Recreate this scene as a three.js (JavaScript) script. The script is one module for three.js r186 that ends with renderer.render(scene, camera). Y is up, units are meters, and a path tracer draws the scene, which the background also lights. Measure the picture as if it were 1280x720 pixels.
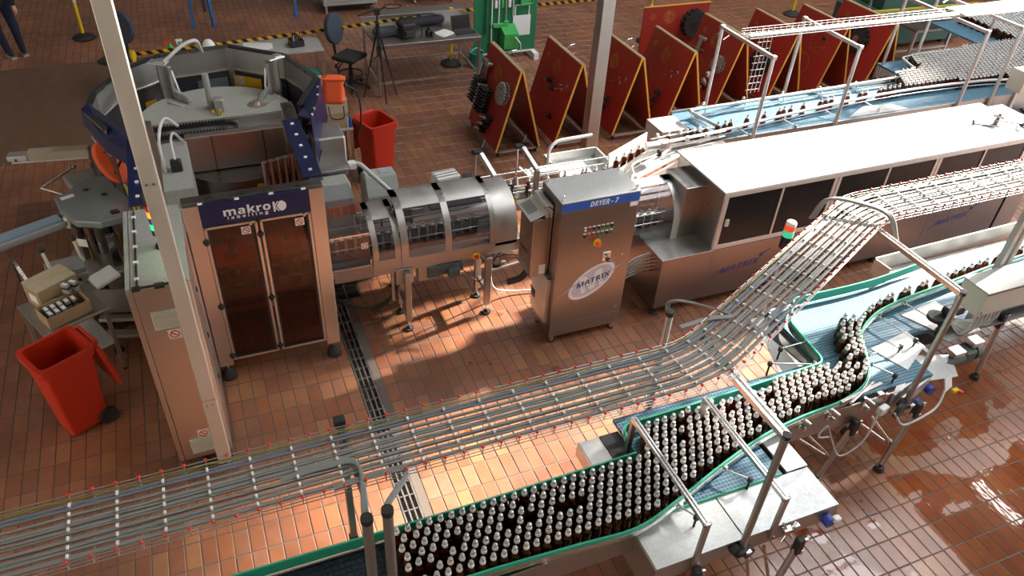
import * as THREE from 'three';
import { mergeGeometries, toCreasedNormals } from 'three/addons/utils/BufferGeometryUtils.js';
import { RoundedBoxGeometry } from 'three/addons/geometries/RoundedBoxGeometry.js';
import { TextGeometry } from 'three/addons/geometries/TextGeometry.js';
import { FontLoader } from 'three/addons/loaders/FontLoader.js';
import { RectAreaLightUniformsLib } from 'three/addons/lights/RectAreaLightUniformsLib.js';
import { ImprovedNoise } from 'three/addons/math/ImprovedNoise.js';
import { MarchingCubes } from 'three/addons/objects/MarchingCubes.js';

// ---------- camera, sky, sun, exposure ----------
const scene = new THREE.Scene();
const camera = new THREE.PerspectiveCamera(40.72, 1280 / 720, 0.05, 200);
camera.position.set(0, 5.7, 0);
camera.rotation.set(-0.66199279, -0.42567614, 0.06515108, 'YXZ');
scene.add(camera);
scene.background = new THREE.Color().setRGB(7.6, 7.8, 8.0);
scene.environment = null;
const sun = new THREE.DirectionalLight(new THREE.Color().setRGB(1.0, 0.91, 0.80), 36);
const SUN_EL = 28.5 * Math.PI / 180, SUN_AZ = 13 * Math.PI / 180;
sun.position.set(60 * Math.cos(SUN_EL) * Math.cos(SUN_AZ) + 4, 60 * Math.sin(SUN_EL), -60 * Math.cos(SUN_EL) * Math.sin(SUN_AZ) - 6);
sun.target.position.set(4, 0, -6);
sun.castShadow = true; sun.shadow.radius = 4.5;
sun.shadow.mapSize.set(4096, 4096);
Object.assign(sun.shadow.camera, { left: -16, right: 16, top: 16, bottom: -16, near: 1, far: 120 });
scene.add(sun, sun.target);
const renderer = new THREE.WebGLRenderer({ antialias: true });
renderer.toneMapping = THREE.LinearToneMapping;
renderer.toneMappingExposure = 0.9;
renderer.shadowMap.enabled = true;
RectAreaLightUniformsLib.init();

// ---------- helpers ----------
let seed = 20240611;
const rnd = () => { seed = (seed * 1664525 + 1013904223) >>> 0; return seed / 4294967296; };
const rr = (a, b) => a + (b - a) * rnd();
const V = (x, y, z) => new THREE.Vector3(x, y, z);
const PI = Math.PI;
const perlin = new ImprovedNoise();
const fbm = (x, y, z = 0, o = 4) => { let s = 0, a = 0.5; for (let i = 0; i < o; i++) { s += a * perlin.noise(x, y, z + i * 7.3); x *= 2; y *= 2; a *= 0.5; } return s; };
function prep(g) {
  if (g.index) g = g.toNonIndexed();
  for (const k of Object.keys(g.attributes)) if (!['position', 'normal', 'uv'].includes(k)) g.deleteAttribute(k);
  g.clearGroups(); g.morphAttributes = {};
  return g;
}
function boxUV(g) {
  const p = g.attributes.position, n = g.attributes.normal, uv = new Float32Array(p.count * 2);
  for (let i = 0; i < p.count; i += 3) {
    let ax = 0, ay = 0, az = 0;
    for (let k = 0; k < 3; k++) { ax += Math.abs(n.getX(i + k)); ay += Math.abs(n.getY(i + k)); az += Math.abs(n.getZ(i + k)); }
    for (let k = 0; k < 3; k++) {
      const j = i + k, x = p.getX(j), y = p.getY(j), z = p.getZ(j);
      if (ay >= ax && ay >= az) { uv[2 * j] = x; uv[2 * j + 1] = z; } else if (ax >= az) { uv[2 * j] = z; uv[2 * j + 1] = y; } else { uv[2 * j] = x; uv[2 * j + 1] = y; }
    }
  }
  g.setAttribute('uv', new THREE.BufferAttribute(uv, 2));
  return g;
}
const xf = (g, x, y, z, ry = 0, rx = 0, rz = 0) => { if (rx || ry || rz) g.applyMatrix4(new THREE.Matrix4().makeRotationFromEuler(new THREE.Euler(rx, ry, rz, 'YXZ'))); g.translate(x, y, z); return g; };
const box = (w, h, d, x = 0, y = 0, z = 0, ry = 0, rx = 0, rz = 0) => xf(prep(new THREE.BoxGeometry(w, h, d)), x, y, z, ry, rx, rz);
const rbox = (w, h, d, x = 0, y = 0, z = 0, r = 0.006, ry = 0, rx = 0, rz = 0) => xf(prep(new RoundedBoxGeometry(w, h, d, 2, Math.min(r, w / 2.01, h / 2.01, d / 2.01))), x, y, z, ry, rx, rz);
// box given by its limits
const lim = (x0, x1, y0, y1, z0, z1, r = 0) => r ? rbox(x1 - x0, y1 - y0, z1 - z0, (x0 + x1) / 2, (y0 + y1) / 2, (z0 + z1) / 2, r) : box(x1 - x0, y1 - y0, z1 - z0, (x0 + x1) / 2, (y0 + y1) / 2, (z0 + z1) / 2);
function cyl(r, h, x = 0, y = 0, z = 0, axis = 'y', seg = 18, r2 = r) {
  const g = prep(new THREE.CylinderGeometry(r2, r, h, seg));
  if (axis === 'x') g.rotateZ(-PI / 2); else if (axis === 'z') g.rotateX(PI / 2);
  return g.translate(x, y, z);
}
const sph = (r, x, y, z, sx = 1, sy = 1, sz = 1, a = 18, b = 12) => prep(new THREE.SphereGeometry(r, a, b)).scale(sx, sy, sz).translate(x, y, z);
const lathe = (pts, seg = 20, x = 0, y = 0, z = 0) => prep(new THREE.LatheGeometry(pts.map(([a, b]) => new THREE.Vector2(a, b)), seg)).translate(x, y, z);
function rod(a, b, r, seg = 10) {
  const d = b.clone().sub(a), g = prep(new THREE.CylinderGeometry(r, r, d.length(), seg));
  g.applyQuaternion(new THREE.Quaternion().setFromUnitVectors(V(0, 1, 0), d.normalize()));
  return g.translate((a.x + b.x) / 2, (a.y + b.y) / 2, (a.z + b.z) / 2);
}
function bar(a, b, w, h = w, r = 0.003) {  // rectangular bar from a to b: w sideways, h upwards
  const d = b.clone().sub(a), L = d.length(), z = d.clone().normalize();
  let x = V(0, 1, 0).cross(z); if (x.length() < 1e-4) x = V(1, 0, 0); x.normalize();
  const y = z.clone().cross(x), g = r ? prep(new RoundedBoxGeometry(w, h, L, 1, Math.min(r, w / 2.1, h / 2.1))) : prep(new THREE.BoxGeometry(w, h, L));
  g.applyMatrix4(new THREE.Matrix4().makeBasis(x, y, z));
  return g.translate((a.x + b.x) / 2, (a.y + b.y) / 2, (a.z + b.z) / 2);
}
function rounded(pts, R = 0.05, n = 5) {  // polyline with rounded corners
  const out = [pts[0].clone()];
  for (let i = 1; i < pts.length - 1; i++) {
    const p = pts[i], a = pts[i - 1].clone().sub(p), b = pts[i + 1].clone().sub(p), m = Math.min(R, a.length() * 0.48, b.length() * 0.48);
    const s = p.clone().add(a.normalize().multiplyScalar(m)), e = p.clone().add(b.normalize().multiplyScalar(m));
    for (let k = 0; k <= n; k++) { const t = k / n; out.push(s.clone().multiplyScalar((1 - t) * (1 - t)).add(p.clone().multiplyScalar(2 * t * (1 - t))).add(e.clone().multiplyScalar(t * t))); }
  }
  out.push(pts[pts.length - 1].clone());
  return out;
}
function tubePts(pts, r, seg = 8, caps = true) {  // round tube through points, parallel transport
  const n = pts.length, pos = [], nor = [], idx = [], T = [];
  for (let i = 0; i < n; i++) T.push(pts[Math.min(i + 1, n - 1)].clone().sub(pts[Math.max(i - 1, 0)]).normalize());
  let u = Math.abs(T[0].y) < 0.9 ? V(0, 1, 0) : V(1, 0, 0); u = u.sub(T[0].clone().multiplyScalar(u.dot(T[0]))).normalize();
  for (let i = 0; i < n; i++) {
    u.sub(T[i].clone().multiplyScalar(u.dot(T[i]))).normalize();
    const w = T[i].clone().cross(u);
    for (let k = 0; k < seg; k++) { const a = 2 * PI * k / seg, d = u.clone().multiplyScalar(Math.cos(a)).add(w.clone().multiplyScalar(Math.sin(a))); nor.push(d.x, d.y, d.z); pos.push(pts[i].x + d.x * r, pts[i].y + d.y * r, pts[i].z + d.z * r); }
  }
  for (let i = 0; i < n - 1; i++) for (let k = 0; k < seg; k++) { const a = i * seg + k, b = i * seg + (k + 1) % seg, c = a + seg, e = b + seg; idx.push(a, b, c, b, e, c); }
  if (caps) for (const [i, f] of [[0, 1], [n - 1, 0]]) { const o = pos.length / 3, t = T[i].clone().multiplyScalar(f ? -1 : 1); for (let k = 0; k < seg; k++) { const s = (i * seg + k) * 3; pos.push(pos[s], pos[s + 1], pos[s + 2]); nor.push(t.x, t.y, t.z); } for (let k = 1; k < seg - 1; k++) f ? idx.push(o, o + k + 1, o + k) : idx.push(o, o + k, o + k + 1); }
  const g = new THREE.BufferGeometry();
  g.setAttribute('position', new THREE.Float32BufferAttribute(pos, 3)); g.setAttribute('normal', new THREE.Float32BufferAttribute(nor, 3));
  g.setAttribute('uv', new THREE.Float32BufferAttribute(new Float32Array(pos.length / 3 * 2), 2)); g.setIndex(idx);
  return prep(g);
}
const pipe = (pts, r, R = 0.06, seg = 8) => tubePts(rounded(pts, R), r, seg);
const cable = (pts, r, n = 24, seg = 6) => tubePts(new THREE.CatmullRomCurve3(pts, false, 'centripetal').getPoints(n), r, seg);
// an upright profile swept along a path in plan: half width w, from y0 to y1 above the path
function strip(pts, w, y0, y1) {
  const n = pts.length, pos = [], idx = [], S = [];
  for (let i = 0; i < n; i++) { const t = pts[Math.min(i + 1, n - 1)].clone().sub(pts[Math.max(i - 1, 0)]); t.y = 0; t.normalize(); S.push(V(-t.z, 0, t.x)); }
  const P = (i, s, y) => [pts[i].x + S[i].x * s, pts[i].y + y, pts[i].z + S[i].z * s];
  const ring = [[-w, y0], [w, y0], [w, y1], [-w, y1]];
  for (let e = 0; e < 4; e++) { const a = ring[e], b = ring[(e + 1) % 4], o = pos.length / 3; for (let i = 0; i < n; i++) pos.push(...P(i, ...a), ...P(i, ...b)); for (let i = 0; i < n - 1; i++) { const k = o + 2 * i; idx.push(k, k + 1, k + 2, k + 1, k + 3, k + 2); } }
  for (const i of [0, n - 1]) { const o = pos.length / 3; for (const c of ring) pos.push(...P(i, ...c)); i ? idx.push(o, o + 1, o + 2, o, o + 2, o + 3) : idx.push(o, o + 2, o + 1, o, o + 3, o + 2); }
  const g = new THREE.BufferGeometry(); g.setAttribute('position', new THREE.Float32BufferAttribute(pos, 3)); g.setIndex(idx); g.computeVertexNormals();
  g.setAttribute('uv', new THREE.Float32BufferAttribute(new Float32Array(pos.length / 3 * 2), 2));
  return toCreasedNormals(prep(g), 0.6);
}
function extrude(pts, depth, bevel = 0, holes = []) {  // outline in x,y, extruded along +z
  const s = new THREE.Shape(pts.map(([a, b]) => new THREE.Vector2(a, b)));
  for (const h of holes) s.holes.push(new THREE.Path(h.map(([a, b]) => new THREE.Vector2(a, b))));
  return prep(new THREE.ExtrudeGeometry(s, { depth, bevelEnabled: bevel > 0, bevelSize: bevel, bevelThickness: bevel, bevelSegments: 2, curveSegments: 12 }));
}
const circlePts = (r, n = 24, a0 = 0, a1 = 2 * PI, sx = 1, sy = 1) => Array.from({ length: n }, (_, i) => { const a = a0 + (a1 - a0) * i / n; return [r * sx * Math.cos(a), r * sy * Math.sin(a)]; });
const OFF = new WeakMap(), used = {};
const numbered = (n) => { used[n] = (used[n] ?? -1) + 1; return used[n] ? n + '_' + String(used[n]).padStart(3, '0') : n; };
function mesh(name, geoms, mat, parent, label) {
  const list = (Array.isArray(geoms) ? geoms : [geoms]), g = list.length > 1 ? mergeGeometries(list) : list[0];
  if (!g.userData.keepUV) boxUV(g);
  const off = OFF.get(parent); if (off) g.translate(-off.x, -off.y, -off.z);
  const m = new THREE.Mesh(g, mat); m.name = name; m.castShadow = m.receiveShadow = true;
  if (off) OFF.set(m, off);
  if (label) m.userData.label = label;
  parent.add(m);
  return m;
}
// a Group at the thing's base; geometry of its parts is given in world metres
function thing(name, label, category, p = [0, 0, 0], group) {
  const o = new THREE.Group(); o.name = numbered(name); o.position.set(...p); o.userData = { label, category };
  if (group) o.userData.group = group;
  OFF.set(o, V(...p)); scene.add(o);
  return o;
}
// a Group whose parts are given in its own frame, then placed and turned
function local(name, label, category, p = [0, 0, 0], turn = 0, group) {
  const o = thing(name, label, category, p, group); OFF.delete(o); o.rotation.y = turn; return o;
}
function dup(src, p, turn, label, group) {
  const c = src.clone(); c.name = numbered(src.name.replace(/_\d{3}$/, '')); c.position.set(...p); c.rotation.y = turn;
  c.userData = { ...src.userData }; if (label) c.userData.label = label; if (group) c.userData.group = group;
  scene.add(c); return c;
}
function struct(name, geoms, mat, label) {
  const m = mesh(name, geoms, mat, scene, label); m.userData.kind = 'structure'; return m;
}
const font = await new FontLoader().loadAsync('fonts/droid/droid_sans_bold.typeface.json');
function text(str, size, depth = 0.002, skew = 0, sx = 1) {
  const g = prep(new TextGeometry(str, { font, size, depth, curveSegments: 5, bevelEnabled: false })); g.computeBoundingBox();
  const b = g.boundingBox; g.translate(-(b.min.x + b.max.x) / 2, -(b.min.y + b.max.y) / 2, 0); g.scale(sx, 1, 1);
  if (skew) g.applyMatrix4(new THREE.Matrix4().makeShear(0, 0, skew, 0, 0, 0));
  return g;
}

// ---------- procedural textures and materials ----------
function tex(n, fn, srgb, rx = 1, ry = rx) {
  const d = new Uint8Array(n * n * 4);
  for (let j = 0; j < n; j++) for (let i = 0; i < n; i++) { const c = fn(i / n, j / n), o = (j * n + i) * 4; d[o] = Math.max(0, Math.min(255, c[0] * 255)); d[o + 1] = Math.max(0, Math.min(255, c[1] * 255)); d[o + 2] = Math.max(0, Math.min(255, c[2] * 255)); d[o + 3] = 255; }
  const t = new THREE.DataTexture(d, n, n); t.wrapS = t.wrapT = THREE.RepeatWrapping; t.magFilter = THREE.LinearFilter; t.minFilter = THREE.LinearMipmapLinearFilter; t.generateMipmaps = true;
  if (srgb) t.colorSpace = THREE.SRGBColorSpace; t.repeat.set(rx, ry); t.needsUpdate = true; return t;
}
// periodic noise from a torus of perlin samples
const per = (u, v, f, s = 0) => { const a = 2 * PI * u, b = 2 * PI * v; return 0.5 * (perlin.noise(Math.cos(a) * f + s, Math.sin(a) * f + 3.1, Math.cos(b) * f * 0.9) + perlin.noise(Math.sin(b) * f + 9.7 + s, Math.cos(b) * f, Math.sin(a) * f)); };
const grey = (v) => [v, v, v];
const T = {
  brushed: tex(256, (u, v) => grey(0.64 + 0.12 * per(u, v * 1, 1.2, 2) + 0.03 * (((Math.sin(v * 731.3) * 43758.5) % 1))), false, 1.3),
  smear: tex(256, (u, v) => grey(0.6 + 0.25 * per(u, v, 1.6, 5) + 0.12 * per(u, v, 4, 8)), false, 0.9),
  spangle: tex(256, (u, v) => { const n = per(u, v, 5, 1), m = per(u, v, 11, 4); return grey(0.90 + 0.07 * n + 0.05 * Math.round(m * 3) / 3); }, true, 2.2),
  spangleR: tex(256, (u, v) => grey(0.62 + 0.22 * per(u, v, 6, 1) + 0.12 * per(u, v, 13, 4)), false, 1.1),
  grain: tex(256, (u, v) => grey(0.86 + 0.20 * per(u, v, 7, 3) + 0.10 * per(u, v, 17, 6)), true, 4.3),
  fine: tex(128, (u, v) => grey(0.5 + 0.7 * per(u, v, 9, 3)), false, 9),
  card: tex(128, (u, v) => { const k = 0.92 + 0.1 * per(u, v, 8, 3) + 0.03 * Math.sin(u * 2 * PI * 24); return [k, k, k]; }, true, 2.5),
};
const C = (r, g, b) => new THREE.Color().setRGB(r, g, b);
const std = (c, rough = 0.6, o = {}) => new THREE.MeshStandardMaterial({ color: c instanceof THREE.Color ? c : new THREE.Color(c), roughness: rough, ...o });
const phy = (c, rough = 0.6, o = {}) => new THREE.MeshPhysicalMaterial({ color: c instanceof THREE.Color ? c : new THREE.Color(c), roughness: rough, ...o });
const M = {
  satin: std(C(0.72, 0.66, 0.60), 0.52, { metalness: 1, roughnessMap: T.brushed }),
  postSteel: std(C(0.66, 0.60, 0.52), 0.8, { metalness: 0.55, roughnessMap: T.smear }),
  brushedDark: std(C(0.25, 0.225, 0.225), 0.5, { metalness: 1, roughnessMap: T.brushed }),
  brushed: std(C(0.34, 0.315, 0.30), 0.48, { metalness: 1, roughnessMap: T.brushed }),
  steel: std(C(0.48, 0.455, 0.43), 0.66, { metalness: 1, roughnessMap: T.brushed }),
  steelDull: std(C(0.50, 0.485, 0.465), 0.8, { metalness: 1, roughnessMap: T.smear }),
  steelBright: std(C(0.72, 0.71, 0.69), 0.4, { metalness: 1, roughnessMap: T.brushed }),
  steelDark: std(C(0.26, 0.25, 0.24), 0.55, { metalness: 1, roughnessMap: T.smear }),
  galv: std(C(0.70, 0.71, 0.70), 0.75, { metalness: 0.5, map: T.spangle, roughnessMap: T.spangleR }),
  sheet: std(C(0.80, 0.81, 0.81), 0.55, { metalness: 0.25, map: T.spangle, roughnessMap: T.spangleR }),
  chrome: std(C(0.75, 0.75, 0.74), 0.18, { metalness: 1 }),
  alu: std(C(0.62, 0.63, 0.64), 0.45, { metalness: 0.85 }),
  greyPaint: std(C(0.36, 0.37, 0.34), 0.5, { map: T.grain }),
  palePaint: std(C(0.50, 0.51, 0.47), 0.45, { map: T.grain }),
  beigeBox: std(C(0.52, 0.50, 0.43), 0.45),
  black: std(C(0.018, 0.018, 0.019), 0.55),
  blackGloss: std(C(0.012, 0.012, 0.013), 0.25),
  rubber: std(C(0.03, 0.031, 0.033), 0.7, { map: T.grain }),
  white: std(C(0.78, 0.78, 0.76), 0.5),
  paper: std(C(0.82, 0.83, 0.85), 0.8),
  redPlastic: std(C(0.74, 0.04, 0.012), 0.42, { map: T.grain }),
  redDark: std(C(0.30, 0.02, 0.015), 0.5),
  redBoard: std(C(0.42, 0.035, 0.02), 0.42, { map: T.grain }),
  redCap: std(C(0.65, 0.04, 0.02), 0.4),
  yellowEdge: std(C(0.62, 0.33, 0.05), 0.6),
  ply: std(C(0.42, 0.33, 0.20), 0.75, { map: T.card }),
  yellow: std(C(0.75, 0.50, 0.015), 0.45),
  orange: std(C(0.85, 0.12, 0.03), 0.4),
  blueEnamel: std(C(0.008, 0.013, 0.062), 0.38),
  blueSign: std(C(0.015, 0.10, 0.48), 0.45),
  bluePaint: std(C(0.03, 0.12, 0.30), 0.5),
  blueCap: std(C(0.03, 0.06, 0.35), 0.45),
  green: std(C(0.035, 0.42, 0.26), 0.5),
  greenBoard: std(C(0.015, 0.19, 0.085), 0.5),
  greenTool: std(C(0.06, 0.40, 0.10), 0.45),
  motor: std(C(0.085, 0.11, 0.11), 0.5, { map: T.grain }),
  cable: std(C(0.24, 0.245, 0.23), 0.55),
  cableDark: std(C(0.17, 0.18, 0.20), 0.55),
  cableBlack: std(C(0.02, 0.02, 0.02), 0.5),
  cableYG: std(C(0.26, 0.25, 0.05), 0.5),
  wire: std(C(0.58, 0.58, 0.56), 0.35, { metalness: 0.9 }),
  card: std(C(0.46, 0.33, 0.19), 0.85, { map: T.card }),
  cardPale: std(C(0.56, 0.47, 0.33), 0.85, { map: T.card }),
  tableCream: std(C(0.55, 0.56, 0.50), 0.5, { map: T.grain }),
  clear: phy(C(0.86, 0.87, 0.90), 0.06, { transmission: 1, thickness: 0, ior: 1.49 }),
  brownTint: phy(C(0.48, 0.30, 0.22), 0.05, { transmission: 1, thickness: 0, ior: 1.49 }),
  darkGlass: phy(C(0.012, 0.013, 0.015), 0.2, { specularIntensity: 0.35 }),
  denim: std(C(0.012, 0.016, 0.04), 0.9),
  darkJacket: std(C(0.012, 0.013, 0.018), 0.9),
  skin: std(C(0.50, 0.27, 0.18), 0.6),
  seatBlue: std(C(0.055, 0.07, 0.10), 0.75, { map: T.grain }),
  hose: std(C(0.55, 0.56, 0.55), 0.4),
};
M.beltTeal = (() => {  // modular plastic belt: moulded links with open slots between them
  const t = tex(256, (u, v) => { const a = (u * 8) % 1, b = (v * 8) % 1, slot = (b < 0.16) || (a < 0.10), k = 0.9 + 0.25 * per(u, v, 3, 2); return slot ? [0.55 * k, 0.69 * k, 0.75 * k] : [0.22 * k, 0.42 * k, 0.52 * k]; }, true, 4, 4);
  const b = tex(256, (u, v) => { const a = (u * 8) % 1, c = (v * 8) % 1; return grey((c < 0.16) || (a < 0.10) ? 0.9 : 0.4); }, false, 4, 4);
  return std(C(0.9, 0.92, 0.95), 0.42, { map: t, bumpMap: b, bumpScale: 0.002 });
})();
M.beltDark = (() => {
  const t = tex(256, (u, v) => { const a = (u * 8) % 1, b = (v * 8) % 1, slot = (b < 0.14) || (a < 0.08), k = 0.9 + 0.3 * per(u, v, 3, 2); return slot ? [0.05 * k, 0.06 * k, 0.08 * k] : [0.16 * k, 0.20 * k, 0.24 * k]; }, true, 3, 3);
  const b = tex(256, (u, v) => { const a = (u * 8) % 1, c = (v * 8) % 1; return grey((c < 0.14) || (a < 0.08) ? 0.2 : 0.7); }, false, 3, 3);
  return std(C(0.9, 0.92, 0.95), 0.25, { map: t, bumpMap: b, bumpScale: 0.003 });
})();
// ---------- the hall ----------
{
  const wallM = std(C(0.42, 0.40, 0.37), 0.85, { map: T.grain }), ceilM = std(C(0.55, 0.54, 0.52), 0.9, { map: T.grain });
  const X0 = -7, X1 = 22, Z0 = -27, Z1 = 6, H = 13.4, th = 0.4;
  const WZ0 = -12.6, WZ1 = 4.5, WY0 = 1.1, WY1 = 12.6;
  struct('wall_left', lim(X0 - th, X0, -0.2, H, Z0, Z1), wallM, 'pale plastered hall wall behind the labelling machine');
  struct('wall_back', lim(X0 - th, X1 + th, -0.2, H, Z0 - th, Z0), wallM, 'pale plastered far wall of the hall');
  struct('wall_front', lim(X0 - th, X1 + th, -0.2, H, Z1, Z1 + th), wallM, 'pale plastered near wall of the hall');
  struct('wall_right', [lim(X1, X1 + th, -0.2, WY0, Z0, Z1), lim(X1, X1 + th, 11.9, H, -8.2, -7.2), lim(X1, X1 + th, WY1, H, -9.7, -8.2), lim(X1, X1 + th, 11.75, H, -10.9, -9.7), lim(X1, X1 + th, 11.4, H, Z0, -10.9), lim(X1, X1 + th, 7.4, H, -7.2, Z1), lim(X1, X1 + th, WY0, 7.5, WZ0, -7.2), lim(X1, X1 + th, WY0, WY1, Z0, WZ0), lim(X1, X1 + th, WY0, WY1, WZ1, Z1)], wallM, 'unseen hall wall, its open window stepped to shape the sunlight');  // window head and sill stepped to keep the sun off chosen parts
  // ceiling strips open to the sky: middle one follows floor sheen, others added fill
  const sky = [[-18.4, -17.2], [-10.6, -4.6], [-2.6, 2.4]], SX0 = 7, SX1 = 17.6, cg = [lim(X0 - th, SX0, H, H + 0.4, Z0 - th, Z1 + th), lim(SX1, X1 + th, H, H + 0.4, Z0 - th, Z1 + th)];
  let zp = Z0 - th; for (const [a, b] of sky) { cg.push(lim(SX0, SX1, H, H + 0.4, zp, a)); zp = b; } cg.push(lim(SX0, SX1, H, H + 0.4, zp, Z1 + th));
  struct('ceiling', cg, ceilM, 'pale hall ceiling with open strips, partly added for fill light');
  sky.forEach(([a, b], i) => { const g = []; for (let x = SX0; x <= SX1 + 0.01; x += 2.05) g.push(lim(x - 0.03, x + 0.03, H, H + 0.1, a, b)); g.push(lim(SX0, SX1, H, H + 0.1, (a + b) / 2 - 0.03, (a + b) / 2 + 0.03)); struct('window_' + (i + 2), g, M.alu, 'metal bars across an unseen ceiling strip opened for daylight fill'); });
  const mull = [];
  for (let z = WZ0 + 2.85; z < WZ1 - 1; z += 2.85) mull.push(lim(X1 + 0.1, X1 + 0.2, z > -7.2 ? WY0 : 7.5, z > -7.2 ? 7.4 : WY1, z - 0.05, z + 0.05));
  mull.push(lim(X1 + 0.11, X1 + 0.19, 10.0, 10.1, WZ0, -7.2), lim(X1 + 0.11, X1 + 0.19, 4.2, 4.3, -7.2, WZ1));
  struct('window_1', mull, M.alu, 'metal glazing bars of the tall hall window');
  struct('trim_1', lim(X1 + th, 70, -0.3, -0.15, -50, 40), std(C(0.35, 0.34, 0.32), 0.9), 'unseen paved ground outside the hall, added to bounce light');  // ground plane added outside to bounce light into the hall
}
// ---------- tiled floor with a drain channel ----------
const DR = { x0: 0.93, x1: 1.10, z0: -7.06, z1: -2.4 }, GR = { x0: 0.90, x1: 1.30, z0: -7.50, z1: -7.06 };
{
  const slabM = std(C(0.16, 0.12, 0.095), 0.75, { map: T.grain });
  const y0 = -0.25, y1 = -0.004;
  const fl = struct('floor', [lim(-7.4, DR.x0, y0, y1, -27, 6), lim(GR.x1, 22.4, y0, y1, -27, 6), lim(DR.x0, GR.x1, y0, y1, -27, GR.z0), lim(DR.x0, DR.x1, y0, y1, DR.z1, 6), lim(DR.x1, GR.x1, y0, y1, GR.z1, 6), lim(DR.x0, GR.x1, y0, y0 + 0.1, GR.z0, DR.z1)], slabM, 'red brown quarry tile floor with dark joints');
  // water and lime film: where the tiles are wet they are darker and shiny
  const px = 0.25, W = 1024, X = [-3, 13], Z = [-13, 3];
  const poly = (P, x, z) => { let c = false; for (let i = 0, j = P.length - 1; i < P.length; j = i++) if ((P[i][1] > z) !== (P[j][1] > z) && x < (P[j][0] - P[i][0]) * (z - P[i][1]) / (P[j][1] - P[i][1]) + P[i][0]) c = !c; return c; };
  const wetP = [[[5.27, -2.86], [5.6, -2.86], [5.75, -2.72], [6.05, -2.6], [6.5, -2.62], [7.3, -2.9], [8.5, -2.5], [8.5, -1], [5.24, -1.0], [5.24, -1.9]], [[5.40, -3.1], [5.8, -2.98], [6.1, -3.08], [6.5, -2.95], [7.4, -3.2], [7.4, -3.9], [6, -3.8], [5.5, -3.5]], [[4.0, -2.3], [4.35, -2.35], [4.5, -2.05], [4.3, -1.7], [3.6, -1.5], [3.6, -2.2]]];
  const wet = (x, z) => { const n = 0.16 * fbm(x * 2.3, z * 2.3, 1.7), m = 0.12 * fbm(x * 3.1, z * 3.1, 8.2); for (const P of wetP) if (poly(P, x + (x > 5.36 || x < 5 ? n : 0), z + m)) return z < -2.35 && fbm(x * 1.7 + z * 2.2, z * 2.6, 4.4) > 0.14 ? 0 : 1; if (x > 3.4 && x < 5.3 && z > -3.6 && fbm(x * 2.1 + 3, z * 2.9, 11) > 0.26) return 1; return x > 1.1 && x < 3.2 && z < -4.4 && z > -7 && fbm(x * 2.4 + 3, z * 2.6, 21) > 0.33 ? 1 : 0; };
  const cd = new Uint8Array(W * W * 4), rd = new Uint8Array(W * W * 4);
  for (let j = 0; j < W; j++) for (let i = 0; i < W; i++) {
    const x = X[0] + (X[1] - X[0]) * (i + 0.5) / W, z = Z[0] + (Z[1] - Z[0]) * (j + 0.5) / W, o = (j * W + i) * 4, w = wet(x, z);
    const lime = Math.max(0, fbm(x * 1.1, z * 1.1, 30)) * 0.5 , st = 0.9 + 0.35 * fbm(x * 0.9, z * 0.9, 14) + 0.12 * fbm(x * 9, z * 9, 3);
    const k = w ? [0.90, 0.72, 0.52] : [0.95 + 0.04 * lime, 0.92 + 0.12 * lime, 0.90 + 0.26 * lime];
    cd[o] = Math.min(255, 225 * k[0] * st); cd[o + 1] = Math.min(255, 225 * k[1] * st); cd[o + 2] = Math.min(255, 225 * k[2] * st); cd[o + 3] = 255;
    const r = w ? 0.05 : (x > 3.4 && z > -4.4 ? 0.44 : 0.55) + 0.22 * fbm(x * 3, z * 3, 40) + 0.1 * fbm(x * 17, z * 17, 2); rd[o] = rd[o + 1] = rd[o + 2] = Math.max(0, Math.min(255, r * 255)); rd[o + 3] = 255;
  }
  const mk = (d, s) => { const t = new THREE.DataTexture(d, W, W); t.magFilter = THREE.LinearFilter; t.minFilter = THREE.LinearMipmapLinearFilter; t.generateMipmaps = true; t.wrapS = t.wrapT = THREE.MirroredRepeatWrapping; if (s) t.colorSpace = THREE.SRGBColorSpace; t.needsUpdate = true; return t; };
  const tileM = phy(C(1, 1, 1), 0.72, { ior: 1.7, map: mk(cd, true), roughnessMap: mk(rd, false), vertexColors: true, bumpMap: T.fine, bumpScale: 0.00025 });
  const pal = [[0.47, 0.19, 0.095], [0.44, 0.165, 0.08], [0.50, 0.22, 0.115], [0.42, 0.17, 0.09], [0.47, 0.21, 0.12], [0.50, 0.23, 0.10], [0.40, 0.155, 0.08], [0.48, 0.185, 0.085]];
  const PX = 0.125, PZ = 0.2495, J = 0.0045, OX = 1.304 % PX, OZ = -2.335;
  function tileGeo(cx, cz, col) {
    const hx = PX / 2 - J + rr(-0.0012, 0.0012), hz = PZ / 2 - J + rr(-0.0015, 0.0015), b = 0.0035, y = rr(-0.0008, 0.0008), tx = rr(-0.0012, 0.0012), tz = rr(-0.0012, 0.0012), P = [], N = [], U = [], K = [];
    const top = [[-1, -1], [-1, 1], [1, 1], [1, -1]].map(([a, c]) => [cx + a * (hx - b), y + a * tx + c * tz, cz + c * (hz - b)]), bot = [[-1, -1], [-1, 1], [1, 1], [1, -1]].map(([a, c]) => [cx + a * hx, -0.0045, cz + c * hz]);
    const quad = (a, c, d, e, n) => { for (const v of [a, c, d, a, d, e]) { P.push(...v); N.push(...n); U.push((v[0] - X[0]) / (X[1] - X[0]), (v[2] - Z[0]) / (Z[1] - Z[0])); K.push(...col); } };
    quad(top[0], top[1], top[2], top[3], [0, 1, 0]);
    const ns = [[-0.7, 0.7, 0], [0, 0.7, 0.7], [0.7, 0.7, 0], [0, 0.7, -0.7]];
    for (let k = 0; k < 4; k++) quad(bot[k], bot[(k + 1) % 4], top[(k + 1) % 4], top[k], ns[k]);
    return { P, N, U, K };
  }
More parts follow.
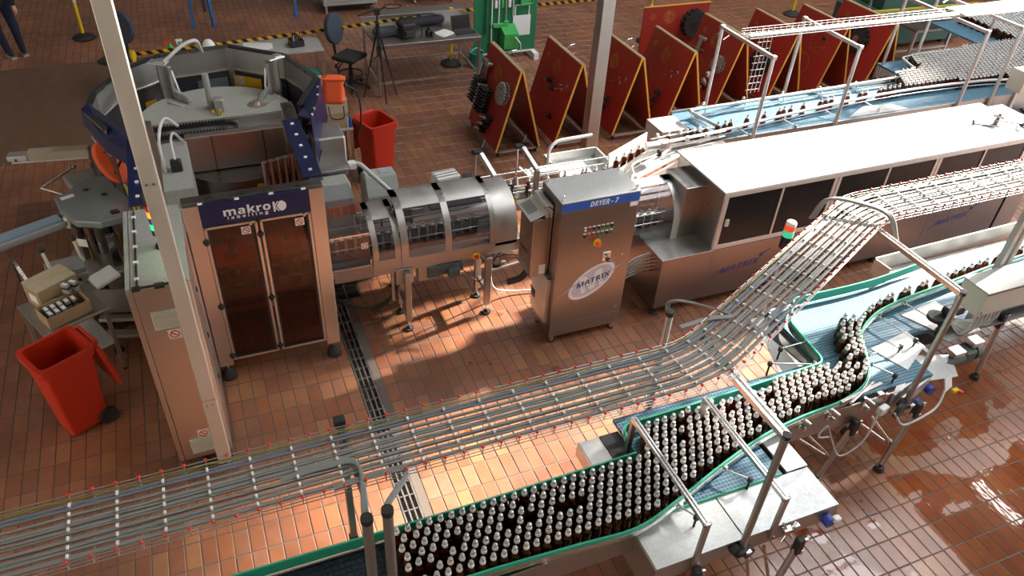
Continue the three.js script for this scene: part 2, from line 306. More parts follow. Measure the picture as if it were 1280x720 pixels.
  const toGeo = ({ P, N, U, K }) => { const g = new THREE.BufferGeometry(); g.setAttribute('position', new THREE.Float32BufferAttribute(P, 3)); g.setAttribute('normal', new THREE.Float32BufferAttribute(N, 3)); g.setAttribute('uv', new THREE.Float32BufferAttribute(U, 2)); g.setAttribute('color', new THREE.Float32BufferAttribute(K, 3)); g.userData.keepUV = true; return g; };
  camera.updateMatrixWorld(); camera.updateProjectionMatrix();
  const all = [], v = V(0, 0, 0);
  for (let i = -44; i < 170; i++) for (let j = -72; j < 12; j++) {
    const cx = OX + (i + 0.5) * PX, cz = OZ + (j + 0.5) * PZ;
    if (cx > DR.x0 - 0.03 && cx < DR.x1 + 0.03 && cz > DR.z0 - 0.1 && cz < DR.z1 + 0.1) continue;
    if (cx > GR.x0 - 0.03 && cx < GR.x1 + 0.03 && cz > GR.z0 - 0.1 && cz < GR.z1 + 0.1) continue;
    if (cx < 0.35 && cz < -11.47 && cz > -15) continue;
    v.set(cx, 0, cz).project(camera);
    if (Math.abs(v.x) > 1.9 || Math.abs(v.y) > 1.9 || v.z > 1) continue;
    const sx = (v.x * 0.5 + 0.5) * 1280, sy = (0.5 - v.y * 0.5) * 720, d = Math.hypot(cx, 5.7, cz);
    const inView = sx > 0 && sx < 1280 && sy > 0 && sy < 720 && ((sx > 1050 && sy > 470) || (sx > 960 && sy > 660) || (sx > 300 && sx < 660 && sy > 400 && sy < 490) || (sx > 60 && sx < 500 && sy > 625) || (sx < 230 && sy > 545 && sy < 600) || (sx > 560 && sx < 720 && sy > 560 && sy < 620));
    all.push({ cx, cz, d: inView ? d : 1e6 + d });
  }
  all.sort((a, b) => a.d - b.d);
  const rest = { P: [], N: [], U: [], K: [] };
  all.forEach((t, i) => {
    const p = pal[Math.floor(rnd() * pal.length)], k = rr(0.92, 1.08), inMat = t.cx > -2.45 && t.cx < -1.5 && t.cz > -10.3 && t.cz < -9.55, f = inMat ? 0.62 : 1;
    const geo = tileGeo(t.cx, t.cz, [p[0] * k * f, p[1] * k * f, p[2] * k * f]);
    if (i < 300) mesh('tile', toGeo(geo), tileM, fl);
    else for (const q of 'PNUK') { const a = rest[q], b = geo[q]; for (let n = 0; n < b.length; n++) a.push(b[n]); }
  });
  const r = mesh('tile_field', toGeo(rest), tileM, fl, 'quarry tiles farther off'); r.userData.kind = 'stuff';
  struct('trim_2', lim(-5.6, 0.35, -0.004, 0.001, -15, -11.47), std(C(0.20, 0.105, 0.065), 0.7, { map: T.grain, roughnessMap: T.smear }), 'smooth brown screed patch in the tiled floor');
  struct('trim_3', lim(3.75, 5.9, 0.001, 0.004, -16.6, -15.7), std(C(0.20, 0.17, 0.15), 0.6, { map: T.grain }), 'grey metal cover sheet let into the floor');
  // drain
  const dr = thing('floor_drain', 'long steel slot drain with grating running across the tiled floor', 'drain', [1.0, 0, -5]);
  mesh('channel', [lim(DR.x0, DR.x0 + 0.004, -0.14, 0, DR.z0, DR.z1), lim(DR.x1 - 0.004, DR.x1, -0.14, 0, DR.z0, DR.z1)], M.steelDark, dr);
  const nB = 4; for (let k = 0; k < nB; k++) { const x = DR.x0 + 0.012 + (DR.x1 - DR.x0 - 0.024) * k / (nB - 1); mesh('bar', lim(x - 0.007, x + 0.007, -0.03, 0.001, DR.z0, DR.z1), M.steel, dr); }
  for (let z = DR.z0 + 0.07; z < DR.z1; z += 0.155) mesh('cross_bar', lim(DR.x0 + 0.006, DR.x1 - 0.006, -0.026, -0.002, z - 0.006, z + 0.006), M.steel, dr);
  const gr = thing('drain_grate', 'square black steel gully grate at the end of the slot drain', 'grate', [1.1, 0, -7.28]);
  mesh('frame', [lim(GR.x0, GR.x1, -0.03, 0.003, GR.z0, GR.z0 + 0.02), lim(GR.x0, GR.x1, -0.03, 0.003, GR.z1 - 0.02, GR.z1), lim(GR.x0, GR.x0 + 0.02, -0.03, 0.003, GR.z0, GR.z1), lim(GR.x1 - 0.02, GR.x1, -0.03, 0.003, GR.z0, GR.z1)], M.steelDark, gr);
  for (let z = GR.z0 + 0.05; z < GR.z1 - 0.02; z += 0.042) mesh('bar', lim(GR.x0 + 0.02, GR.x1 - 0.02, -0.025, 0.002, z - 0.006, z + 0.006), M.steelDark, gr);
  for (let x = GR.x0 + 0.12; x < GR.x1 - 0.05; x += 0.12) mesh('cross_bar', lim(x - 0.006, x + 0.006, -0.02, 0.003, GR.z0 + 0.02, GR.z1 - 0.02), M.steel, gr);
}
// columns
{
  const c = thing('square_column', 'bare square steel column rising behind the dryer control cabinet', 'column', [5.12, 0, -8.92]);
  mesh('shaft', lim(5.03, 5.21, 0, 13.4, -9.01, -8.83, 0.008), M.steelDull, c);
  mesh('joint_band', lim(5.026, 5.214, 2.55, 2.57, -9.014, -8.826, 0.004), M.steelDull, c);
  mesh('base_plate', lim(4.97, 5.27, 0, 0.012, -9.07, -8.77, 0.004), M.steelDull, c);
}
// ceiling luminaires
for (const [x, z] of [[19.1, -8.62], [18.4, -6.95], [4.5, -12], [4.5, -18], [-2, -12], [-2, -6]]) {
  const l = thing('batten_light', 'twin tube batten light hanging under the hall ceiling', 'light', [x, 11.6, z], 'batten lights');
  mesh('housing', lim(x - 0.1, x + 0.1, 11.62, 11.68, z - 0.75, z + 0.75, 0.01), M.white, l);
  for (const s of [-0.07, 0.07]) mesh('tube', cyl(0.026, 1.45, x + s, 11.6, z, 'z', 10), std(C(1, 1, 1), 0.5, { emissive: C(1, 0.97, 0.9), emissiveIntensity: 14 }), l);
  for (const s of [-0.6, 0.6]) mesh('hanger', lim(x - 0.004, x + 0.004, 11.68, 13.4, z + s - 0.004, z + s + 0.004), M.steel, l);
  const a = new THREE.RectAreaLight(C(1, 0.95, 0.86), 6, 0.2, 1.45); a.position.set(x, 11.57, z); a.rotation.x = -PI / 2; scene.add(a);
}
// ---------- labelling machine ----------
const bellFoot = (x, z, r = 0.07) => lathe([[0.001, 0], [r, 0], [r * 1.05, r * 0.35], [r * 0.9, r * 1.15], [r * 0.45, r * 1.7], [0.012, r * 1.8], [0.001, r * 1.8]], 20, x, 0, z);
{
  const L = thing('labelling_machine', 'large carousel labelling machine with brown tinted doors and a dark blue sign', 'machine', [0.25, 0, -6.6]);
  const ZF = -6.15, top = 2.05;
  // four corner posts
  for (const [x, z] of [[0.74, ZF - 0.12], [-0.32, ZF - 0.12], [0.78, -7.95], [-0.62, -7.95]]) mesh('post', lim(x, x + 0.13, 0.2, top, z, z + 0.12, 0.004), M.satin, L, 'satin steel corner post');
  for (const [x, z] of [[0.805, ZF - 0.06], [-0.255, ZF - 0.06], [0.84, -7.9], [-0.55, -7.9]]) { mesh('foot', bellFoot(x, z), M.rubber, L, 'black rubber bell foot'); mesh('spindle', cyl(0.014, 0.12, x, 0.17, z), M.chrome, L); }
  // upper frame and blue header
  mesh('top_rail', [lim(-0.32, 0.87, top, top + 0.03, ZF - 0.13, ZF - 0.02, 0.004), lim(0.78, 0.9, top, top + 0.03, -7.95, ZF - 0.13, 0.004)], M.steelDark, L);
  for (const g of [lim(0.73, 0.90, top + 0.03, top + 0.045, -7.5, ZF - 0.16, 0.004), lim(-0.72, -0.55, top + 0.03, top + 0.045, -7.5, ZF - 0.1, 0.004)]) mesh('edge_panel', g, M.blueEnamel, L, 'glossy dark blue top edge panel');
  for (let k = 0; k < 5; k++) { mesh('clip', lim(0.80, 0.83, top + 0.045, top + 0.055, -7.4 + k * 0.24, -7.37 + k * 0.24), M.white, L); mesh('clip', lim(-0.66, -0.63, top + 0.045, top + 0.055, -7.4 + k * 0.25, -7.37 + k * 0.25), M.white, L); }
  const sg = mesh('sign_panel', [lim(-0.19, 0.745, 1.83, top, ZF - 0.03, ZF, 0.004), lim(-0.19, 0.745, top, top + 0.012, ZF - 0.1, ZF + 0.004, 0.003)], M.blueEnamel, L, 'dark blue sign panel with white lettering');
  const wm = std(C(0.8, 0.8, 0.8), 0.45);
  mesh('lettering', xf(text('makro', 0.078, 0.003, 0, 1.22), 0.20, 1.955, ZF), wm, sg);
  mesh('lettering', xf(text('l a b e l l i n g', 0.030, 0.003, 0, 1.35), 0.20, 1.888, ZF), wm, sg);
  // roundel with a K cut into it
  mesh('emblem', [xf(extrude([[0.0, -0.048], [0.012, -0.052], [0.03, -0.046], [0.048, -0.028], [0.055, 0], [0.048, 0.028], [0.03, 0.046], [0.012, 0.052], [0, 0.048], [0, 0.044], [-0.004, 0.044], [-0.03, 0.002], [-0.004, -0.044], [0, -0.044]], 0.003), 0.48, 1.935, ZF), xf(extrude([[-0.058, -0.05], [-0.04, -0.05], [-0.04, -0.012], [-0.018, -0.05], [-0.006, -0.05], [-0.04, 0.002], [-0.006, 0.05], [-0.018, 0.05], [-0.04, 0.014], [-0.04, 0.05], [-0.058, 0.05]], 0.003), 0.478, 1.935, ZF)], wm, sg);
  for (const x of [-0.17, 0.13, 0.42, 0.7]) mesh('clip', lim(x - 0.02, x + 0.02, top + 0.012, top + 0.02, ZF - 0.03, ZF + 0.005), M.white, L);
  // two tinted doors
  for (const [x0, x1, hx] of [[-0.185, 0.265, -0.185], [0.285, 0.735, 0.275]]) {
    const y0 = 0.26, y1 = 1.825, w = 0.024, d = mesh('door', [lim(x0, x1, y1 - w, y1, ZF - 0.02, ZF + 0.004, 0.004), lim(x0, x1, y0, y0 + w, ZF - 0.02, ZF + 0.004, 0.004), lim(x0, x0 + w, y0, y1, ZF - 0.02, ZF + 0.004, 0.004), lim(x1 - w, x1, y0, y1, ZF - 0.02, ZF + 0.004, 0.004)], M.satin, L, 'steel framed door with brown tinted pane');
    mesh('pane', lim(x0 + w, x1 - w, y0 + w, y1 - w, ZF - 0.012, ZF - 0.007), M.brownTint, d, 'brown tinted pane');
    mesh('gasket', [lim(x0 + w, x1 - w, y1 - w - 0.012, y1 - w, ZF - 0.014, ZF + 0.001), lim(x0 + w, x1 - w, y0 + w, y0 + w + 0.02, ZF - 0.014, ZF + 0.001), lim(x0 + w, x0 + w + 0.016, y0 + w, y1 - w, ZF - 0.014, ZF + 0.001), lim(x1 - w - 0.02, x1 - w, y0 + w, y1 - w, ZF - 0.014, ZF + 0.001)], M.black, d);
    for (const y of [1.68, 0.95, 0.33]) mesh('hinge', [cyl(0.02, 0.05, hx, y, ZF + 0.008, 'y', 10), lim(hx - 0.03, hx + 0.03, y - 0.015, y + 0.015, ZF, ZF + 0.01)], M.black, d);
    mesh('knob', cyl(0.014, 0.03, x1 - 0.06, y1 - 0.01, ZF + 0.015, 'z', 12), M.satin, d);
    const st = mesh('warning_label', lim(x1 - 0.145, x1 - 0.065, y1 - 0.13, y1 - 0.05, ZF - 0.006, ZF - 0.004), M.white, d, 'square white and red warning label');
    mesh('warning_print', [xf(prep(new THREE.TorusGeometry(0.028, 0.004, 6, 20)), x1 - 0.105, y1 - 0.09, ZF - 0.003), xf(box(0.06, 0.008, 0.002), x1 - 0.105, y1 - 0.09, ZF - 0.003, 0, 0, -0.7)], M.redCap, d);
  }
  // pale control housing left of the carousel, cable and knob on top
  mesh('side_housing', [lim(-0.46, -0.2, 0.9, 1.9, -7.7, -6.75, 0.006), lim(-0.46, -0.2, 0.9, 1.72, -6.75, -6.3, 0.006), lim(-0.46, -0.2, 1.72, 1.9, -6.76, -6.74)], M.palePaint, L, 'pale grey housing beside the blue edge panel');
  mesh('socket', [rbox(0.1, 0.1, 0.09, -0.32, 1.95, -7.12, 0.01), rbox(0.07, 0.05, 0.06, -0.32, 2.0, -7.1, 0.015)], M.black, L);
  mesh('hose', [pipe([V(-0.32, 2.02, -7.1), V(-0.33, 2.14, -7.25), V(-0.30, 2.12, -7.5), V(-0.22, 1.9, -7.66)], 0.012, 0.1), cable([V(-0.42, 1.9, -7.1), V(-0.43, 2.12, -7.3), V(-0.35, 2.2, -7.62), V(-0.25, 2.05, -7.75)], 0.016)], M.hose, L);
  // machine bed, drum and star wheels
  mesh('bed', [lim(-0.6, 0.98, 0.80, 0.88, -7.9, -6.42, 0.01), lim(-0.45, 0.85, 0.16, 0.8, -7.9, -7.0, 0.01)], M.satin, L, 'steel machine bed');
  mesh('bed_apron', [lim(-0.2, 0.75, 0.70, 0.80, -6.44, -6.42), lim(0.36, 0.62, 0.55, 0.72, -6.40, -6.36, 0.005)], M.steelBright, L);
  mesh('type_plate', [lim(0.38, 0.6, 0.93, 1.0, -6.36, -6.355)], M.white, L, 'white plate with a yellow mark');
  mesh('type_mark', lim(0.54, 0.59, 0.94, 0.99, -6.354, -6.352), M.yellow, L);
  for (const [x, z, r] of [[0.02, -6.78, 0.24], [0.55, -6.82, 0.24]]) {
    const pts = []; for (let k = 0; k < 96; k++) { const a = 2 * PI * k / 96, n = Math.abs(Math.sin(a * 6)); pts.push([Math.cos(a) * (r - 0.05 * (1 - n) ** 1.2), Math.sin(a) * (r - 0.05 * (1 - n) ** 1.2)]); }
    for (const y of [0.93, 1.06]) mesh('star_wheel', xf(extrude(pts, 0.016), x, y, z, 0, -PI / 2), M.orange, L, 'orange plastic star wheel');
    mesh('wheel_shaft', [cyl(0.04, 0.45, x, 1.08, z), cyl(0.07, 0.04, x, 1.12, z)], M.satin, L);
  }
  mesh('inner_guide', [pipe([V(-0.18, 1.2, -6.42), V(0.3, 1.2, -6.40), V(0.72, 1.2, -6.42)], 0.009), pipe([V(-0.15, 0.98, -6.40), V(0.3, 0.98, -6.38), V(0.9, 0.98, -6.40)], 0.009), lim(-0.05, 0.12, 1.38, 1.40, -6.6, -6.58)], M.steelBright, L);
  // copper-looking steel front of the carousel and its dark lower shell
  const cf = mesh('carousel_front', [lim(-0.22, 0.80, 1.40, 1.80, -8.06, -7.95, 0.008)], M.satin, L, 'satin steel front cover mirroring the red floor');
  for (const x of [0.03, 0.55]) mesh('front_rib', lim(x, x + 0.015, 1.40, 1.80, -7.95, -7.945), M.steelDark, cf);
  mesh('carousel_shell', [cyl(0.62, 0.5, 0.28, 1.14, -8.25, 'y', 40)], M.steelDark, L);
  mesh('yellow_label', lim(0.40, 0.46, 1.27, 1.33, -7.644, -7.638), M.yellow, L);
  mesh('shell_pipes', [0, 1, 2, 3, 4].map((k) => cyl(0.035, 0.3, 0.5 + k * 0.075, 1.45, -7.6 - k * 0.02, 'y', 12)), M.steelBright, L);
  mesh('lower_drum', cyl(1.0, 0.7, 0.13, 0.5, -8.85, 'y', 48), M.steelDull, L);
  // carousel deck, half round with a straight front edge
  const deck = circlePts(0.86, 40, 0, PI).concat([[-0.86, 0]]);
  mesh('deck', xf(extrude(deck, 0.03, 0.003), 0.15, 1.46, -8.72, 0, -PI / 2), M.tableCream, L, 'cream half round deck plate');
  mesh('deck_edge', [lim(-0.72, 1.02, 1.40, 1.475, -8.73, -8.70), lim(-0.72, 1.02, 1.28, 1.40, -8.76, -8.35)], M.steelDull, L);
  mesh('deck_post', [cyl(0.036, 0.42, 0.11, 1.70, -8.98, 'y', 16), cyl(0.05, 0.03, 0.11, 1.50, -8.98)], M.palePaint, L, 'pale grey upright post on the deck');
  mesh('servo', [rbox(0.1, 0.16, 0.12, 0.2, 1.57, -8.9, 0.02), cyl(0.05, 0.18, 0.2, 1.56, -8.95, 'z'), cyl(0.025, 0.05, 0.19, 1.53, -8.80, 'z')], M.alu, L);
  mesh('servo_cap', [cyl(0.026, 0.03, 0.19, 1.53, -8.77, 'z', 12), rbox(0.03, 0.03, 0.03, 0.12, 1.54, -8.79, 0.006)], M.yellow, L);
  mesh('hub_plate', [cyl(0.11, 0.012, 0.62, 1.497, -8.95, 'y', 24), cyl(0.03, 0.04, 0.62, 1.52, -8.95)], M.satin, L);
  mesh('drive_belt', [lim(-0.65, 0.22, 1.43, 1.475, -8.52, -8.50), lim(-0.65, 0.22, 1.43, 1.475, -8.30, -8.28), xf(prep(new THREE.TorusGeometry(0.11, 0.02, 8, 16, PI)), 0.22, 1.45, -8.40, 0, PI / 2, -PI / 2)], M.black, L, 'black toothed drive belt');
  for (let k = 0; k < 26; k++) { const x = -0.62 + k * 0.033; mesh('belt_tooth', [lim(x, x + 0.016, 1.475, 1.49, -8.525, -8.495), lim(x, x + 0.016, 1.475, 1.49, -8.305, -8.275)], M.black, L); }
  mesh('belt_tray', lim(-0.70, 0.36, 1.39, 1.43, -8.58, -8.12, 0.01), M.steelDull, L);
  mesh('hand_wheel', [cyl(0.07, 0.025, 0.56, 1.47, -8.3, 'y', 24), cyl(0.012, 0.12, 0.56, 1.41, -8.3)], M.white, L);
  mesh('cam_block', [rbox(0.14, 0.09, 0.11, 0.38, 1.45, -8.3, 0.015), rbox(0.12, 0.06, 0.2, 1.0, 1.48, -8.1, 0.01)], M.alu, L);
  mesh('yellow_switch', rbox(0.1, 0.05, 0.05, 0.92, 1.55, -8.15, 0.012), M.yellow, L);
  // guard ring
  const ring = [[-0.92, -7.95], [-1.1, -8.4], [-1.03, -8.88], [-0.75, -9.45], [-0.33, -9.77], [0.45, -9.88], [1.04, -9.42], [1.29, -8.66], [0.98, -7.98]].map(([x, z]) => V(x, 0, z));
  for (let k = 0; k < ring.length - 1; k++) {
    const a = ring[k], b = ring[k + 1], c = V(0.13, 0, -8.72), inn = (p, t) => p.clone().lerp(c, t), quad = (p, q, y0, y1, t0, t1) => {
      const g = new THREE.BufferGeometry(), A = inn(p, t0), B = inn(q, t0), D = inn(q, t1), E = inn(p, t1), e = 0.012;
      const P = [[A.x, y0, A.z], [B.x, y0, B.z], [D.x, y1, D.z], [E.x, y1, E.z]], n = V(P[1][0] - P[0][0], 0, P[1][2] - P[0][2]).cross(V(P[3][0] - P[0][0], y1 - y0, P[3][2] - P[0][2])).normalize().multiplyScalar(e);
      const Q = P.map((v) => [v[0] + n.x, v[1] + n.y, v[2] + n.z]), F = [[P[0], P[1], P[2], P[3]], [Q[1], Q[0], Q[3], Q[2]], [P[1], P[0], Q[0], Q[1]], [P[3], P[2], Q[2], Q[3]], [P[0], P[3], Q[3], Q[0]], [P[2], P[1], Q[1], Q[2]]], arr = [];
      for (const [p0, p1, p2, p3] of F) arr.push(...p0, ...p1, ...p2, ...p0, ...p2, ...p3);
      g.setAttribute('position', new THREE.Float32BufferAttribute(arr, 3)); g.computeVertexNormals(); g.setAttribute('uv', new THREE.Float32BufferAttribute(new Float32Array(arr.length / 3 * 2), 2)); return g;
    };
    const gp = mesh('guard_panel', [quad(a, b, 1.72, 2.0, 0.0, 0.0)], M.steelDull, L, 'sloping stainless guard panel');
    mesh('guard_rim', [bar(a.clone().setY(2.01), b.clone().setY(2.01), 0.06, 0.03)], k % 2 ? M.black : M.steelDark, gp);
    mesh('guard_ledge', [bar(a.clone().setY(1.72), b.clone().setY(1.72), 0.05, 0.022)], M.steelBright, gp);
    mesh('guard_window', quad(a, b, 0.95, 1.71, 0.005, 0.005), phy(C(0.10, 0.10, 0.11), 0.15, { transmission: 0.5, thickness: 0 }), gp, 'smoky guard window');
    if (k === 4 || k === 6) mesh('upright', [bar(b.clone().setY(0.5), b.clone().setY(2.0), 0.09, 0.09)], M.steelDull, L);
  }
  // notices seen through the guard
  const ins = (a, b, t, y0, y1, m, nm) => { const p = a.clone().lerp(b, t[0]), q = a.clone().lerp(b, t[1]), c = V(0.13, 0, -8.72); p.lerp(c, 0.03); q.lerp(c, 0.03); return mesh(nm, bar(p.setY((y0 + y1) / 2), q.setY((y0 + y1) / 2), 0.008, y1 - y0, 0), m, L); };
  ins(ring[5], ring[6], [0.0, 0.55], 1.38, 1.66, std(C(0.75, 0.42, 0.02), 0.5), 'yellow_notice');
  ins(ring[5], ring[6], [0.62, 0.95], 1.4, 1.66, M.bluePaint, 'blue_notice');
  ins(ring[4], ring[5], [0.45, 0.92], 1.4, 1.64, std(C(0.16, 0.18, 0.21), 0.5), 'grey_notice');
  ins(ring[5], ring[6], [0.04, 0.22], 1.55, 1.65, M.white, 'notice_label');
  ins(ring[3], ring[4], [0.3, 0.6], 1.3, 1.55, std(C(0.6, 0.34, 0.02), 0.5), 'yellow_notice');
  // inner brackets on the uprights and the curved grab handle
  for (const [x, z, s] of [[-0.36, -9.46, 1], [0.92, -9.28, -1]]) {
    mesh('bracket_cap', [rbox(0.22, 0.03, 0.13, x, 2.045, z, 0.012, -0.5 * s), rbox(0.1, 0.02, 0.1, x + 0.02, 2.065, z, 0.008, -0.5 * s)], M.alu, L, 'light alloy bracket cap');
    mesh('bracket_column', [rbox(0.12, 0.75, 0.05, x + 0.03 * s, 1.66, z + 0.03, 0.006, 0.4 * s), rbox(0.04, 0.8, 0.1, x + 0.09 * s, 1.62, z + 0.06, 0.006, 0.4 * s)], M.steelDull, L);
    mesh('gripper_arm', [bar(V(x + 0.1 * s, 1.62, z + 0.05), V(x + 0.26 * s, 1.56, z + 0.28), 0.05, 0.05), bar(V(x + 0.02 * s, 1.55, z + 0.2), V(x + 0.2 * s, 1.52, z + 0.36), 0.04, 0.02), bar(V(x + 0.12 * s, 1.85, z + 0.04), V(x + 0.16 * s, 1.6, z + 0.1), 0.025)], M.alu, L);
  }
  mesh('grab_handle', pipe([V(-0.3, 2.06, -9.42), V(-0.05, 2.2, -9.55), V(0.1, 2.22, -9.62), V(0.14, 2.0, -9.8)], 0.022, 0.12), M.hose, L, 'curved pale grey grab handle');
  // blue wings
  const wing = (pts, e = 0.02) => { const g = extrude(pts.map(([x, , z]) => [x, -z]), e); g.rotateX(-PI / 2); const p = g.attributes.position; for (let i = 0; i < p.count; i++) { const x = p.getX(i), z = p.getZ(i); let best = 0, bd = 1e9; for (const q of pts) { const d = (q[0] - x) ** 2 + (q[2] - z) ** 2; if (d < bd) { bd = d; best = q[1]; } } p.setY(i, p.getY(i) + best); } g.computeVertexNormals(); return g; };
  mesh('blue_wing', [wing([[-1.14, 2.02, -8.42], [-1.06, 2.06, -8.46], [-0.83, 1.98, -8.02], [-0.62, 1.98, -7.6], [-0.74, 1.92, -7.55], [-0.95, 1.9, -7.95]]), wing([[-1.14, 2.02, -8.42], [-0.95, 1.9, -7.95], [-0.74, 1.92, -7.55], [-0.75, 1.78, -7.54], [-0.97, 1.76, -7.95], [-1.155, 1.86, -8.42]])], M.blueEnamel, L, 'folded dark blue guard wing');
  mesh('blue_wing', [wing([[1.02, 1.98, -7.95], [0.9, 2.05, -7.62], [1.02, 2.06, -7.5], [1.18, 2.04, -7.98], [1.33, 2.0, -8.6], [1.24, 2.0, -8.62]]), wing([[1.02, 2.06, -7.5], [1.18, 2.04, -7.98], [1.33, 2.0, -8.6], [1.36, 1.55, -8.55], [1.2, 1.55, -7.95], [1.04, 1.55, -7.48]])], M.blueEnamel, L, 'folded dark blue guard wing with white screws');
  for (const [x, y, z] of [[1.1, 2.06, -7.75], [1.2, 2.05, -8.1], [1.25, 2.03, -8.35], [1.05, 2.07, -7.6]]) mesh('screw', cyl(0.012, 0.02, x, y, z, 'y', 10), M.white, L);
  for (const m of L.children) { if (['deck', 'deck_edge', 'deck_post', 'servo', 'servo_cap', 'hub_plate', 'hand_wheel', 'cam_block', 'yellow_switch'].includes(m.name)) m.position.y += 0.14; if (['drive_belt', 'belt_tooth', 'belt_tray'].includes(m.name)) { m.position.y += 0.18; m.position.z -= 0.08; } if (m.name === 'gripper_arm') m.position.y += 0.1; }
  mesh('side_pane', [lim(0.885, 0.893, 0.95, 1.98, -7.85, -6.32)], M.brownTint, L, 'brown tinted side pane');
}
// tall cabinet beside the doors
{
  const c = thing('electrical_cabinet', 'tall narrow steel cabinet with two square vents and a pale grey top', 'cabinet', [-0.53, 0, -5.65]);
  mesh('body', [lim(-0.73, -0.33, 0.13, 2.04, -6.24, -5.12, 0.006)], M.satin, c);
  mesh('side_cover', [lim(-0.775, -0.735, 0.13, 2.04, -6.2, -5.12, 0.004)], M.satin, c);
  mesh('top_panel', [lim(-0.735, -0.33, 2.04, 2.055, -6.24, -5.12, 0.004), lim(-0.775, -0.742, 2.04, 2.055, -6.24, -5.12, 0.004)], M.palePaint, c, 'pale grey top panel');
  mesh('cable_strip', [bar(V(-0.69, 2.065, -6.2), V(-0.69, 2.065, -5.13), 0.014, 0.014), bar(V(-0.70, 2.06, -5.115), V(-0.35, 2.06, -5.115), 0.018, 0.014), rbox(0.06, 0.03, 0.04, -0.70, 2.06, -5.11, 0.006), rbox(0.07, 0.035, 0.04, -0.54, 2.06, -5.105, 0.006)], M.cableBlack, c);
  for (let k = 0; k < 5; k++) mesh('cable_clip', rbox(0.035, 0.02, 0.03, -0.69, 2.068, -6.1 + 0.22 * k, 0.004), M.white, c);
  for (const [y, ly] of [[1.73, 1.57], [0.29, 0.42]]) {
    const v = mesh('vent', [lim(-0.655, -0.465, y - 0.09, y + 0.09, -5.12, -5.105, 0.006)], M.beigeBox, c, 'square beige filter vent');
    for (let k = 0; k < 8; k++) mesh('slat', lim(-0.645, -0.475, y - 0.075 + k * 0.02, y - 0.066 + k * 0.02, -5.105, -5.100), M.beigeBox, v);
    mesh('warning_label', [lim(-0.575, -0.485, ly - 0.045, ly + 0.045, -5.12, -5.117)], M.white, c, 'white and red warning label');
    mesh('warning_print', [xf(prep(new THREE.TorusGeometry(0.032, 0.005, 6, 20)), -0.53, ly, -5.116), xf(box(0.07, 0.01, 0.002), -0.53, ly, -5.116, 0, 0, -0.7)], M.redCap, c);
  }
  for (const [x, z] of [[-0.6, -5.14], [-0.4, -5.14], [-0.6, -6.1]]) { mesh('foot', bellFoot(x, z, 0.062), M.rubber, c); mesh('spindle', cyl(0.014, 0.1, x, 0.13, z), M.chrome, c); }
  for (const y of [1.1, 0.6, 1.6]) mesh('latch', rbox(0.012, 0.05, 0.02, -0.326, y, -5.6, 0.003), M.black, c);
  mesh('side_seam', lim(-0.331, -0.329, 0.14, 2.03, -5.62, -5.615), M.black, c);
  const p = thing('square_post', 'tall slim square steel post bolted to the corner of the vented cabinet', 'post', [-0.41, 0, -5.06]);
  mesh('shaft', lim(-0.465, -0.355, 0.10, 13.4, -5.115, -5.005, 0.006), M.postSteel, p);
  mesh('screw', [cyl(0.008, 0.006, -0.435, 2.95, -5.003, 'z', 8), cyl(0.008, 0.006, -0.39, 2.95, -5.003, 'z', 8), cyl(0.007, 0.006, -0.435, 0.84, -5.003, 'z', 8), cyl(0.007, 0.006, -0.39, 0.84, -5.003, 'z', 8)], M.steelDark, p);
  mesh('foot', bellFoot(-0.41, -5.06, 0.05), M.rubber, p);
  mesh('joint_line', lim(-0.466, -0.354, 0.895, 0.9, -5.116, -5.004), M.steelDark, p);
}
function signalTower(x, y, z, label, cols, s = 1) {
  const t = thing('signal_tower', label, 'signal light', [x, y, z]);
  mesh('stem', [cyl(0.045 * s, 0.02 * s, x, y + 0.01 * s, z), cyl(0.03 * s, 0.02 * s, x, y + 0.03 * s, z), cyl(0.014 * s, 0.1 * s, x, y + 0.08 * s, z)], M.black, t);
  mesh('socket', cyl(0.042 * s, 0.05 * s, x, y + 0.15 * s, z), M.black, t);
  cols.forEach(([m, nm], k) => mesh(nm, [cyl(0.042 * s, 0.048 * s, x, y + (0.2 + 0.055 * k) * s, z, 'y', 24), cyl(0.036 * s, 0.055 * s, x, y + (0.2 + 0.055 * k) * s, z, 'y', 16)], m, t));
  return t;
}
{
  const em = (c, k) => std(c, 0.3, { emissive: c, emissiveIntensity: k });
  const t = signalTower(-0.50, 2.055, -5.62, 'signal tower with green, blue, amber and red lenses on the cabinet top', [[em(C(0.02, 0.75, 0.28), 1.2), 'green_lens'], [std(C(0.02, 0.10, 0.22), 0.3), 'blue_lens'], [em(C(1, 0.34, 0.03), 1.2), 'amber_lens'], [std(C(0.5, 0.03, 0.01), 0.3), 'red_lens']]);
  mesh('cap', [cyl(0.042, 0.08, -0.5, 2.055 + 0.455, -5.62, 'y', 24), sph(0.042, -0.5, 2.055 + 0.495, -5.62, 1, 0.6, 1)], M.black, t);
  for (const [dy, c] of [[0.2, C(0.1, 1, 0.4)], [0.31, C(1, 0.5, 0.1)]]) { const l = new THREE.PointLight(c, 0.035, 2); l.position.set(-0.5, 2.055 + dy, -5.565); l.castShadow = true; scene.add(l); }
  const u = signalTower(5.45, 0.95, -5.1, 'short signal tower with red and green lenses beside the dryer tunnel', [[std(C(0.01, 0.01, 0.01), 0.4), 'sounder'], [em(C(0.05, 0.7, 0.42), 0.5), 'green_lens'], [em(C(0.9, 0.09, 0.03), 0.5), 'red_lens']], 1.35);
  mesh('pole', [cyl(0.02, 0.95, 5.45, 0.475, -5.1), cyl(0.08, 0.015, 5.45, 0.008, -5.1)], M.steelDull, u);
  mesh('cap', [cyl(0.055, 0.03, 5.45, 0.95 + 0.46, -5.1), sph(0.055, 5.45, 0.95 + 0.475, -5.1, 1, 0.45, 1)], M.white, u);
}
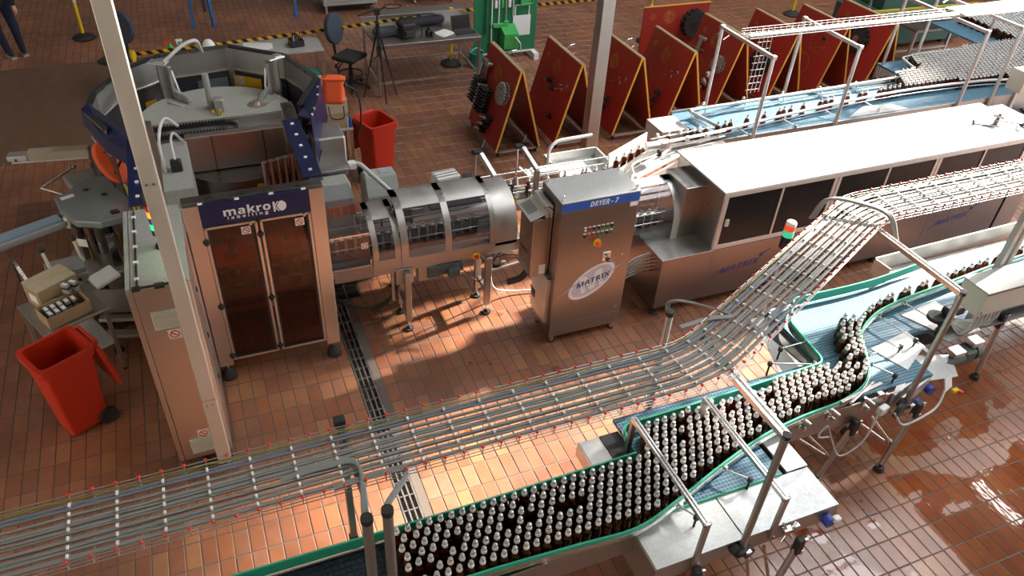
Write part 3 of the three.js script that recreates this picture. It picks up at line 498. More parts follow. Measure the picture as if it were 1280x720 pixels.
// ---------- label stations on the far side ----------
{
  const s = thing('label_station', 'round glue label station under a smoky plastic hood with a long label magazine', 'label station', [-1.18, 0, -7.9]);
  const smoky = phy(C(0.20, 0.23, 0.23), 0.22, { clearcoat: 0.4 });
  mesh('lower_drum', [lathe([[0.001, 0.28], [0.36, 0.28], [0.40, 0.34], [0.42, 0.62], [0.40, 0.66], [0.001, 0.66]], 40, -1.15, 0.1, -7.72)], M.steelDull, s, 'dull steel drum');
  mesh('mechanism', [cyl(0.13, 0.4, -1.2, 0.95, -7.78), cyl(0.1, 0.42, -0.98, 0.95, -7.62), cyl(0.05, 0.4, -1.4, 0.95, -7.66), rbox(0.08, 0.38, 0.06, -1.1, 0.94, -7.42, 0.01), rbox(0.05, 0.38, 0.1, -1.45, 0.95, -7.9, 0.01), cyl(0.09, 0.3, -0.88, 0.95, -7.85)], M.steelDark, s);
  for (const [x, z] of [[-1.03, -7.5], [-1.33, -7.55], [-0.92, -7.7]]) mesh('brass_pin', cyl(0.014, 0.3, x, 0.93, z, 'y', 10), std(C(0.5, 0.3, 0.06), 0.35, { metalness: 1 }), s);
  const hood = [[-1.58, -8.12], [-1.30, -8.42], [-0.95, -8.5], [-0.82, -8.3], [-0.80, -7.75], [-0.92, -7.58], [-1.15, -7.52], [-1.38, -7.62], [-1.52, -7.85]];
  mesh('hood', xf(extrude(hood.map(([x, z]) => [x, -z]), 0.05, 0.015), 0, 1.17, 0, 0, -PI / 2), smoky, s, 'smoky grey plastic hood');
  mesh('hood_hatch', [rbox(0.08, 0.012, 0.07, -1.02, 1.243, -7.66, 0.004, 0.3), rbox(0.08, 0.012, 0.07, -0.86, 1.243, -7.9, 0.004, 0.3), rbox(0.05, 0.012, 0.04, -1.3, 1.243, -8.2, 0.004), rbox(0.05, 0.012, 0.04, -1.12, 1.243, -8.05, 0.004)], M.black, s);
  mesh('hood_label', [rbox(0.13, 0.004, 0.06, -1.47, 1.24, -8.1, 0.001, 0.4)], M.paper, s);
  mesh('front_notice', [rbox(0.10, 0.09, 0.006, -1.37, 1.02, -7.52, 0.002, -0.5)], M.paper, s);
  mesh('yellow_notice', [rbox(0.05, 0.09, 0.006, -1.43, 1.03, -7.56, 0.002, -0.5), rbox(0.08, 0.07, 0.006, -0.86, 0.7, -7.42, 0.002, 0.6)], std(C(0.75, 0.4, 0.02), 0.5), s);
  // magazine: a long channel reaching outwards
  const A = V(-2.35, 1.10, -7.44), B = V(-1.46, 1.10, -7.86), d = B.clone().sub(A).normalize(), n = V(-d.z, 0, d.x);
  mesh('magazine', [bar(A, B, 0.15, 0.03), bar(A.clone().addScaledVector(n, 0.085).setY(1.14), B.clone().addScaledVector(n, 0.085).setY(1.14), 0.02, 0.05), bar(A.clone().addScaledVector(n, -0.085).setY(1.14), B.clone().addScaledVector(n, -0.085).setY(1.14), 0.02, 0.05)], M.alu, s, 'long channel shaped label magazine');
  mesh('label_stack', bar(A.clone().lerp(B, 0.2).setY(1.155), B.clone().lerp(A, 0.1).setY(1.155), 0.13, 0.07), std(C(0.20, 0.27, 0.32), 0.5), s, 'blue grey stack of labels');
  mesh('magazine_end', [rbox(0.07, 0.14, 0.24, -1.44, 1.13, -7.86, 0.02, -0.44), rbox(0.12, 0.05, 0.26, -2.12, 1.12, -7.55, 0.01, -0.44)], M.beigeBox, s);
  const gb = mesh('gear_box', [xf(rbox(0.34, 0.12, 0.26, 0, 0, 0, 0.012), -1.54, 0.92, -7.24, 0.2)], M.greyPaint, s, 'grey painted gear box');
  mesh('gear_front', [xf(rbox(0.34, 0.14, 0.02, 0, -0.06, 0.14, 0.006), -1.54, 0.92, -7.24, 0.2)], M.steelDull, gb);
  mesh('dial', [-0.08, -0.03, 0.03, 0.09].map((k) => { const g = cyl(0.015, 0.02, k, -0.05, 0.155, 'z', 12); return xf(g, -1.54, 0.92, -7.24, 0.2); }), M.black, gb);
  for (const [x, z, y] of [[-1.66, -7.22, 1.14], [-1.38, -7.3, 1.17]]) { mesh('lever', rod(V(x, 0.95, z), V(x - 0.035, y, z - 0.08), 0.016), M.beigeBox, gb); mesh('lever_knob', sph(0.032, x - 0.035, y + 0.01, z - 0.08), M.black, gb); }
  mesh('leg', [cyl(0.05, 0.72, -1.54, 0.5, -7.24), cyl(0.09, 0.03, -1.54, 0.15, -7.24)], M.steelDull, s);
  mesh('plinth', [lim(-1.5, -0.72, 0.08, 0.36, -8.0, -7.35, 0.01)], M.steelDark, s);
  for (const [x, z] of [[-1.42, -7.42], [-0.8, -7.42], [-1.42, -7.9], [-0.8, -7.9]]) mesh('foot', cyl(0.04, 0.08, x, 0.04, z), M.rubber, s);
  mesh('linkage', [rod(V(-1.95, 0.62, -7.42), V(-1.6, 0.8, -7.25), 0.02), rod(V(-1.0, 0.55, -7.28), V(-0.95, 0.33, -7.25), 0.014)], M.steelDull, s);

  const q = thing('label_station', 'smaller label station with a tan label tray and bent wire guard', 'label station', [-1.35, 0, -8.85]);
  mesh('stand', [cyl(0.16, 0.86, -1.25, 0.53, -8.72), cyl(0.24, 0.1, -1.25, 0.05, -8.72)], M.steelDark, q);
  mesh('housing', [xf(rbox(0.42, 0.12, 0.34, 0, 0, 0, 0.02), -1.33, 1.05, -8.75, 0.35), xf(rbox(0.3, 0.1, 0.24, 0, -0.1, 0.04, 0.02), -1.30, 1.0, -8.68, 0.35), rbox(0.2, 0.3, 0.24, -1.12, 1.1, -8.85, 0.03)], M.greyPaint, q, 'grey painted housing');
  mesh('bolt', [[-1.42, -8.58], [-1.36, -8.56], [-1.30, -8.54], [-1.24, -8.52]].map(([x, z]) => cyl(0.014, 0.03, x, 0.97, z, 'z', 10)), M.black, q);
  mesh('label_tray', [xf(rbox(0.62, 0.09, 0.13, 0, 0, 0, 0.006), -1.57, 1.28, -9.06, -0.12)], std(C(0.40, 0.35, 0.27), 0.6), q, 'tan label tray');
  mesh('tray_rail', [xf(rbox(0.9, 0.02, 0.16, 0, -0.05, 0, 0.004), -1.6, 1.28, -9.06, -0.12), xf(rbox(0.2, 0.06, 0.13, -0.42, 0, 0, 0.01), -1.57, 1.27, -9.06, -0.12)], M.alu, q);
  mesh('end_knob', cyl(0.055, 0.06, -2.0, 1.24, -9.1, 'y', 18), M.black, q);
  mesh('wire_guard', pipe([V(-1.5, 1.12, -8.95), V(-1.80, 1.06, -8.70), V(-1.45, 1.16, -8.22)], 0.014, 0.03), M.steelBright, q, 'bent steel wire guard');
  mesh('drive', [cyl(0.08, 0.3, -1.16, 1.28, -8.75), cyl(0.05, 0.2, -1.05, 1.3, -8.62), rbox(0.16, 0.1, 0.2, -1.2, 1.22, -8.9, 0.02), sph(0.03, -1.45, 1.17, -8.9), sph(0.03, -1.5, 1.12, -9.0)], M.steelDark, q);

  const r1 = thing('plastic_cover', 'orange red plastic cover leaning beside the smoky hood', 'cover', [-1.0, 1.15, -8.15]);
  const oval = circlePts(0.1, 28, 0, 2 * PI, 1, 2.2);
  mesh('shell', xf(extrude(oval, 0.06, 0.02), -1.0, 1.52, -8.18, 0.45, -0.5, 0.18), M.orange, r1);
  mesh('bolt', [xf(cyl(0.014, 0.02, 0, 0.12, 0.09, 'z', 10), -1.0, 1.52, -8.18, 0.45, -0.5, 0.18), xf(cyl(0.014, 0.02, 0, -0.1, 0.09, 'z', 10), -1.0, 1.52, -8.18, 0.45, -0.5, 0.18), xf(cyl(0.014, 0.02, 0.02, 0, 0.09, 'z', 10), -1.0, 1.52, -8.18, 0.45, -0.5, 0.18)], M.steelDark, r1);
  mesh('hose', [cable([V(-0.9, 1.25, -8.1), V(-0.84, 1.35, -7.9), V(-0.8, 1.28, -7.7), V(-0.78, 1.1, -7.6)], 0.016), cable([V(-0.93, 1.27, -8.1), V(-0.88, 1.38, -7.9), V(-0.84, 1.3, -7.7), V(-0.82, 1.12, -7.6)], 0.014)], std(C(0.5, 0.45, 0.03), 0.5), r1);
  mesh('strut', [rod(V(-0.95, 1.62, -8.1), V(-0.68, 1.7, -8.0), 0.012), rod(V(-1.02, 1.35, -8.1), V(-0.85, 1.65, -8.0), 0.012), rod(V(-1.0, 0.9, -8.2), V(-1.0, 1.4, -8.2), 0.03)], M.black, r1);
  const r2 = thing('plastic_cover', 'bright orange rounded cover on the guard ring near the cardboard boxes', 'cover', [1.48, 1.55, -8.8]);
  mesh('shell', [xf(rbox(0.26, 0.34, 0.18, 0, 0, 0, 0.06), 1.50, 1.78, -8.80, -0.2, -0.2, -0.05)], M.orange, r2);
  mesh('lip', [xf(rbox(0.28, 0.03, 0.2, 0, 0.13, 0, 0.012), 1.50, 1.78, -8.80, -0.2, -0.2, -0.05)], M.orange, r2);
  mesh('cable', [cable([V(1.62, 1.85, -8.75), V(1.75, 1.75, -8.75), V(1.82, 1.3, -8.9), V(1.78, 0.95, -9.1)], 0.012), sph(0.03, 1.63, 1.85, -8.74), cable([V(1.4, 1.62, -8.7), V(1.42, 1.5, -8.62), V(1.55, 1.5, -8.6), V(1.58, 1.6, -8.7)], 0.008)], M.cableBlack, r2);
  mesh('arm', rod(V(1.28, 1.6, -8.7), V(1.45, 1.72, -8.78), 0.03), M.steelDark, r2);
}
// ---------- covered conveyor between labeller and dryer ----------
const alongX = (g, x0) => { g.rotateY(PI / 2); g.translate(x0, 0, 0); return g; };   // outline (-z, y) extruded along +x
function shellX(prof, x0, x1, t = 0.006) {   // prof: [z, y] from front bottom to back; a thin bent sheet along x
  const inn = prof.map(([z, y], k) => { const p = prof[Math.max(0, k - 1)], q = prof[Math.min(prof.length - 1, k + 1)], dz = q[0] - p[0], dy = q[1] - p[1], L = Math.hypot(dz, dy); return [z - t * dy / L, y + t * dz / L]; }), pos = [];
  const quad = (a, b, c, d) => pos.push(...a, ...b, ...c, ...a, ...c, ...d), at = (p, x) => [x, p[1], p[0]], n = prof.length;
  for (let k = 0; k < n - 1; k++) { quad(at(prof[k], x0), at(prof[k], x1), at(prof[k + 1], x1), at(prof[k + 1], x0)); quad(at(inn[k], x1), at(inn[k], x0), at(inn[k + 1], x0), at(inn[k + 1], x1)); quad(at(inn[k], x0), at(prof[k], x0), at(prof[k + 1], x0), at(inn[k + 1], x0)); quad(at(prof[k], x1), at(inn[k], x1), at(inn[k + 1], x1), at(prof[k + 1], x1)); }
  quad(at(inn[0], x0), at(inn[0], x1), at(prof[0], x1), at(prof[0], x0)); quad(at(prof[n - 1], x0), at(prof[n - 1], x1), at(inn[n - 1], x1), at(inn[n - 1], x0));
  const g = new THREE.BufferGeometry(); g.setAttribute('position', new THREE.Float32BufferAttribute(pos, 3)); g.computeVertexNormals(); g.setAttribute('uv', new THREE.Float32BufferAttribute(new Float32Array(pos.length / 3 * 2), 2));
  return toCreasedNormals(g, 0.5);
}
const arch = (zf, zb, y0, y1, ytop, n = 10) => { const r = [[zf, y0]]; for (let k = 0; k <= n; k++) { const a = PI / 2 * k / n; r.push([zf + (zb - zf) * (1 - Math.cos(a)) * 0.72, y1 + (ytop - y1) * Math.sin(a)]); } r.push([zb, ytop]); return r; };
const squareLeg = (x, z, top, w = 0.065) => [lim(x - w / 2, x + w / 2, 0.13, top, z - w / 2, z + w / 2, 0.004)];
{
  const c = thing('tunnel_conveyor', 'hooded conveyor with curved clear covers on steel legs joining labeller and dryer', 'conveyor', [2.0, 0, -6.6]);
  mesh('bed', [lim(0.92, 3.0, 0.80, 0.93, -6.98, -6.9), lim(1.32, 3.0, 0.76, 0.90, -6.46, -6.40, 0.004), lim(0.92, 1.32, 0.74, 0.90, -6.48, -6.42, 0.004), lim(0.92, 3.0, 0.86, 0.90, -6.9, -6.46)], M.steel, c, 'satin steel conveyor bed');
  mesh('chain', [lim(0.92, 3.0, 0.90, 0.915, -6.84, -6.56)], M.steelDark, c, 'dark steel slat chain');
  mesh('gear_housing', [lim(1.55, 1.74, 0.60, 0.80, -6.48, -6.38, 0.008), lim(1.80, 2.0, 0.58, 0.76, -6.52, -6.40, 0.01)], M.steel, c);
  const leg = (x) => { for (const z of [-6.34, -6.66]) { mesh('leg', squareLeg(x, z, 0.78), M.steel, c); mesh('foot', [cyl(0.05, 0.018, x, 0.012, z), cyl(0.035, 0.03, x, 0.03, z, 'y', 16, 0.012)], M.rubber, c); mesh('spindle', cyl(0.009, 0.12, x, 0.09, z), M.chrome, c); } mesh('brace', lim(x - 0.02, x + 0.02, 0.28, 0.33, -6.64, -6.36), M.steel, c); };
  leg(1.66); leg(2.57);
  // small front box of the clear guard by the labeller
  const cb = mesh('clear_guard', [lim(0.91, 1.31, 0.60, 1.30, -6.425, -6.42), lim(0.91, 1.31, 1.295, 1.30, -6.80, -6.42), lim(0.905, 0.91, 0.9, 1.30, -6.80, -6.42), lim(1.305, 1.31, 0.9, 1.30, -6.80, -6.42), lim(0.91, 1.27, 1.2, 1.50, -6.805, -6.80), lim(0.91, 1.27, 1.495, 1.50, -7.10, -6.80), lim(1.265, 1.27, 1.2, 1.50, -7.10, -6.80)], M.clear, c, 'clear plastic box guard');
  mesh('edge_strip', [lim(0.91, 1.31, 1.29, 1.305, -6.43, -6.415), lim(0.90, 1.31, 0.90, 0.915, -6.425, -6.41), lim(1.30, 1.315, 0.7, 0.98, -6.43, -6.41)], M.steelBright, cb);
  mesh('warning_label', [lim(1.22, 1.29, 1.12, 1.19, -6.419, -6.417)], M.white, cb);
  mesh('warning_print', [xf(prep(new THREE.TorusGeometry(0.025, 0.004, 6, 20)), 1.255, 1.155, -6.416)], M.redCap, cb);
  mesh('rubber_flap', [0, 1, 2, 3, 4].map((k) => lim(0.93 + k * 0.075, 0.985 + k * 0.075, 1.2, 1.32, -6.96, -6.955)), M.orange, c);
  // curved hoods
  const hood = (x0, x1, prof, ribs, nm) => {
    const h = mesh('hood_cover', [shellX(prof, x0, x1, 0.005)], M.clear, c, nm);
    for (const [a, b] of ribs) mesh('hood_rib', shellX(prof.map(([z, y]) => [z + 0.003, y + 0.003]), a, b, 0.011), M.steel, h);
    mesh('hood_sill', [lim(x0, x1, prof[0][1] - 0.02, prof[0][1] + 0.07, prof[0][0] - 0.004, prof[0][0] + 0.009)], M.steel, h);
    const t = prof[prof.length - 1], u = prof[prof.length - 4]; mesh('hood_crown', shellX(prof.slice(-5).map(([z, y]) => [z + 0.003, y + 0.003]), x0, x1, 0.011), M.steelDull, h);
    const n = Math.max(2, Math.round((x1 - x0) / 0.16)); for (let k = 0; k <= n; k++) mesh('rivet', [sph(0.007, x0 + 0.02 + (x1 - x0 - 0.04) * k / n, u[1] + 0.006, u[0] + 0.004, 1, 1, 1, 8, 6)], M.chrome, h);
  };
  hood(1.33, 1.62, arch(-6.40, -6.90, 0.88, 1.02, 1.36), [[1.33, 1.39], [1.56, 1.62]], 'short curved clear hood');
  hood(1.625, 2.66, arch(-6.385, -6.92, 0.86, 1.04, 1.45), [[1.625, 1.70], [2.10, 2.17], [2.60, 2.66]], 'long curved clear hood with three steel ribs');
  mesh('hood_end', [shellX(arch(-6.40, -6.92, 0.86, 1.04, 1.40), 2.66, 2.92, 0.01)], M.steelDull, c, 'plain steel end of the hood');
  mesh('hood_cheek', [alongX(extrude(arch(-6.40, -6.92, 0.90, 1.04, 1.36).concat([[-6.92, 0.90]]).map(([z, y]) => [-z, y]), 0.006), 2.915)], M.steel, c);
  mesh('guide', [pipe([V(0.95, 1.02, -6.60), V(2.9, 1.02, -6.60)], 0.008), pipe([V(0.95, 1.02, -6.80), V(2.9, 1.02, -6.80)], 0.008), pipe([V(0.95, 1.14, -6.82), V(2.9, 1.14, -6.82)], 0.008)], M.steelBright, c);
  // drive motor and emergency stop under the hood
  const m = mesh('motor', [cyl(0.075, 0.24, 2.14, 0.68, -6.44, 'x', 20), rbox(0.15, 0.15, 0.15, 1.97, 0.68, -6.45, 0.02), rbox(0.13, 0.10, 0.08, 2.18, 0.66, -6.36, 0.012), cyl(0.07, 0.03, 2.28, 0.68, -6.44, 'x', 20)], M.motor, c, 'dark green geared motor');
  for (let k = 0; k < 7; k++) mesh('cooling_fin', cyl(0.082, 0.008, 2.05 + k * 0.026, 0.68, -6.44, 'x', 20), M.motor, m);
  const e = mesh('stop_box', rbox(0.07, 0.07, 0.05, 2.44, 0.80, -6.385, 0.006), M.yellow, c, 'yellow emergency stop box');
  mesh('stop_button', [cyl(0.022, 0.03, 2.44, 0.80, -6.35, 'z', 16)], M.redCap, e);
  mesh('loose_cable', [cable([V(2.5, 0.75, -6.40), V(2.62, 0.60, -6.42), V(2.75, 0.72, -6.45), V(2.9, 0.62, -6.5)], 0.008), cable([V(2.3, 0.62, -6.42), V(2.5, 0.42, -6.40), V(2.6, 0.66, -6.4), V(2.8, 0.7, -6.42), V(2.95, 0.74, -6.3)], 0.007)], M.cableBlack, c);
  mesh('white_hose', [cable([V(2.62, 0.6, -6.42), V(2.72, 0.2, -6.5), V(2.95, 0.06, -6.55), V(3.3, 0.03, -6.5)], 0.01), pipe([V(2.6, 0.62, -6.3), V(2.95, 0.7, -6.25)], 0.012)], M.hose, c);
  mesh('cable_bundle', [0, 1, 2, 3].map((k) => cable([V(0.95, 0.30 + 0.02 * k, -6.75 + 0.03 * k), V(1.2, 0.20 + 0.02 * k, -6.62 + 0.03 * k), V(1.45, 0.24 + 0.03 * k, -6.55 + 0.02 * k), V(1.6, 0.55, -6.52 + 0.02 * k)], 0.016)), M.cableBlack, c, 'sagging bundle of black cables');
  mesh('sensor_bracket', [lim(1.5, 1.53, 0.4, 0.78, -6.40, -6.38), rbox(0.05, 0.04, 0.04, 2.73, 0.70, -6.3, 0.006)], M.steel, c);
}
// ---------- dryer control cabinet ----------
{
  const X0 = 3.01, X1 = 3.87, Z0 = -6.06, Z1 = -5.6, H = 1.80;
  const c = thing('dryer_cabinet', 'stainless control cabinet with a blue strip lettered DRYER and rows of buttons', 'cabinet', [3.44, 0, -5.83]);
  mesh('body', [lim(X0, X1, 0.27, H, Z0, Z1, 0.006)], M.brushed, c);
  mesh('plinth', [lim(X0 + 0.005, X1 - 0.005, 0.10, 0.265, Z0 + 0.005, Z1 - 0.004, 0.004)], M.brushed, c);
  mesh('plinth_seam', [lim(X0 + 0.07, X0 + 0.073, 0.1, 0.265, Z1 - 0.006, Z1 - 0.003), lim(X1 - 0.08, X1 - 0.077, 0.1, 0.265, Z1 - 0.006, Z1 - 0.003)], M.steelDark, c);
  for (const [x, z] of [[X0 + 0.06, Z1 - 0.05], [X1 - 0.06, Z1 - 0.05], [X0 + 0.06, Z0 + 0.05], [X1 - 0.06, Z0 + 0.05]]) { mesh('foot', [cyl(0.024, 0.11, x, 0.065, z)], M.steel, c); mesh('foot_pad', cyl(0.032, 0.014, x, 0.008, z), M.rubber, c); }
  mesh('roof', [lim(X0 - 0.006, X1 + 0.006, H, H + 0.014, Z0 - 0.006, Z1 + 0.006, 0.005)], M.galv, c, 'dull grey roof sheet');
  mesh('door_edge', [lim(X0 + 0.028, X0 + 0.032, 0.28, H - 0.01, Z1, Z1 + 0.001), lim(X0, X0 + 0.01, 0.28, H, Z1, Z1 + 0.002)], M.steelDark, c);
  for (const [x, z] of [[X0 + 0.03, Z1 - 0.04], [X1 - 0.03, Z1 - 0.03], [X1 - 0.03, Z0 + 0.04], [X0 + 0.03, Z0 + 0.05]]) mesh('lifting_eye', [xf(prep(new THREE.TorusGeometry(0.022, 0.007, 8, 18)), x, H + 0.045, z, 0.6), cyl(0.012, 0.02, x, H + 0.02, z)], M.chrome, c);
  const sg = mesh('name_strip', lim(X0 + 0.002, X1 - 0.002, 1.705, 1.795, Z1, Z1 + 0.003), M.blueSign, c, 'blue name strip lettered DRYER -7');
  mesh('lettering', xf(text('DRYER - 7', 0.058, 0.002, 0.18, 0.86), 3.47, 1.75, Z1 + 0.003), M.white, sg);
  mesh('screw', cyl(0.01, 0.004, X1 - 0.05, 1.75, Z1 + 0.004, 'z', 10), M.steelDark, sg);
  mesh('type_plate', lim(X1 - 0.10, X1 - 0.015, 1.64, 1.69, Z1, Z1 + 0.002), M.paper, c);
  for (let r = 0; r < 2; r++) for (let k = 0; k < 7; k++) {
    const x = 3.295 + k * 0.05, y = 1.452 - r * 0.075 - (r ? 0.0 : 0), big = !r && !k;
    const cap = big ? M.white : (k === 1 || (r && k === 2)) ? M.redCap : (r && !k) ? M.black : k > 2 && (k + r) % 3 ? M.greenBoard : M.black;
    const b = mesh('button', [cyl(0.014, 0.012, x, y, Z1 + 0.006, 'z', 14)], cap, c);
    mesh('button_tag', lim(x - 0.016, x + 0.016, y + 0.018, y + 0.034, Z1, Z1 + 0.002), M.white, b);
    mesh('button_ring', cyl(0.018, 0.005, x, y, Z1 + 0.003, 'z', 14), M.black, b);
  }
  const es = mesh('stop_plate', cyl(0.045, 0.006, 3.45, 1.27, Z1 + 0.003, 'z', 24), M.yellow, c, 'round yellow emergency stop plate');
  mesh('stop_button', [cyl(0.02, 0.04, 3.45, 1.27, Z1 + 0.02, 'z', 16), cyl(0.026, 0.016, 3.45, 1.27, Z1 + 0.045, 'z', 16)], M.orange, es);
  mesh('door_lock', [lim(3.535, 3.63, 1.02, 1.13, Z1, Z1 + 0.012, 0.004), cyl(0.03, 0.03, 3.585, 1.07, Z1 + 0.02, 'z', 16)], M.chrome, c);
  mesh('lock_handle', [rbox(0.05, 0.022, 0.05, 3.59, 1.05, Z1 + 0.045, 0.008)], M.black, c);
  mesh('screw', [[3.77, 1.06], [3.80, 0.35]].map(([x, y]) => cyl(0.01, 0.006, x, y, Z1 + 0.003, 'z', 10)), M.chrome, c);
  // oval emblem with the maker's wordmark across it
  const em = thing('oval_sticker', 'white oval sticker with blue wordmark on the dryer control cabinet', 'sticker', [3.44, 0.78, Z1 + 0.001]);
  const tilt = 0.62, put = (g, dz) => xf(g, 3.45, 0.78, Z1 + dz, 0, 0, 0), ell = (a, b) => circlePts(1, 48).map(([x, y]) => { const X = x * a, Y = y * b; return [X * Math.cos(tilt) - Y * Math.sin(tilt), X * Math.sin(tilt) + Y * Math.cos(tilt)]; });
  mesh('oval', put(extrude(ell(0.30, 0.165), 0.0012), 0.001), std(C(0.52, 0.52, 0.62), 0.45), em);
  mesh('oval_rim', put(extrude(ell(0.29, 0.155), 0.0008, 0, [ell(0.262, 0.135)]), 0.0022), M.white, em);
  mesh('big_letter', put(xf(text('M', 0.21, 0.0008, 0.15, 1.25), 0.0, 0.0, 0, 0, 0, 0.35), 0.0022), M.white, em);
  mesh('wordmark', put(xf(text('MATRIX', 0.062, 0.0012, 0.25, 1.22), 0.02, 0.015, 0, 0, 0, 0.24), 0.0035), std(C(0.01, 0.06, 0.24), 0.4), em);
  mesh('swash', [put(extrude([[-0.39, -0.14], [-0.385, -0.125], [-0.19, 0.01], [-0.17, 0.005]], 0.0012), 0.0036), put(extrude([[0.20, 0.085], [0.22, 0.075], [0.345, 0.165], [0.335, 0.175]], 0.0012), 0.0036)], std(C(0.45, 0.45, 0.52), 0.4), em);
  mesh('small_print', Array.from({ length: 9 }, (_, k) => put(box(0.024, 0.006, 0.001, -0.09 + k * 0.034, -0.07 + k * 0.008), 0.004)), std(C(0.12, 0.14, 0.25), 0.4), em);
  // cooling unit hung on the cabinet's side
  const a = mesh('cooling_unit', [lim(2.80, 3.005, 0.86, 1.56, -6.08, -5.76, 0.01)], M.brushed, c, 'box shaped cooling unit on the side');
  const gp = mesh('vent_plate', [xf(rbox(0.20, 0.012, 0.36, 0, 0, 0, 0.004), 2.85, 1.60, -5.92, 0, 0, 0.35), lim(2.93, 3.0, 1.56, 1.70, -6.08, -5.76, 0.004)], M.galv, a, 'sloping slotted vent plate');
  for (let k = 0; k < 9; k++) mesh('slot', [xf(rbox(0.11, 0.004, 0.010, -0.02, 0.008, -0.13 + k * 0.024, 0.001), 2.85, 1.60, -5.92, 0, 0, 0.35)], M.steelDark, gp);
  const lv = mesh('louvre', lim(2.795, 2.80, 0.95, 1.12, -6.04, -5.84), M.steelDark, a);
  for (let k = 0; k < 6; k++) mesh('louvre_slat', [lim(2.788, 2.796, 0.965 + k * 0.026, 0.98 + k * 0.026, -6.03, -5.85)], M.steel, lv);
  mesh('label_plate', lim(2.90, 2.97, 0.88, 1.0, -5.76, -5.758), M.paper, a);
  mesh('cable', [cable([V(2.96, 1.62, -5.75), V(2.97, 1.5, -5.745), V(2.975, 1.0, -5.745), V(2.985, 0.9, -5.75)], 0.004), cable([V(2.93, 1.66, -5.80), V(2.95, 1.70, -5.74), V(2.99, 1.66, -5.72)], 0.006)], M.cableBlack, a);
  mesh('side_panel', [lim(2.965, 3.01, 0.27, 0.86, -6.04, -5.66, 0.006)], M.steelDull, c);
  mesh('side_cutout', [lim(2.962, 2.966, 0.42, 0.52, -6.02, -5.93), lim(2.962, 2.966, 0.50, 0.52, -6.05, -5.93)], M.black, c);
  mesh('drain_elbow', [pipe([V(2.84, 0.86, -5.9), V(2.80, 0.72, -5.95), V(2.66, 0.66, -6.0)], 0.035, 0.06, 12)], M.cableBlack, c);
  const r = []; for (let k = 0; k < 6; k++) r.push(cable([V(X1 - 0.01, 0.62 - k * 0.03, -5.85), V(X1 + 0.12, 0.66 - k * 0.035, -5.85), V(X1 + 0.26, 0.74 - k * 0.045, -5.86), V(4.33, 0.76 - k * 0.05, -5.88)], 0.012));
  mesh('cable_loom', r, M.cable, c, 'fan of grey cables running into the dryer');
}
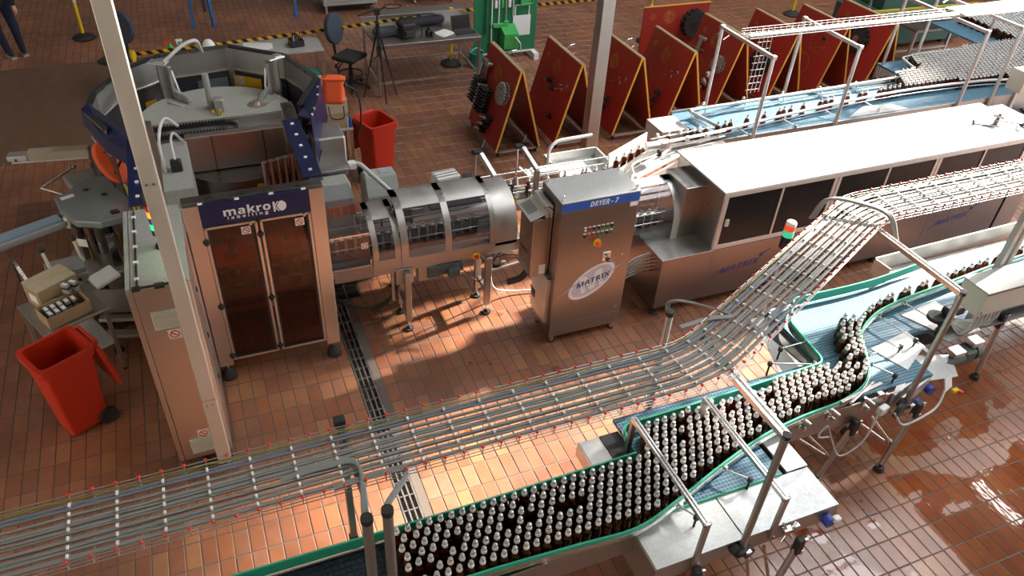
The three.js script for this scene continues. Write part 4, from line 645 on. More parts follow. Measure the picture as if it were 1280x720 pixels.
// ---------- dryer tunnel ----------
{
  const d = thing('dryer_tunnel', 'long stainless drying tunnel with dark windows and a broad flat sheet steel roof', 'dryer', [7, 0, -6.1]);
  const ZF = -5.64, ZB = -6.56;
  mesh('plinth', [lim(4.34, 9.62, 0.13, 0.80, ZB, ZF, 0.006)], M.brushedDark, d, 'brushed steel lower housing');
  mesh('plinth_deck', lim(4.335, 5.0, 0.80, 0.812, ZB, ZF + 0.005, 0.003), M.steelDull, d);
  for (const x of [5.0, 7.15, 8.3]) mesh('plinth_seam', lim(x, x + 0.004, 0.13, 0.80, ZF, ZF + 0.002), M.steelDark, d);
  for (const x of [4.42, 6.2, 7.7, 9.45]) for (const z of [ZF - 0.07, ZB + 0.07]) mesh('foot', [cyl(0.02, 0.1, x, 0.09, z), cyl(0.05, 0.03, x, 0.02, z, 'y', 16, 0.03)], M.rubber, d);
  mesh('body', [lim(4.97, 9.68, 0.812, 1.55, ZB, ZF - 0.02, 0.004)], M.brushed, d);
  mesh('roof', [lim(4.95, 9.70, 1.55, 1.572, ZB - 0.03, ZF + 0.02, 0.006)], M.sheet, d, 'flat bright galvanised roof sheet');
  mesh('roof_lip', [lim(4.95, 9.70, 1.50, 1.555, ZF + 0.008, ZF + 0.022, 0.004)], M.alu, d);
  mesh('entry_box', [lim(4.72, 5.0, 0.81, 1.45, -6.42, -5.98, 0.006)], M.brushed, d, 'square entry box');
  mesh('entry_lid', [lim(4.715, 5.0, 1.45, 1.462, -6.425, -5.975, 0.004)], M.steelBright, d);
  mesh('frame', [lim(4.975, 9.66, 0.815, 0.87, ZF - 0.02, ZF + 0.005, 0.004), lim(4.975, 5.03, 0.87, 1.5, ZF - 0.02, ZF + 0.006, 0.004)], M.alu, d, 'light metal window frame');
  [[5.03, 6.46], [6.56, 7.99], [8.09, 9.52]].forEach(([a, b], k) => {
    const m = (a + b) / 2;
    mesh('window', [lim(a, m - 0.012, 0.875, 1.49, ZF - 0.012, ZF - 0.004)], M.darkGlass, d, 'dark glass window'); mesh('window', [lim(m + 0.012, b, 0.875, 1.49, ZF - 0.012, ZF - 0.004)], M.darkGlass, d, 'dark glass window');
    mesh('mullion', [lim(m - 0.013, m + 0.013, 0.87, 1.5, ZF - 0.015, ZF + 0.008)], M.alu, d);
    mesh('pillar', [lim(b, b + 0.045, 0.87, 1.5, ZF - 0.015, ZF + 0.008, 0.003)], M.alu, d); if (k < 2) mesh('pillar', [lim(b + 0.055, b + 0.10, 0.87, 1.5, ZF - 0.015, ZF + 0.008, 0.003)], M.alu, d);
    mesh('latch', [rbox(0.03, 0.08, 0.03, b + 0.03, 1.0, ZF + 0.02, 0.006)], M.black, d);
    mesh('hook', cyl(0.004, 0.04, b + 0.05, 1.575, ZF, 'y', 6), M.steelDark, d);
  });
  mesh('door_catch', [rbox(0.045, 0.09, 0.03, 5.07, 1.17, ZF + 0.015, 0.008)], M.beigeBox, d);
  mesh('end_step', [lim(9.70, 10.05, 0.13, 1.52, ZB + 0.05, ZF - 0.02, 0.006)], M.brushed, d); mesh('end_lid', lim(9.70, 10.06, 1.52, 1.535, ZB + 0.04, ZF, 0.004), M.sheet, d);
  const bl = std(C(0.012, 0.03, 0.20), 0.4);
  for (const x of [5.44, 7.0, 8.78]) { mesh('wordmark', xf(text('MATRIX', 0.075, 0.0015, 0.5, 1.35), x, 0.50, ZF, 0, 0, 0.10), bl, d, 'blue wordmark'); mesh('swash', [xf(extrude([[-0.40, -0.12], [-0.385, -0.115], [-0.24, 0.0], [-0.26, 0.0]], 0.0015), x, 0.5, ZF), xf(extrude([[0.24, 0.09], [0.27, 0.085], [0.39, 0.155], [0.37, 0.16]], 0.0015), x, 0.5, ZF), xf(prep(new THREE.TorusGeometry(0.022, 0.004, 5, 16)), x + 0.27, 0.60, ZF + 0.001)], bl, d); }
  // clear link hood between cabinet and entry box
  const prof = arch(-5.99, -6.42, 0.80, 1.0, 1.40), h = mesh('link_hood', shellX(prof, 3.9, 4.72, 0.005), M.clear, d, 'curved clear link hood');
  for (const [a, b] of [[3.9, 3.97], [4.64, 4.72]]) mesh('hood_rib', shellX(prof.map(([z, y]) => [z + 0.003, y + 0.003]), a, b, 0.010), M.alu, h);
  mesh('hood_crown', shellX(prof.slice(-3).map(([z, y]) => [z + 0.003, y + 0.003]), 3.9, 4.72, 0.010), M.alu, h);
  mesh('link_bed', [lim(3.88, 4.72, 0.86, 0.90, -6.40, -6.05), lim(3.88, 4.72, 0.80, 0.92, -6.06, -6.04)], M.steelDark, d);
  mesh('link_guide', [pipe([V(3.9, 1.0, -6.10), V(4.72, 1.0, -6.10)], 0.009), pipe([V(3.9, 1.0, -6.32), V(4.72, 1.0, -6.32)], 0.009), pipe([V(3.9, 1.12, -6.10), V(4.72, 1.12, -6.10)], 0.009)], M.steelBright, d);
  // tool left on the roof
  const v = thing('pipe_clamp', 'rusty grey pipe clamp with a bent bar lying on the dryer roof', 'clamp', [9.35, 1.572, -6.0]);
  mesh('jaw', [xf(rbox(0.10, 0.07, 0.06, 0, 0.035, 0, 0.012), 9.36, 1.572, -6.03, 0.4), xf(rbox(0.04, 0.13, 0.04, 0.03, 0.07, 0, 0.01), 9.36, 1.572, -6.03, 0.4), xf(rbox(0.05, 0.03, 0.14, 0, 0.1, 0, 0.008), 9.36, 1.572, -6.03, 0.4)], M.steelDark, v);
  mesh('handle', [rod(V(9.05, 1.585, -6.10), V(9.30, 1.585, -5.93), 0.010), rod(V(9.36, 1.62, -6.03), V(9.62, 1.60, -5.9), 0.010), rod(V(9.04, 1.575, -6.10), V(9.05, 1.62, -6.13), 0.016)], M.steelDark, v);
  const w = thing('cable_coil', 'small coil of black cable at the end of the dryer roof', 'cable', [9.62, 1.572, -5.85]);
  mesh('coil', [0, 1, 2].map((k) => xf(prep(new THREE.TorusGeometry(0.075, 0.008, 8, 28)), 9.63, 1.585 + k * 0.015 + 0.02, -5.82, 0, PI / 2 - 0.2 * k, 0.2)), M.cableBlack, w);
}
// ---------- rail conveyor behind the hoods ----------
{
  const c = thing('rail_conveyor', 'open bottle conveyor with twin guide rails behind the hooded conveyor', 'conveyor', [2.9, 0, -7.35]);
  mesh('bed', [lim(1.36, 4.55, 0.78, 0.88, -7.48, -7.44), lim(1.36, 4.55, 0.78, 0.88, -7.14, -7.10), lim(1.36, 4.55, 0.84, 0.87, -7.44, -7.14)], M.steelDull, c);
  mesh('chain', lim(1.36, 4.55, 0.87, 0.885, -7.38, -7.2), M.steelDark, c);
  for (const [z, y] of [[-7.46, 1.0], [-7.46, 1.09], [-7.16, 1.0], [-7.16, 1.08]]) mesh('guide_rail', pipe([V(z < -7.3 ? 1.95 : 1.4, y, z), V(3.3, y, z), V(4.6, y, z - 0.02)], 0.011), M.steelBright, c, 'round steel guide rail');
  mesh('rail_loop', pipe([V(1.95, 1.0, -7.46), V(1.90, 1.045, -7.46), V(1.95, 1.09, -7.46)], 0.011, 0.03), M.steelBright, c);
  for (const x of [1.46, 1.60, 1.75, 1.92, 2.95, 3.15, 3.35, 3.75, 3.95, 4.15, 4.4]) { mesh('rail_holder', [rod(V(x, 0.86, -7.12), V(x, 1.12, -7.12), 0.010), cyl(0.022, 0.04, x, 1.0, -7.14, 'z', 10), cyl(0.022, 0.03, x, 1.12, -7.12, 'y', 10)], M.black, c); if (x > 2.9) mesh('holder_tab', rbox(0.02, 0.09, 0.02, x + 0.04, 0.93, -7.09, 0.004), M.yellow, c); }
  for (const x of [2.9, 3.42]) { const g = mesh('gooseneck', [bar(V(x, 0.82, -7.06), V(x, 1.32, -7.06), 0.055, 0.05), bar(V(x, 1.32, -7.06), V(x - 0.06, 1.46, -7.36), 0.05, 0.05)], M.steelDull, c, 'bent square gooseneck bracket'); mesh('clamp', [rbox(0.11, 0.04, 0.08, x - 0.09, 1.46, -7.42, 0.012), rod(V(x - 0.02, 1.48, -7.46), V(x + 0.03, 1.55, -7.5), 0.012), rbox(0.03, 0.05, 0.03, x - 0.13, 1.48, -7.4, 0.008)], M.black, g); mesh('probe', [rod(V(x - 0.1, 1.08, -7.42), V(x - 0.1, 1.44, -7.42), 0.010), cyl(0.045, 0.14, x - 0.1, 0.98, -7.42, 'y', 12, 0.02)], M.steel, g); }
  mesh('dark_plate', [lim(2.12, 2.72, 1.08, 1.10, -7.12, -6.96, 0.004)], std(C(0.04, 0.05, 0.065), 0.5), c, 'dark slate cover plate with screws');
  for (const x of [1.7, 3.0, 4.3]) for (const z of [-7.14, -7.44]) { mesh('leg', lim(x - 0.025, x + 0.025, 0.03, 0.80, z - 0.025, z + 0.025, 0.003), M.steelDull, c); mesh('foot', cyl(0.045, 0.03, x, 0.015, z), M.rubber, c); }
  mesh('return_loop', pipe([V(3.93, 0.86, -7.82), V(3.93, 1.14, -7.82), V(4.05, 1.2, -7.86), V(4.55, 1.2, -7.88)], 0.022, 0.07), M.hose, c, 'bent pale tube bow');
  mesh('tray', [lim(3.98, 4.72, 0.80, 0.815, -8.0, -7.55), lim(3.98, 4.72, 0.815, 0.94, -8.02, -8.0), lim(3.96, 3.98, 0.80, 0.94, -8.02, -7.55), lim(4.70, 4.72, 0.80, 0.94, -8.02, -7.55)], M.galv, c, 'shallow galvanised drip tray');
  mesh('white_rollers', [lim(3.6, 3.95, 0.93, 1.0, -7.66, -7.52, 0.01), bar(V(3.52, 1.0, -7.62), V(3.62, 0.93, -7.48), 0.04), bar(V(3.46, 1.02, -7.66), V(3.56, 0.95, -7.5), 0.03)], M.white, c);
  mesh('small_valve', [rbox(0.07, 0.05, 0.05, 4.1, 0.95, -7.2, 0.01)], M.orange, c);
  // printer and touch panel behind
  const p = thing('ink_printer', 'pale grey sloping ink printer cabinet with a small screen', 'printer', [1.75, 0, -7.75]);
  mesh('body', alongX(extrude([[7.55, 0.12], [8.0, 0.12], [8.0, 1.05], [7.92, 1.12], [7.72, 1.14], [7.62, 0.95]], 0.36, 0.006), 1.58), M.palePaint, p);
  mesh('foot', [cyl(0.04, 0.12, 1.64, 0.06, -7.6), cyl(0.04, 0.12, 1.9, 0.06, -7.6), cyl(0.04, 0.12, 1.64, 0.06, -7.95), cyl(0.04, 0.12, 1.9, 0.06, -7.95)], M.rubber, p);
  const ps = mesh('panel', xf(rbox(0.34, 0.012, 0.16, 0, 0, 0, 0.004), 1.76, 1.15, -7.82, 0, 0.08), M.palePaint, p);
  mesh('screen', xf(rbox(0.14, 0.006, 0.08, 0.07, 0.009, 0, 0.002), 1.76, 1.15, -7.82, 0, 0.08), std(C(0.30, 0.38, 0.44), 0.2), ps); mesh('key', [xf(rbox(0.09, 0.006, 0.03, -0.09, 0.009, 0.035, 0.002), 1.76, 1.15, -7.82, 0, 0.08)], std(C(0.15, 0.45, 0.2), 0.4), ps); mesh('key', [xf(rbox(0.09, 0.006, 0.025, -0.09, 0.009, -0.01, 0.002), 1.76, 1.15, -7.82, 0, 0.08)], M.yellow, ps);
  const ar = thing('swivel_hose', 'jointed pale grey hose arm reaching over the conveyor rails', 'hose', [1.6, 0.9, -7.4]);
  mesh('hose', [pipe([V(1.15, 1.28, -7.75), V(1.30, 1.30, -7.72), V(1.50, 1.38, -7.75), V(1.86, 1.10, -7.22), V(1.90, 0.95, -7.15)], 0.026, 0.1, 12)], M.hose, ar); mesh('collar', [rbox(0.1, 0.09, 0.09, 1.44, 1.34, -7.74, 0.02), rbox(0.07, 0.09, 0.08, 1.86, 1.08, -7.22, 0.02)], M.white, ar);
  mesh('print_head', [rbox(0.08, 0.16, 0.08, 1.91, 0.97, -7.14, 0.012), cyl(0.02, 0.06, 1.94, 0.9, -7.1)], M.steelDark, ar);
  const hd = thing('white_roll_box', 'white ribbed box clipped behind the guide rails', 'box', [2.5, 0.9, -7.7]);
  mesh('body', [xf(rbox(0.30, 0.20, 0.20, 0, 0, 0, 0.02), 2.52, 1.0, -7.66, 0.1)], M.white, hd); mesh('rib', [0, 1, 2].map((k) => xf(rbox(0.28, 0.012, 0.02, 0, 0.102, -0.06 + k * 0.06, 0.004), 2.52, 1.0, -7.66, 0.1)), M.palePaint, hd); mesh('stand', [lim(2.49, 2.55, 0, 0.92, -7.7, -7.64)], M.steelDull, hd);
  mesh('valve', [rbox(0.07, 0.1, 0.09, 2.78, 1.0, -7.62, 0.01), cyl(0.035, 0.1, 2.78, 1.04, -7.62, 'x', 12), cyl(0.03, 0.16, 2.70, 0.98, -7.55, 'y', 12)], M.black, hd);
  const pa = thing('inspection_unit', 'curved pale grey side unit with a dull steel hood behind the clear guard', 'machine', [1.2, 0, -7.5]);
  mesh('body', [alongX(extrude([[7.25, 0.2], [7.75, 0.2], [7.75, 1.15], [7.6, 1.3], [7.4, 1.32], [7.28, 1.2]], 0.30, 0.02), 1.02)], M.palePaint, pa); mesh('hood', [rbox(0.36, 0.5, 0.4, 1.22, 1.45, -7.95, 0.03), rbox(0.4, 0.03, 0.1, 1.22, 1.34, -7.7, 0.01)], M.steelDull, pa); mesh('leg', lim(1.1, 1.3, 0, 0.3, -7.7, -7.35), M.steelDark, pa);
}
// ---------- bottles ----------
const bottleParts = (() => {
  const glass = phy(C(0.36, 0.10, 0.015), 0.06, { transmission: 0.88, thickness: 0.06, ior: 1.42, attenuationColor: C(0.60, 0.19, 0.02), attenuationDistance: 0.018 });
  const foil = std(C(0.88, 0.88, 0.87), 0.42), cap = std(C(0.62, 0.62, 0.60), 0.3, { metalness: 0.85 });
  const body = lathe([[0.001, 0], [0.033, 0], [0.0362, 0.006], [0.0362, 0.138], [0.0335, 0.155], [0.026, 0.173], [0.0185, 0.190], [0.0145, 0.21], [0.0135, 0.245], [0.001, 0.246]], 16);
  const neck = lathe([[0.0175, 0.190], [0.0205, 0.1935], [0.0216, 0.200], [0.0212, 0.208], [0.0190, 0.218], [0.0162, 0.226], [0.0135, 0.230]], 14);
  const crown = lathe([[0.0135, 0.240], [0.0162, 0.2405], [0.0165, 0.244], [0.0145, 0.2515], [0.012, 0.2535], [0.001, 0.2545]], 14);
  for (const g of [body, neck, crown]) { g.scale(1, 0.84, 1); boxUV(g); }
  return { glass, foil, cap, body, neck, crown };
})();
const bottleSpots = [];   // x, y, z, label, group
function bottleAt(x, y, z, label, group) {
  const B = bottleParts, o = new THREE.Group(); o.name = numbered('beer_bottle'); o.position.set(x, y, z); o.rotation.y = rr(0, 6.28); o.userData = { label, category: 'bottle', group };
  for (const [n, g, m] of [['glass', B.body, B.glass], ['neck_foil', B.neck, B.foil], ['crown_cap', B.crown, B.cap]]) { const k = new THREE.Mesh(g, m); k.name = n; k.castShadow = k.receiveShadow = true; o.add(k); }
  scene.add(o);
}
const P2 = (a, y = 0) => a.map(([x, z]) => V(x, y, z));
const smooth = (pts, n = 80) => new THREE.CatmullRomCurve3(pts, false, 'centripetal').getSpacedPoints(n);
// guide rails in plan
const railF = smooth(P2([[-1.8, -2.62], [-0.5, -2.62], [1.1, -2.62], [1.77, -2.59], [2.25, -2.57], [2.62, -2.67], [3.1, -2.83], [3.6, -2.97], [4.0, -3.03], [4.5, -3.07], [4.8, -3.16], [4.99, -3.31], [5.10, -3.48], [5.24, -3.69], [5.55, -3.87], [5.93, -3.96], [6.62, -4.03], [7.39, -4.11], [8.2, -4.17], [9.8, -4.24]]), 190);
const railB1 = smooth(P2([[-1.8, -3.16], [0.7, -3.14], [2.0, -3.15], [2.56, -3.16]]), 40);
const railB2 = rounded(P2([[2.56, -3.30], [2.60, -3.44], [3.4, -3.45], [4.66, -3.50], [4.71, -4.05], [4.98, -4.33]]), 0.09).concat(smooth(P2([[5.05, -4.33], [5.9, -4.32], [6.75, -4.40]]), 20));
const BY = 1.0005;
{
  const inside = (P, x, z) => { let c = false; for (let i = 0, j = P.length - 1; i < P.length; j = i++) if ((P[i].z > z) !== (P[j].z > z) && x < (P[j].x - P[i].x) * (z - P[i].z) / (P[j].z - P[i].z) + P[i].x) c = !c; return c; };
  const dist = (P, x, z, closed) => { let b = 1e9; for (let i = 0; i < P.length - (closed ? 0 : 1); i++) { const p = P[i], q = P[(i + 1) % P.length], dx = q.x - p.x, dz = q.z - p.z, t = Math.max(0, Math.min(1, ((x - p.x) * dx + (z - p.z) * dz) / (dx * dx + dz * dz || 1))); b = Math.min(b, Math.hypot(x - p.x - t * dx, z - p.z - t * dz)); } return b; };
  const F = railF.filter((p) => p.x > 0.60 && p.x < 4.86), crowdPoly = F.concat(P2([[4.80, -3.36], [4.62, -3.47], [3.4, -3.42], [2.68, -3.41], [2.60, -3.16], [2.0, -3.12], [0.60, -3.11]]));
  const spots = [];
  // rows that follow the front rail
  const fl = railF.slice(0, 150), seg = []; let L = 0; for (let i = 0; i < fl.length; i++) { if (i) L += fl[i].distanceTo(fl[i - 1]); seg.push(L); }
  const atL = (s) => { let i = 1; while (i < seg.length - 1 && seg[i] < s) i++; const t = (s - seg[i - 1]) / (seg[i] - seg[i - 1]), p = fl[i - 1].clone().lerp(fl[i], t), d = fl[i].clone().sub(fl[i - 1]).normalize(); return [p, V(d.z, 0, -d.x)]; };
  const free = (x, z, r) => spots.every((q) => (q[0] - x) ** 2 + (q[1] - z) ** 2 > r * r);
  for (let r = 0; r < 14; r++) for (let q = 0; q < 60; q++) {   // quasi hexagonal packing
    const x = 0.66 + q * 0.0775 + (r % 2) * 0.0388 + rr(-0.003, 0.003), z = -2.667 - r * 0.0672 + rr(-0.003, 0.003);
    if (inside(crowdPoly, x, z) && dist(crowdPoly, x, z, true) > 0.038 && x > 0.63 + 0.05 * ((r * 7) % 4) && free(x, z, 0.0728)) spots.push([x, z]);
  }
  for (let r = 0; r < 3; r++) for (let s = 2.2 + (r % 2) * 0.0388; s < seg[seg.length - 1]; s += 0.0775) {   // rows that follow the curved rail
    const [p, n] = atL(s), o = 0.0455 + r * 0.068, x = p.x + n.x * o, z = p.z + n.z * o; if (p.x > 4.80 && p.x < 5.35 && free(x, z, 0.0728)) spots.push([x, z]);
  }
  for (let z = -3.46; z < -2.6; z += 0.013) for (let x = 0.66; x < 4.75; x += 0.017) if (inside(crowdPoly, x, z) && dist(crowdPoly, x, z, true) > 0.039 && free(x, z, 0.0728)) spots.push([x, z]);
  const crowdLabel = 'silver capped brown bottle with a white neck foil in the packed crowd between green rails';
  spots.forEach(([x, z]) => bottleSpots.push([x, BY, z, crowdLabel, 'packed bottles on the combiner conveyor']));
  bottleSpots.push([0.47, BY, -2.72, 'single brown bottle standing apart from the packed crowd on the dark belt', 'stray bottle']);
  // single file along the curved rail, with gaps
  let s = 0; for (let i = 1; i < seg.length; i++) if (fl[i].x < 5.3) s = seg[i];
  const gaps = [0.08, 0.078, 0.10, 0.085, 0.14, 0.12, 0.082, 0.14, 0.12, 0.15, 0.1, 0.14, 0.16, 0.12, 0.1, 0.15, 0.12, 0.16, 0.14, 0.2, 0.2];
  const rest = railF, sg2 = []; let L2 = 0; rest.forEach((p, i) => { if (i) L2 += p.distanceTo(rest[i - 1]); sg2.push(L2); });
  for (const g of gaps) { s += g; let i = 1; while (i < sg2.length - 1 && sg2[i] < s) i++; const d = rest[i].clone().sub(rest[i - 1]).normalize(), p = rest[i]; bottleSpots.push([p.x + d.z * 0.048, BY, p.z - d.x * 0.048 - 0.0, 'amber bottle in the single file along the curved green rail', 'single file bottles by the curved rail']); }
}
// ---------- combiner conveyor ----------
{
  const c = thing('combiner_conveyor', 'wide bottle conveyor with teal belts, green guide rails and steel deck plates', 'conveyor', [3, 0, -3.2]);
  mesh('belt', lim(-1.8, 2.30, 0.965, BY, -3.13, -2.62, 0.004), M.beltDark, c, 'dark slate modular belt');
  mesh('belt', lim(2.31, 3.60, 0.965, BY - 0.001, -3.125, -2.68, 0.004), M.beltTeal, c, 'teal modular belt beside the deck plates');
  mesh('belt', lim(2.62, 5.62, 0.965, BY, -3.62, -3.13, 0.004), M.beltTeal, c, 'teal modular belt under the crowd');
  mesh('belt', lim(4.72, 10.2, 0.965, BY, -4.36, -3.625, 0.004), M.beltTeal, c, 'wide pale teal modular belt');
  // side plates
  mesh('side_plate', [lim(-1.8, 2.27, 0.78, 1.0, -2.615, -2.60, 0.003)], M.steel, c, 'satin steel side plate');
  mesh('side_plate', [lim(-1.8, 2.3, 0.78, 1.0, -3.155, -3.14, 0.003)], M.steel, c);
  mesh('side_plate', [lim(2.27, 3.85, 0.80, 0.965, -2.325, -2.31, 0.003)], M.steel, c);
  mesh('side_plate', [lim(2.262, 2.275, 0.62, 0.965, -2.69, -2.31, 0.003)], M.steel, c);
  mesh('side_plate', [lim(3.85, 5.2, 0.76, 1.0, -3.085, -3.07, 0.003)], M.steel, c);
  mesh('side_plate', [lim(3.84, 3.855, 0.80, 0.97, -3.08, -2.31, 0.003)], M.steel, c);
  mesh('side_plate', [lim(4.70, 6.2, 0.76, 1.0, -4.385, -4.365, 0.003)], M.steel, c);
  mesh('under_pan', [lim(-1.8, 2.3, 0.78, 0.79, -3.14, -2.615), lim(2.3, 3.84, 0.78, 0.79, -3.62, -2.33), lim(3.84, 5.2, 0.78, 0.79, -3.62, -3.09), lim(4.7, 10.2, 0.78, 0.79, -4.37, -3.62)], M.steelDull, c);
  // deck plates
  mesh('deck_plate', lim(2.27, 2.99, 0.965, 0.975, -2.68, -2.31, 0.002), M.galv, c, 'dull galvanised deck plate');
  mesh('deck_plate', lim(3.0, 3.85, 0.965, 0.976, -2.68, -2.31, 0.002), M.galv, c, 'dull galvanised deck plate');
  mesh('belt_lip', [lim(2.31, 3.6, 0.97, 1.003, -2.686, -2.678)], M.green, c);
  mesh('gap_plate', [lim(3.66, 3.86, 0.97, 0.985, -3.10, -2.69, 0.002)], M.sheet, c); mesh('painted_gap_shade', lim(3.60, 3.66, 0.94, 0.95, -3.12, -2.69), M.black, c);  // black strip paints the shade in the gap beside the belt end
  const poly = (pts, y, h, m, nm, lb) => mesh(nm, xf(extrude(pts.map(([x, z]) => [x, -z]), h, 0.001), 0, y, 0, 0, -PI / 2), m, c, lb);
  poly([[5.31, -3.59], [5.83, -3.67], [5.83, -3.45], [5.43, -3.25]], 1.002, 0.006, M.sheet, 'deck_plate', 'skewed sheet steel plate beside the curved rail');
  poly([[5.96, -3.88], [6.47, -3.94], [6.48, -3.76], [6.1, -3.6]], 1.002, 0.006, M.sheet, 'deck_plate', 'skewed sheet steel plate under the rail holders');
  poly([[5.1, -3.07], [5.20, -3.07], [5.75, -3.42], [5.66, -3.46]], 0.99, 0.008, M.white, 'edge_sheet');
  poly([[5.55, -3.13], [5.9, -3.08], [5.98, -3.2], [5.93, -3.24], [6.05, -3.33], [5.75, -3.42], [5.48, -3.26]], 0.93, 0.008, M.sheet, 'edge_sheet', 'bright folded sheet at the belt end');
  poly([[6.2, -3.73], [6.67, -3.78], [6.67, -3.58], [6.30, -3.52]], 0.85, 0.01, M.galv, 'motor_shelf');
  mesh('end_wall', [bar(V(5.84, 0.93, -3.66), V(5.84, 0.93, -3.36), 0.05, 0.1), bar(V(5.45, 0.92, -3.16), V(5.1, 0.92, -3.06), 0.02, 0.14)], M.steelDull, c);
  mesh('chute', [xf(lim(2.27, 2.62, 0.94, 0.955, -3.52, -3.28), 0, 0, 0), lim(2.26, 2.275, 0.8, 0.95, -3.53, -3.27)], M.steelDull, c); mesh('painted_gap_shade', lim(2.45, 2.62, 0.956, 0.962, -3.52, -3.17), M.black, c);  // black sheet stands in for the shade below the chute gap
  // skirt behind the wide belt
  mesh('skirt_floor', [bar(V(6.25, 0.97, -4.47), V(10.2, 0.97, -4.47), 0.2, 0.012, 0)], M.steelDull, c, 'smooth steel skirt floor'); mesh('skirt_wall', [bar(V(6.22, 1.06, -4.58), V(10.2, 1.06, -4.66), 0.014, 0.20, 0), bar(V(6.22, 1.06, -4.58), V(6.24, 1.06, -4.38), 0.012, 0.18, 0)], M.steelDull, c, 'upright steel skirt wall');
  poly([[4.32, -3.63], [4.66, -3.63], [4.70, -4.35], [4.58, -4.35]], 0.95, 0.008, M.steelDull, 'side_chute', 'sloping steel side chute'); poly([[4.50, -4.35], [4.70, -4.35], [4.72, -3.62], [4.62, -3.62]], 0.96, 0.006, M.black, 'painted_gap_shade');  // black sliver at the side chute is shade put in as colour
  // green rails with steel backing and rod holders
  for (const [nm, pts] of [['guide_rail', railF], ['guide_rail', railB1], ['guide_rail', railB2]]) {
    const g = mesh(nm, strip(pts, 0.007, BY + 0.035, BY + 0.13), M.green, c, 'green plastic guide rail');
    const out = pts === railF ? 1 : -1, back = pts.map((p, i) => { const q = pts[Math.min(i + 1, pts.length - 1)], o = pts[Math.max(i - 1, 0)], t = q.clone().sub(o).normalize(); return p.clone().add(V(-t.z, 0, t.x).multiplyScalar(0.013 * out)); });
    mesh('rail_backing', strip(back, 0.004, BY + 0.062, BY + 0.105), M.steelBright, g);
  }
  const holder = (x, z, dx, dz, L, y = BY + 0.09) => { const a = V(x, y, z), d = V(dx, 0, dz).normalize(), b = a.clone().addScaledVector(d, L); const h = mesh('rail_holder', [rod(a.clone().addScaledVector(d, 0.015), b, 0.0085)], M.chrome, c); mesh('holder_head', [sph(0.022, a.x + d.x * 0.02, y, a.z + d.z * 0.02), cyl(0.014, 0.05, a.x + d.x * 0.03, y + 0.01, a.z + d.z * 0.03)], M.chrome, h); mesh('holder_clamp', [rbox(0.035, 0.05, 0.035, b.x, y - 0.01, b.z, 0.008), cyl(0.009, 0.14, b.x, y - 0.08, b.z)], M.black, h); };
  for (const [x, z, dx, dz, L] of [[5.62, -3.89, 0.25, 1, 0.42], [6.02, -3.97, 0.3, 1, 0.40], [5.12, -3.47, 1, 0.02, 0.40], [5.05, -3.38, 0.5, 0.8, 0.24], [3.12, -2.83, 0.55, 0.6, 0.22], [2.62, -2.66, 0.4, 0.7, 0.16], [7.0, -4.06, 0.1, 1, 0.3], [4.60, -3.52, -0.9, -0.35, 0.42], [4.72, -3.8, -1, 0, 0.3]]) holder(x, z, dx, dz, L);
  for (const x of [-0.3, 0.35, 0.95, 1.55, 1.95, 2.2]) mesh('rail_bracket', [rbox(0.05, 0.08, 0.012, x, 1.03, -2.588, 0.003), cyl(0.012, 0.03, x, 1.05, -2.58, 'z', 10), rbox(0.01, 0.07, 0.006, x - 0.05, 0.96, -2.595, 0.002)], M.steelDull, c);
  for (const x of [-0.3, 0.5, 1.35, 2.05]) mesh('rail_bracket', [rbox(0.09, 0.05, 0.05, x, 1.02, -3.18, 0.006)], M.galv, c);
  for (const x of [4.05, 4.35, 4.72]) mesh('rail_bracket', [rbox(0.03, 0.13, 0.03, x, 1.03, -3.045, 0.006), cyl(0.02, 0.07, x + 0.02, 1.0, -3.02, 'z', 12), rod(V(x, 1.09, -3.06), V(x + 0.05, 1.06, -2.98), 0.012)], M.chrome, c);
  mesh('cover_plate', [bar(V(4.18, 1.07, -3.045), V(4.55, 1.08, -3.07), 0.008, 0.07)], M.steelDull, c);
  mesh('sensor_arm', [bar(V(4.45, 1.13, -3.05), V(4.95, 1.12, -3.12), 0.03, 0.02), bar(V(4.5, 1.15, -3.0), V(4.88, 1.13, -3.15), 0.02, 0.03), rbox(0.06, 0.05, 0.05, 4.86, 1.1, -3.03, 0.01), rbox(0.03, 0.09, 0.03, 4.92, 1.07, -3.01, 0.008)], M.chrome, c, 'cluster of small steel sensor brackets');
  // legs and clamps
  const leg = (a, b, foot = true) => { const l = mesh('leg', rod(a, b, 0.027, 14), M.steelDull, c, 'round steel leg'); if (foot) mesh('foot', [cyl(0.05, 0.05, b.x, 0.03, b.z, 'y', 18, 0.04), rod(V(b.x, 0.03, b.z), b, 0.012)], M.rubber, l); const d = a.clone().sub(b).normalize(); mesh('leg_clamp', [rbox(0.07, 0.18, 0.06, a.x, a.y - 0.02, a.z, 0.015)], M.black, l); mesh('clamp_bolt', [rbox(0.03, 0.05, 0.02, a.x + 0.035, a.y - 0.09, a.z + 0.02, 0.004), rbox(0.03, 0.04, 0.02, a.x + 0.03, a.y + 0.06, a.z + 0.02, 0.004)], M.chrome, l); };
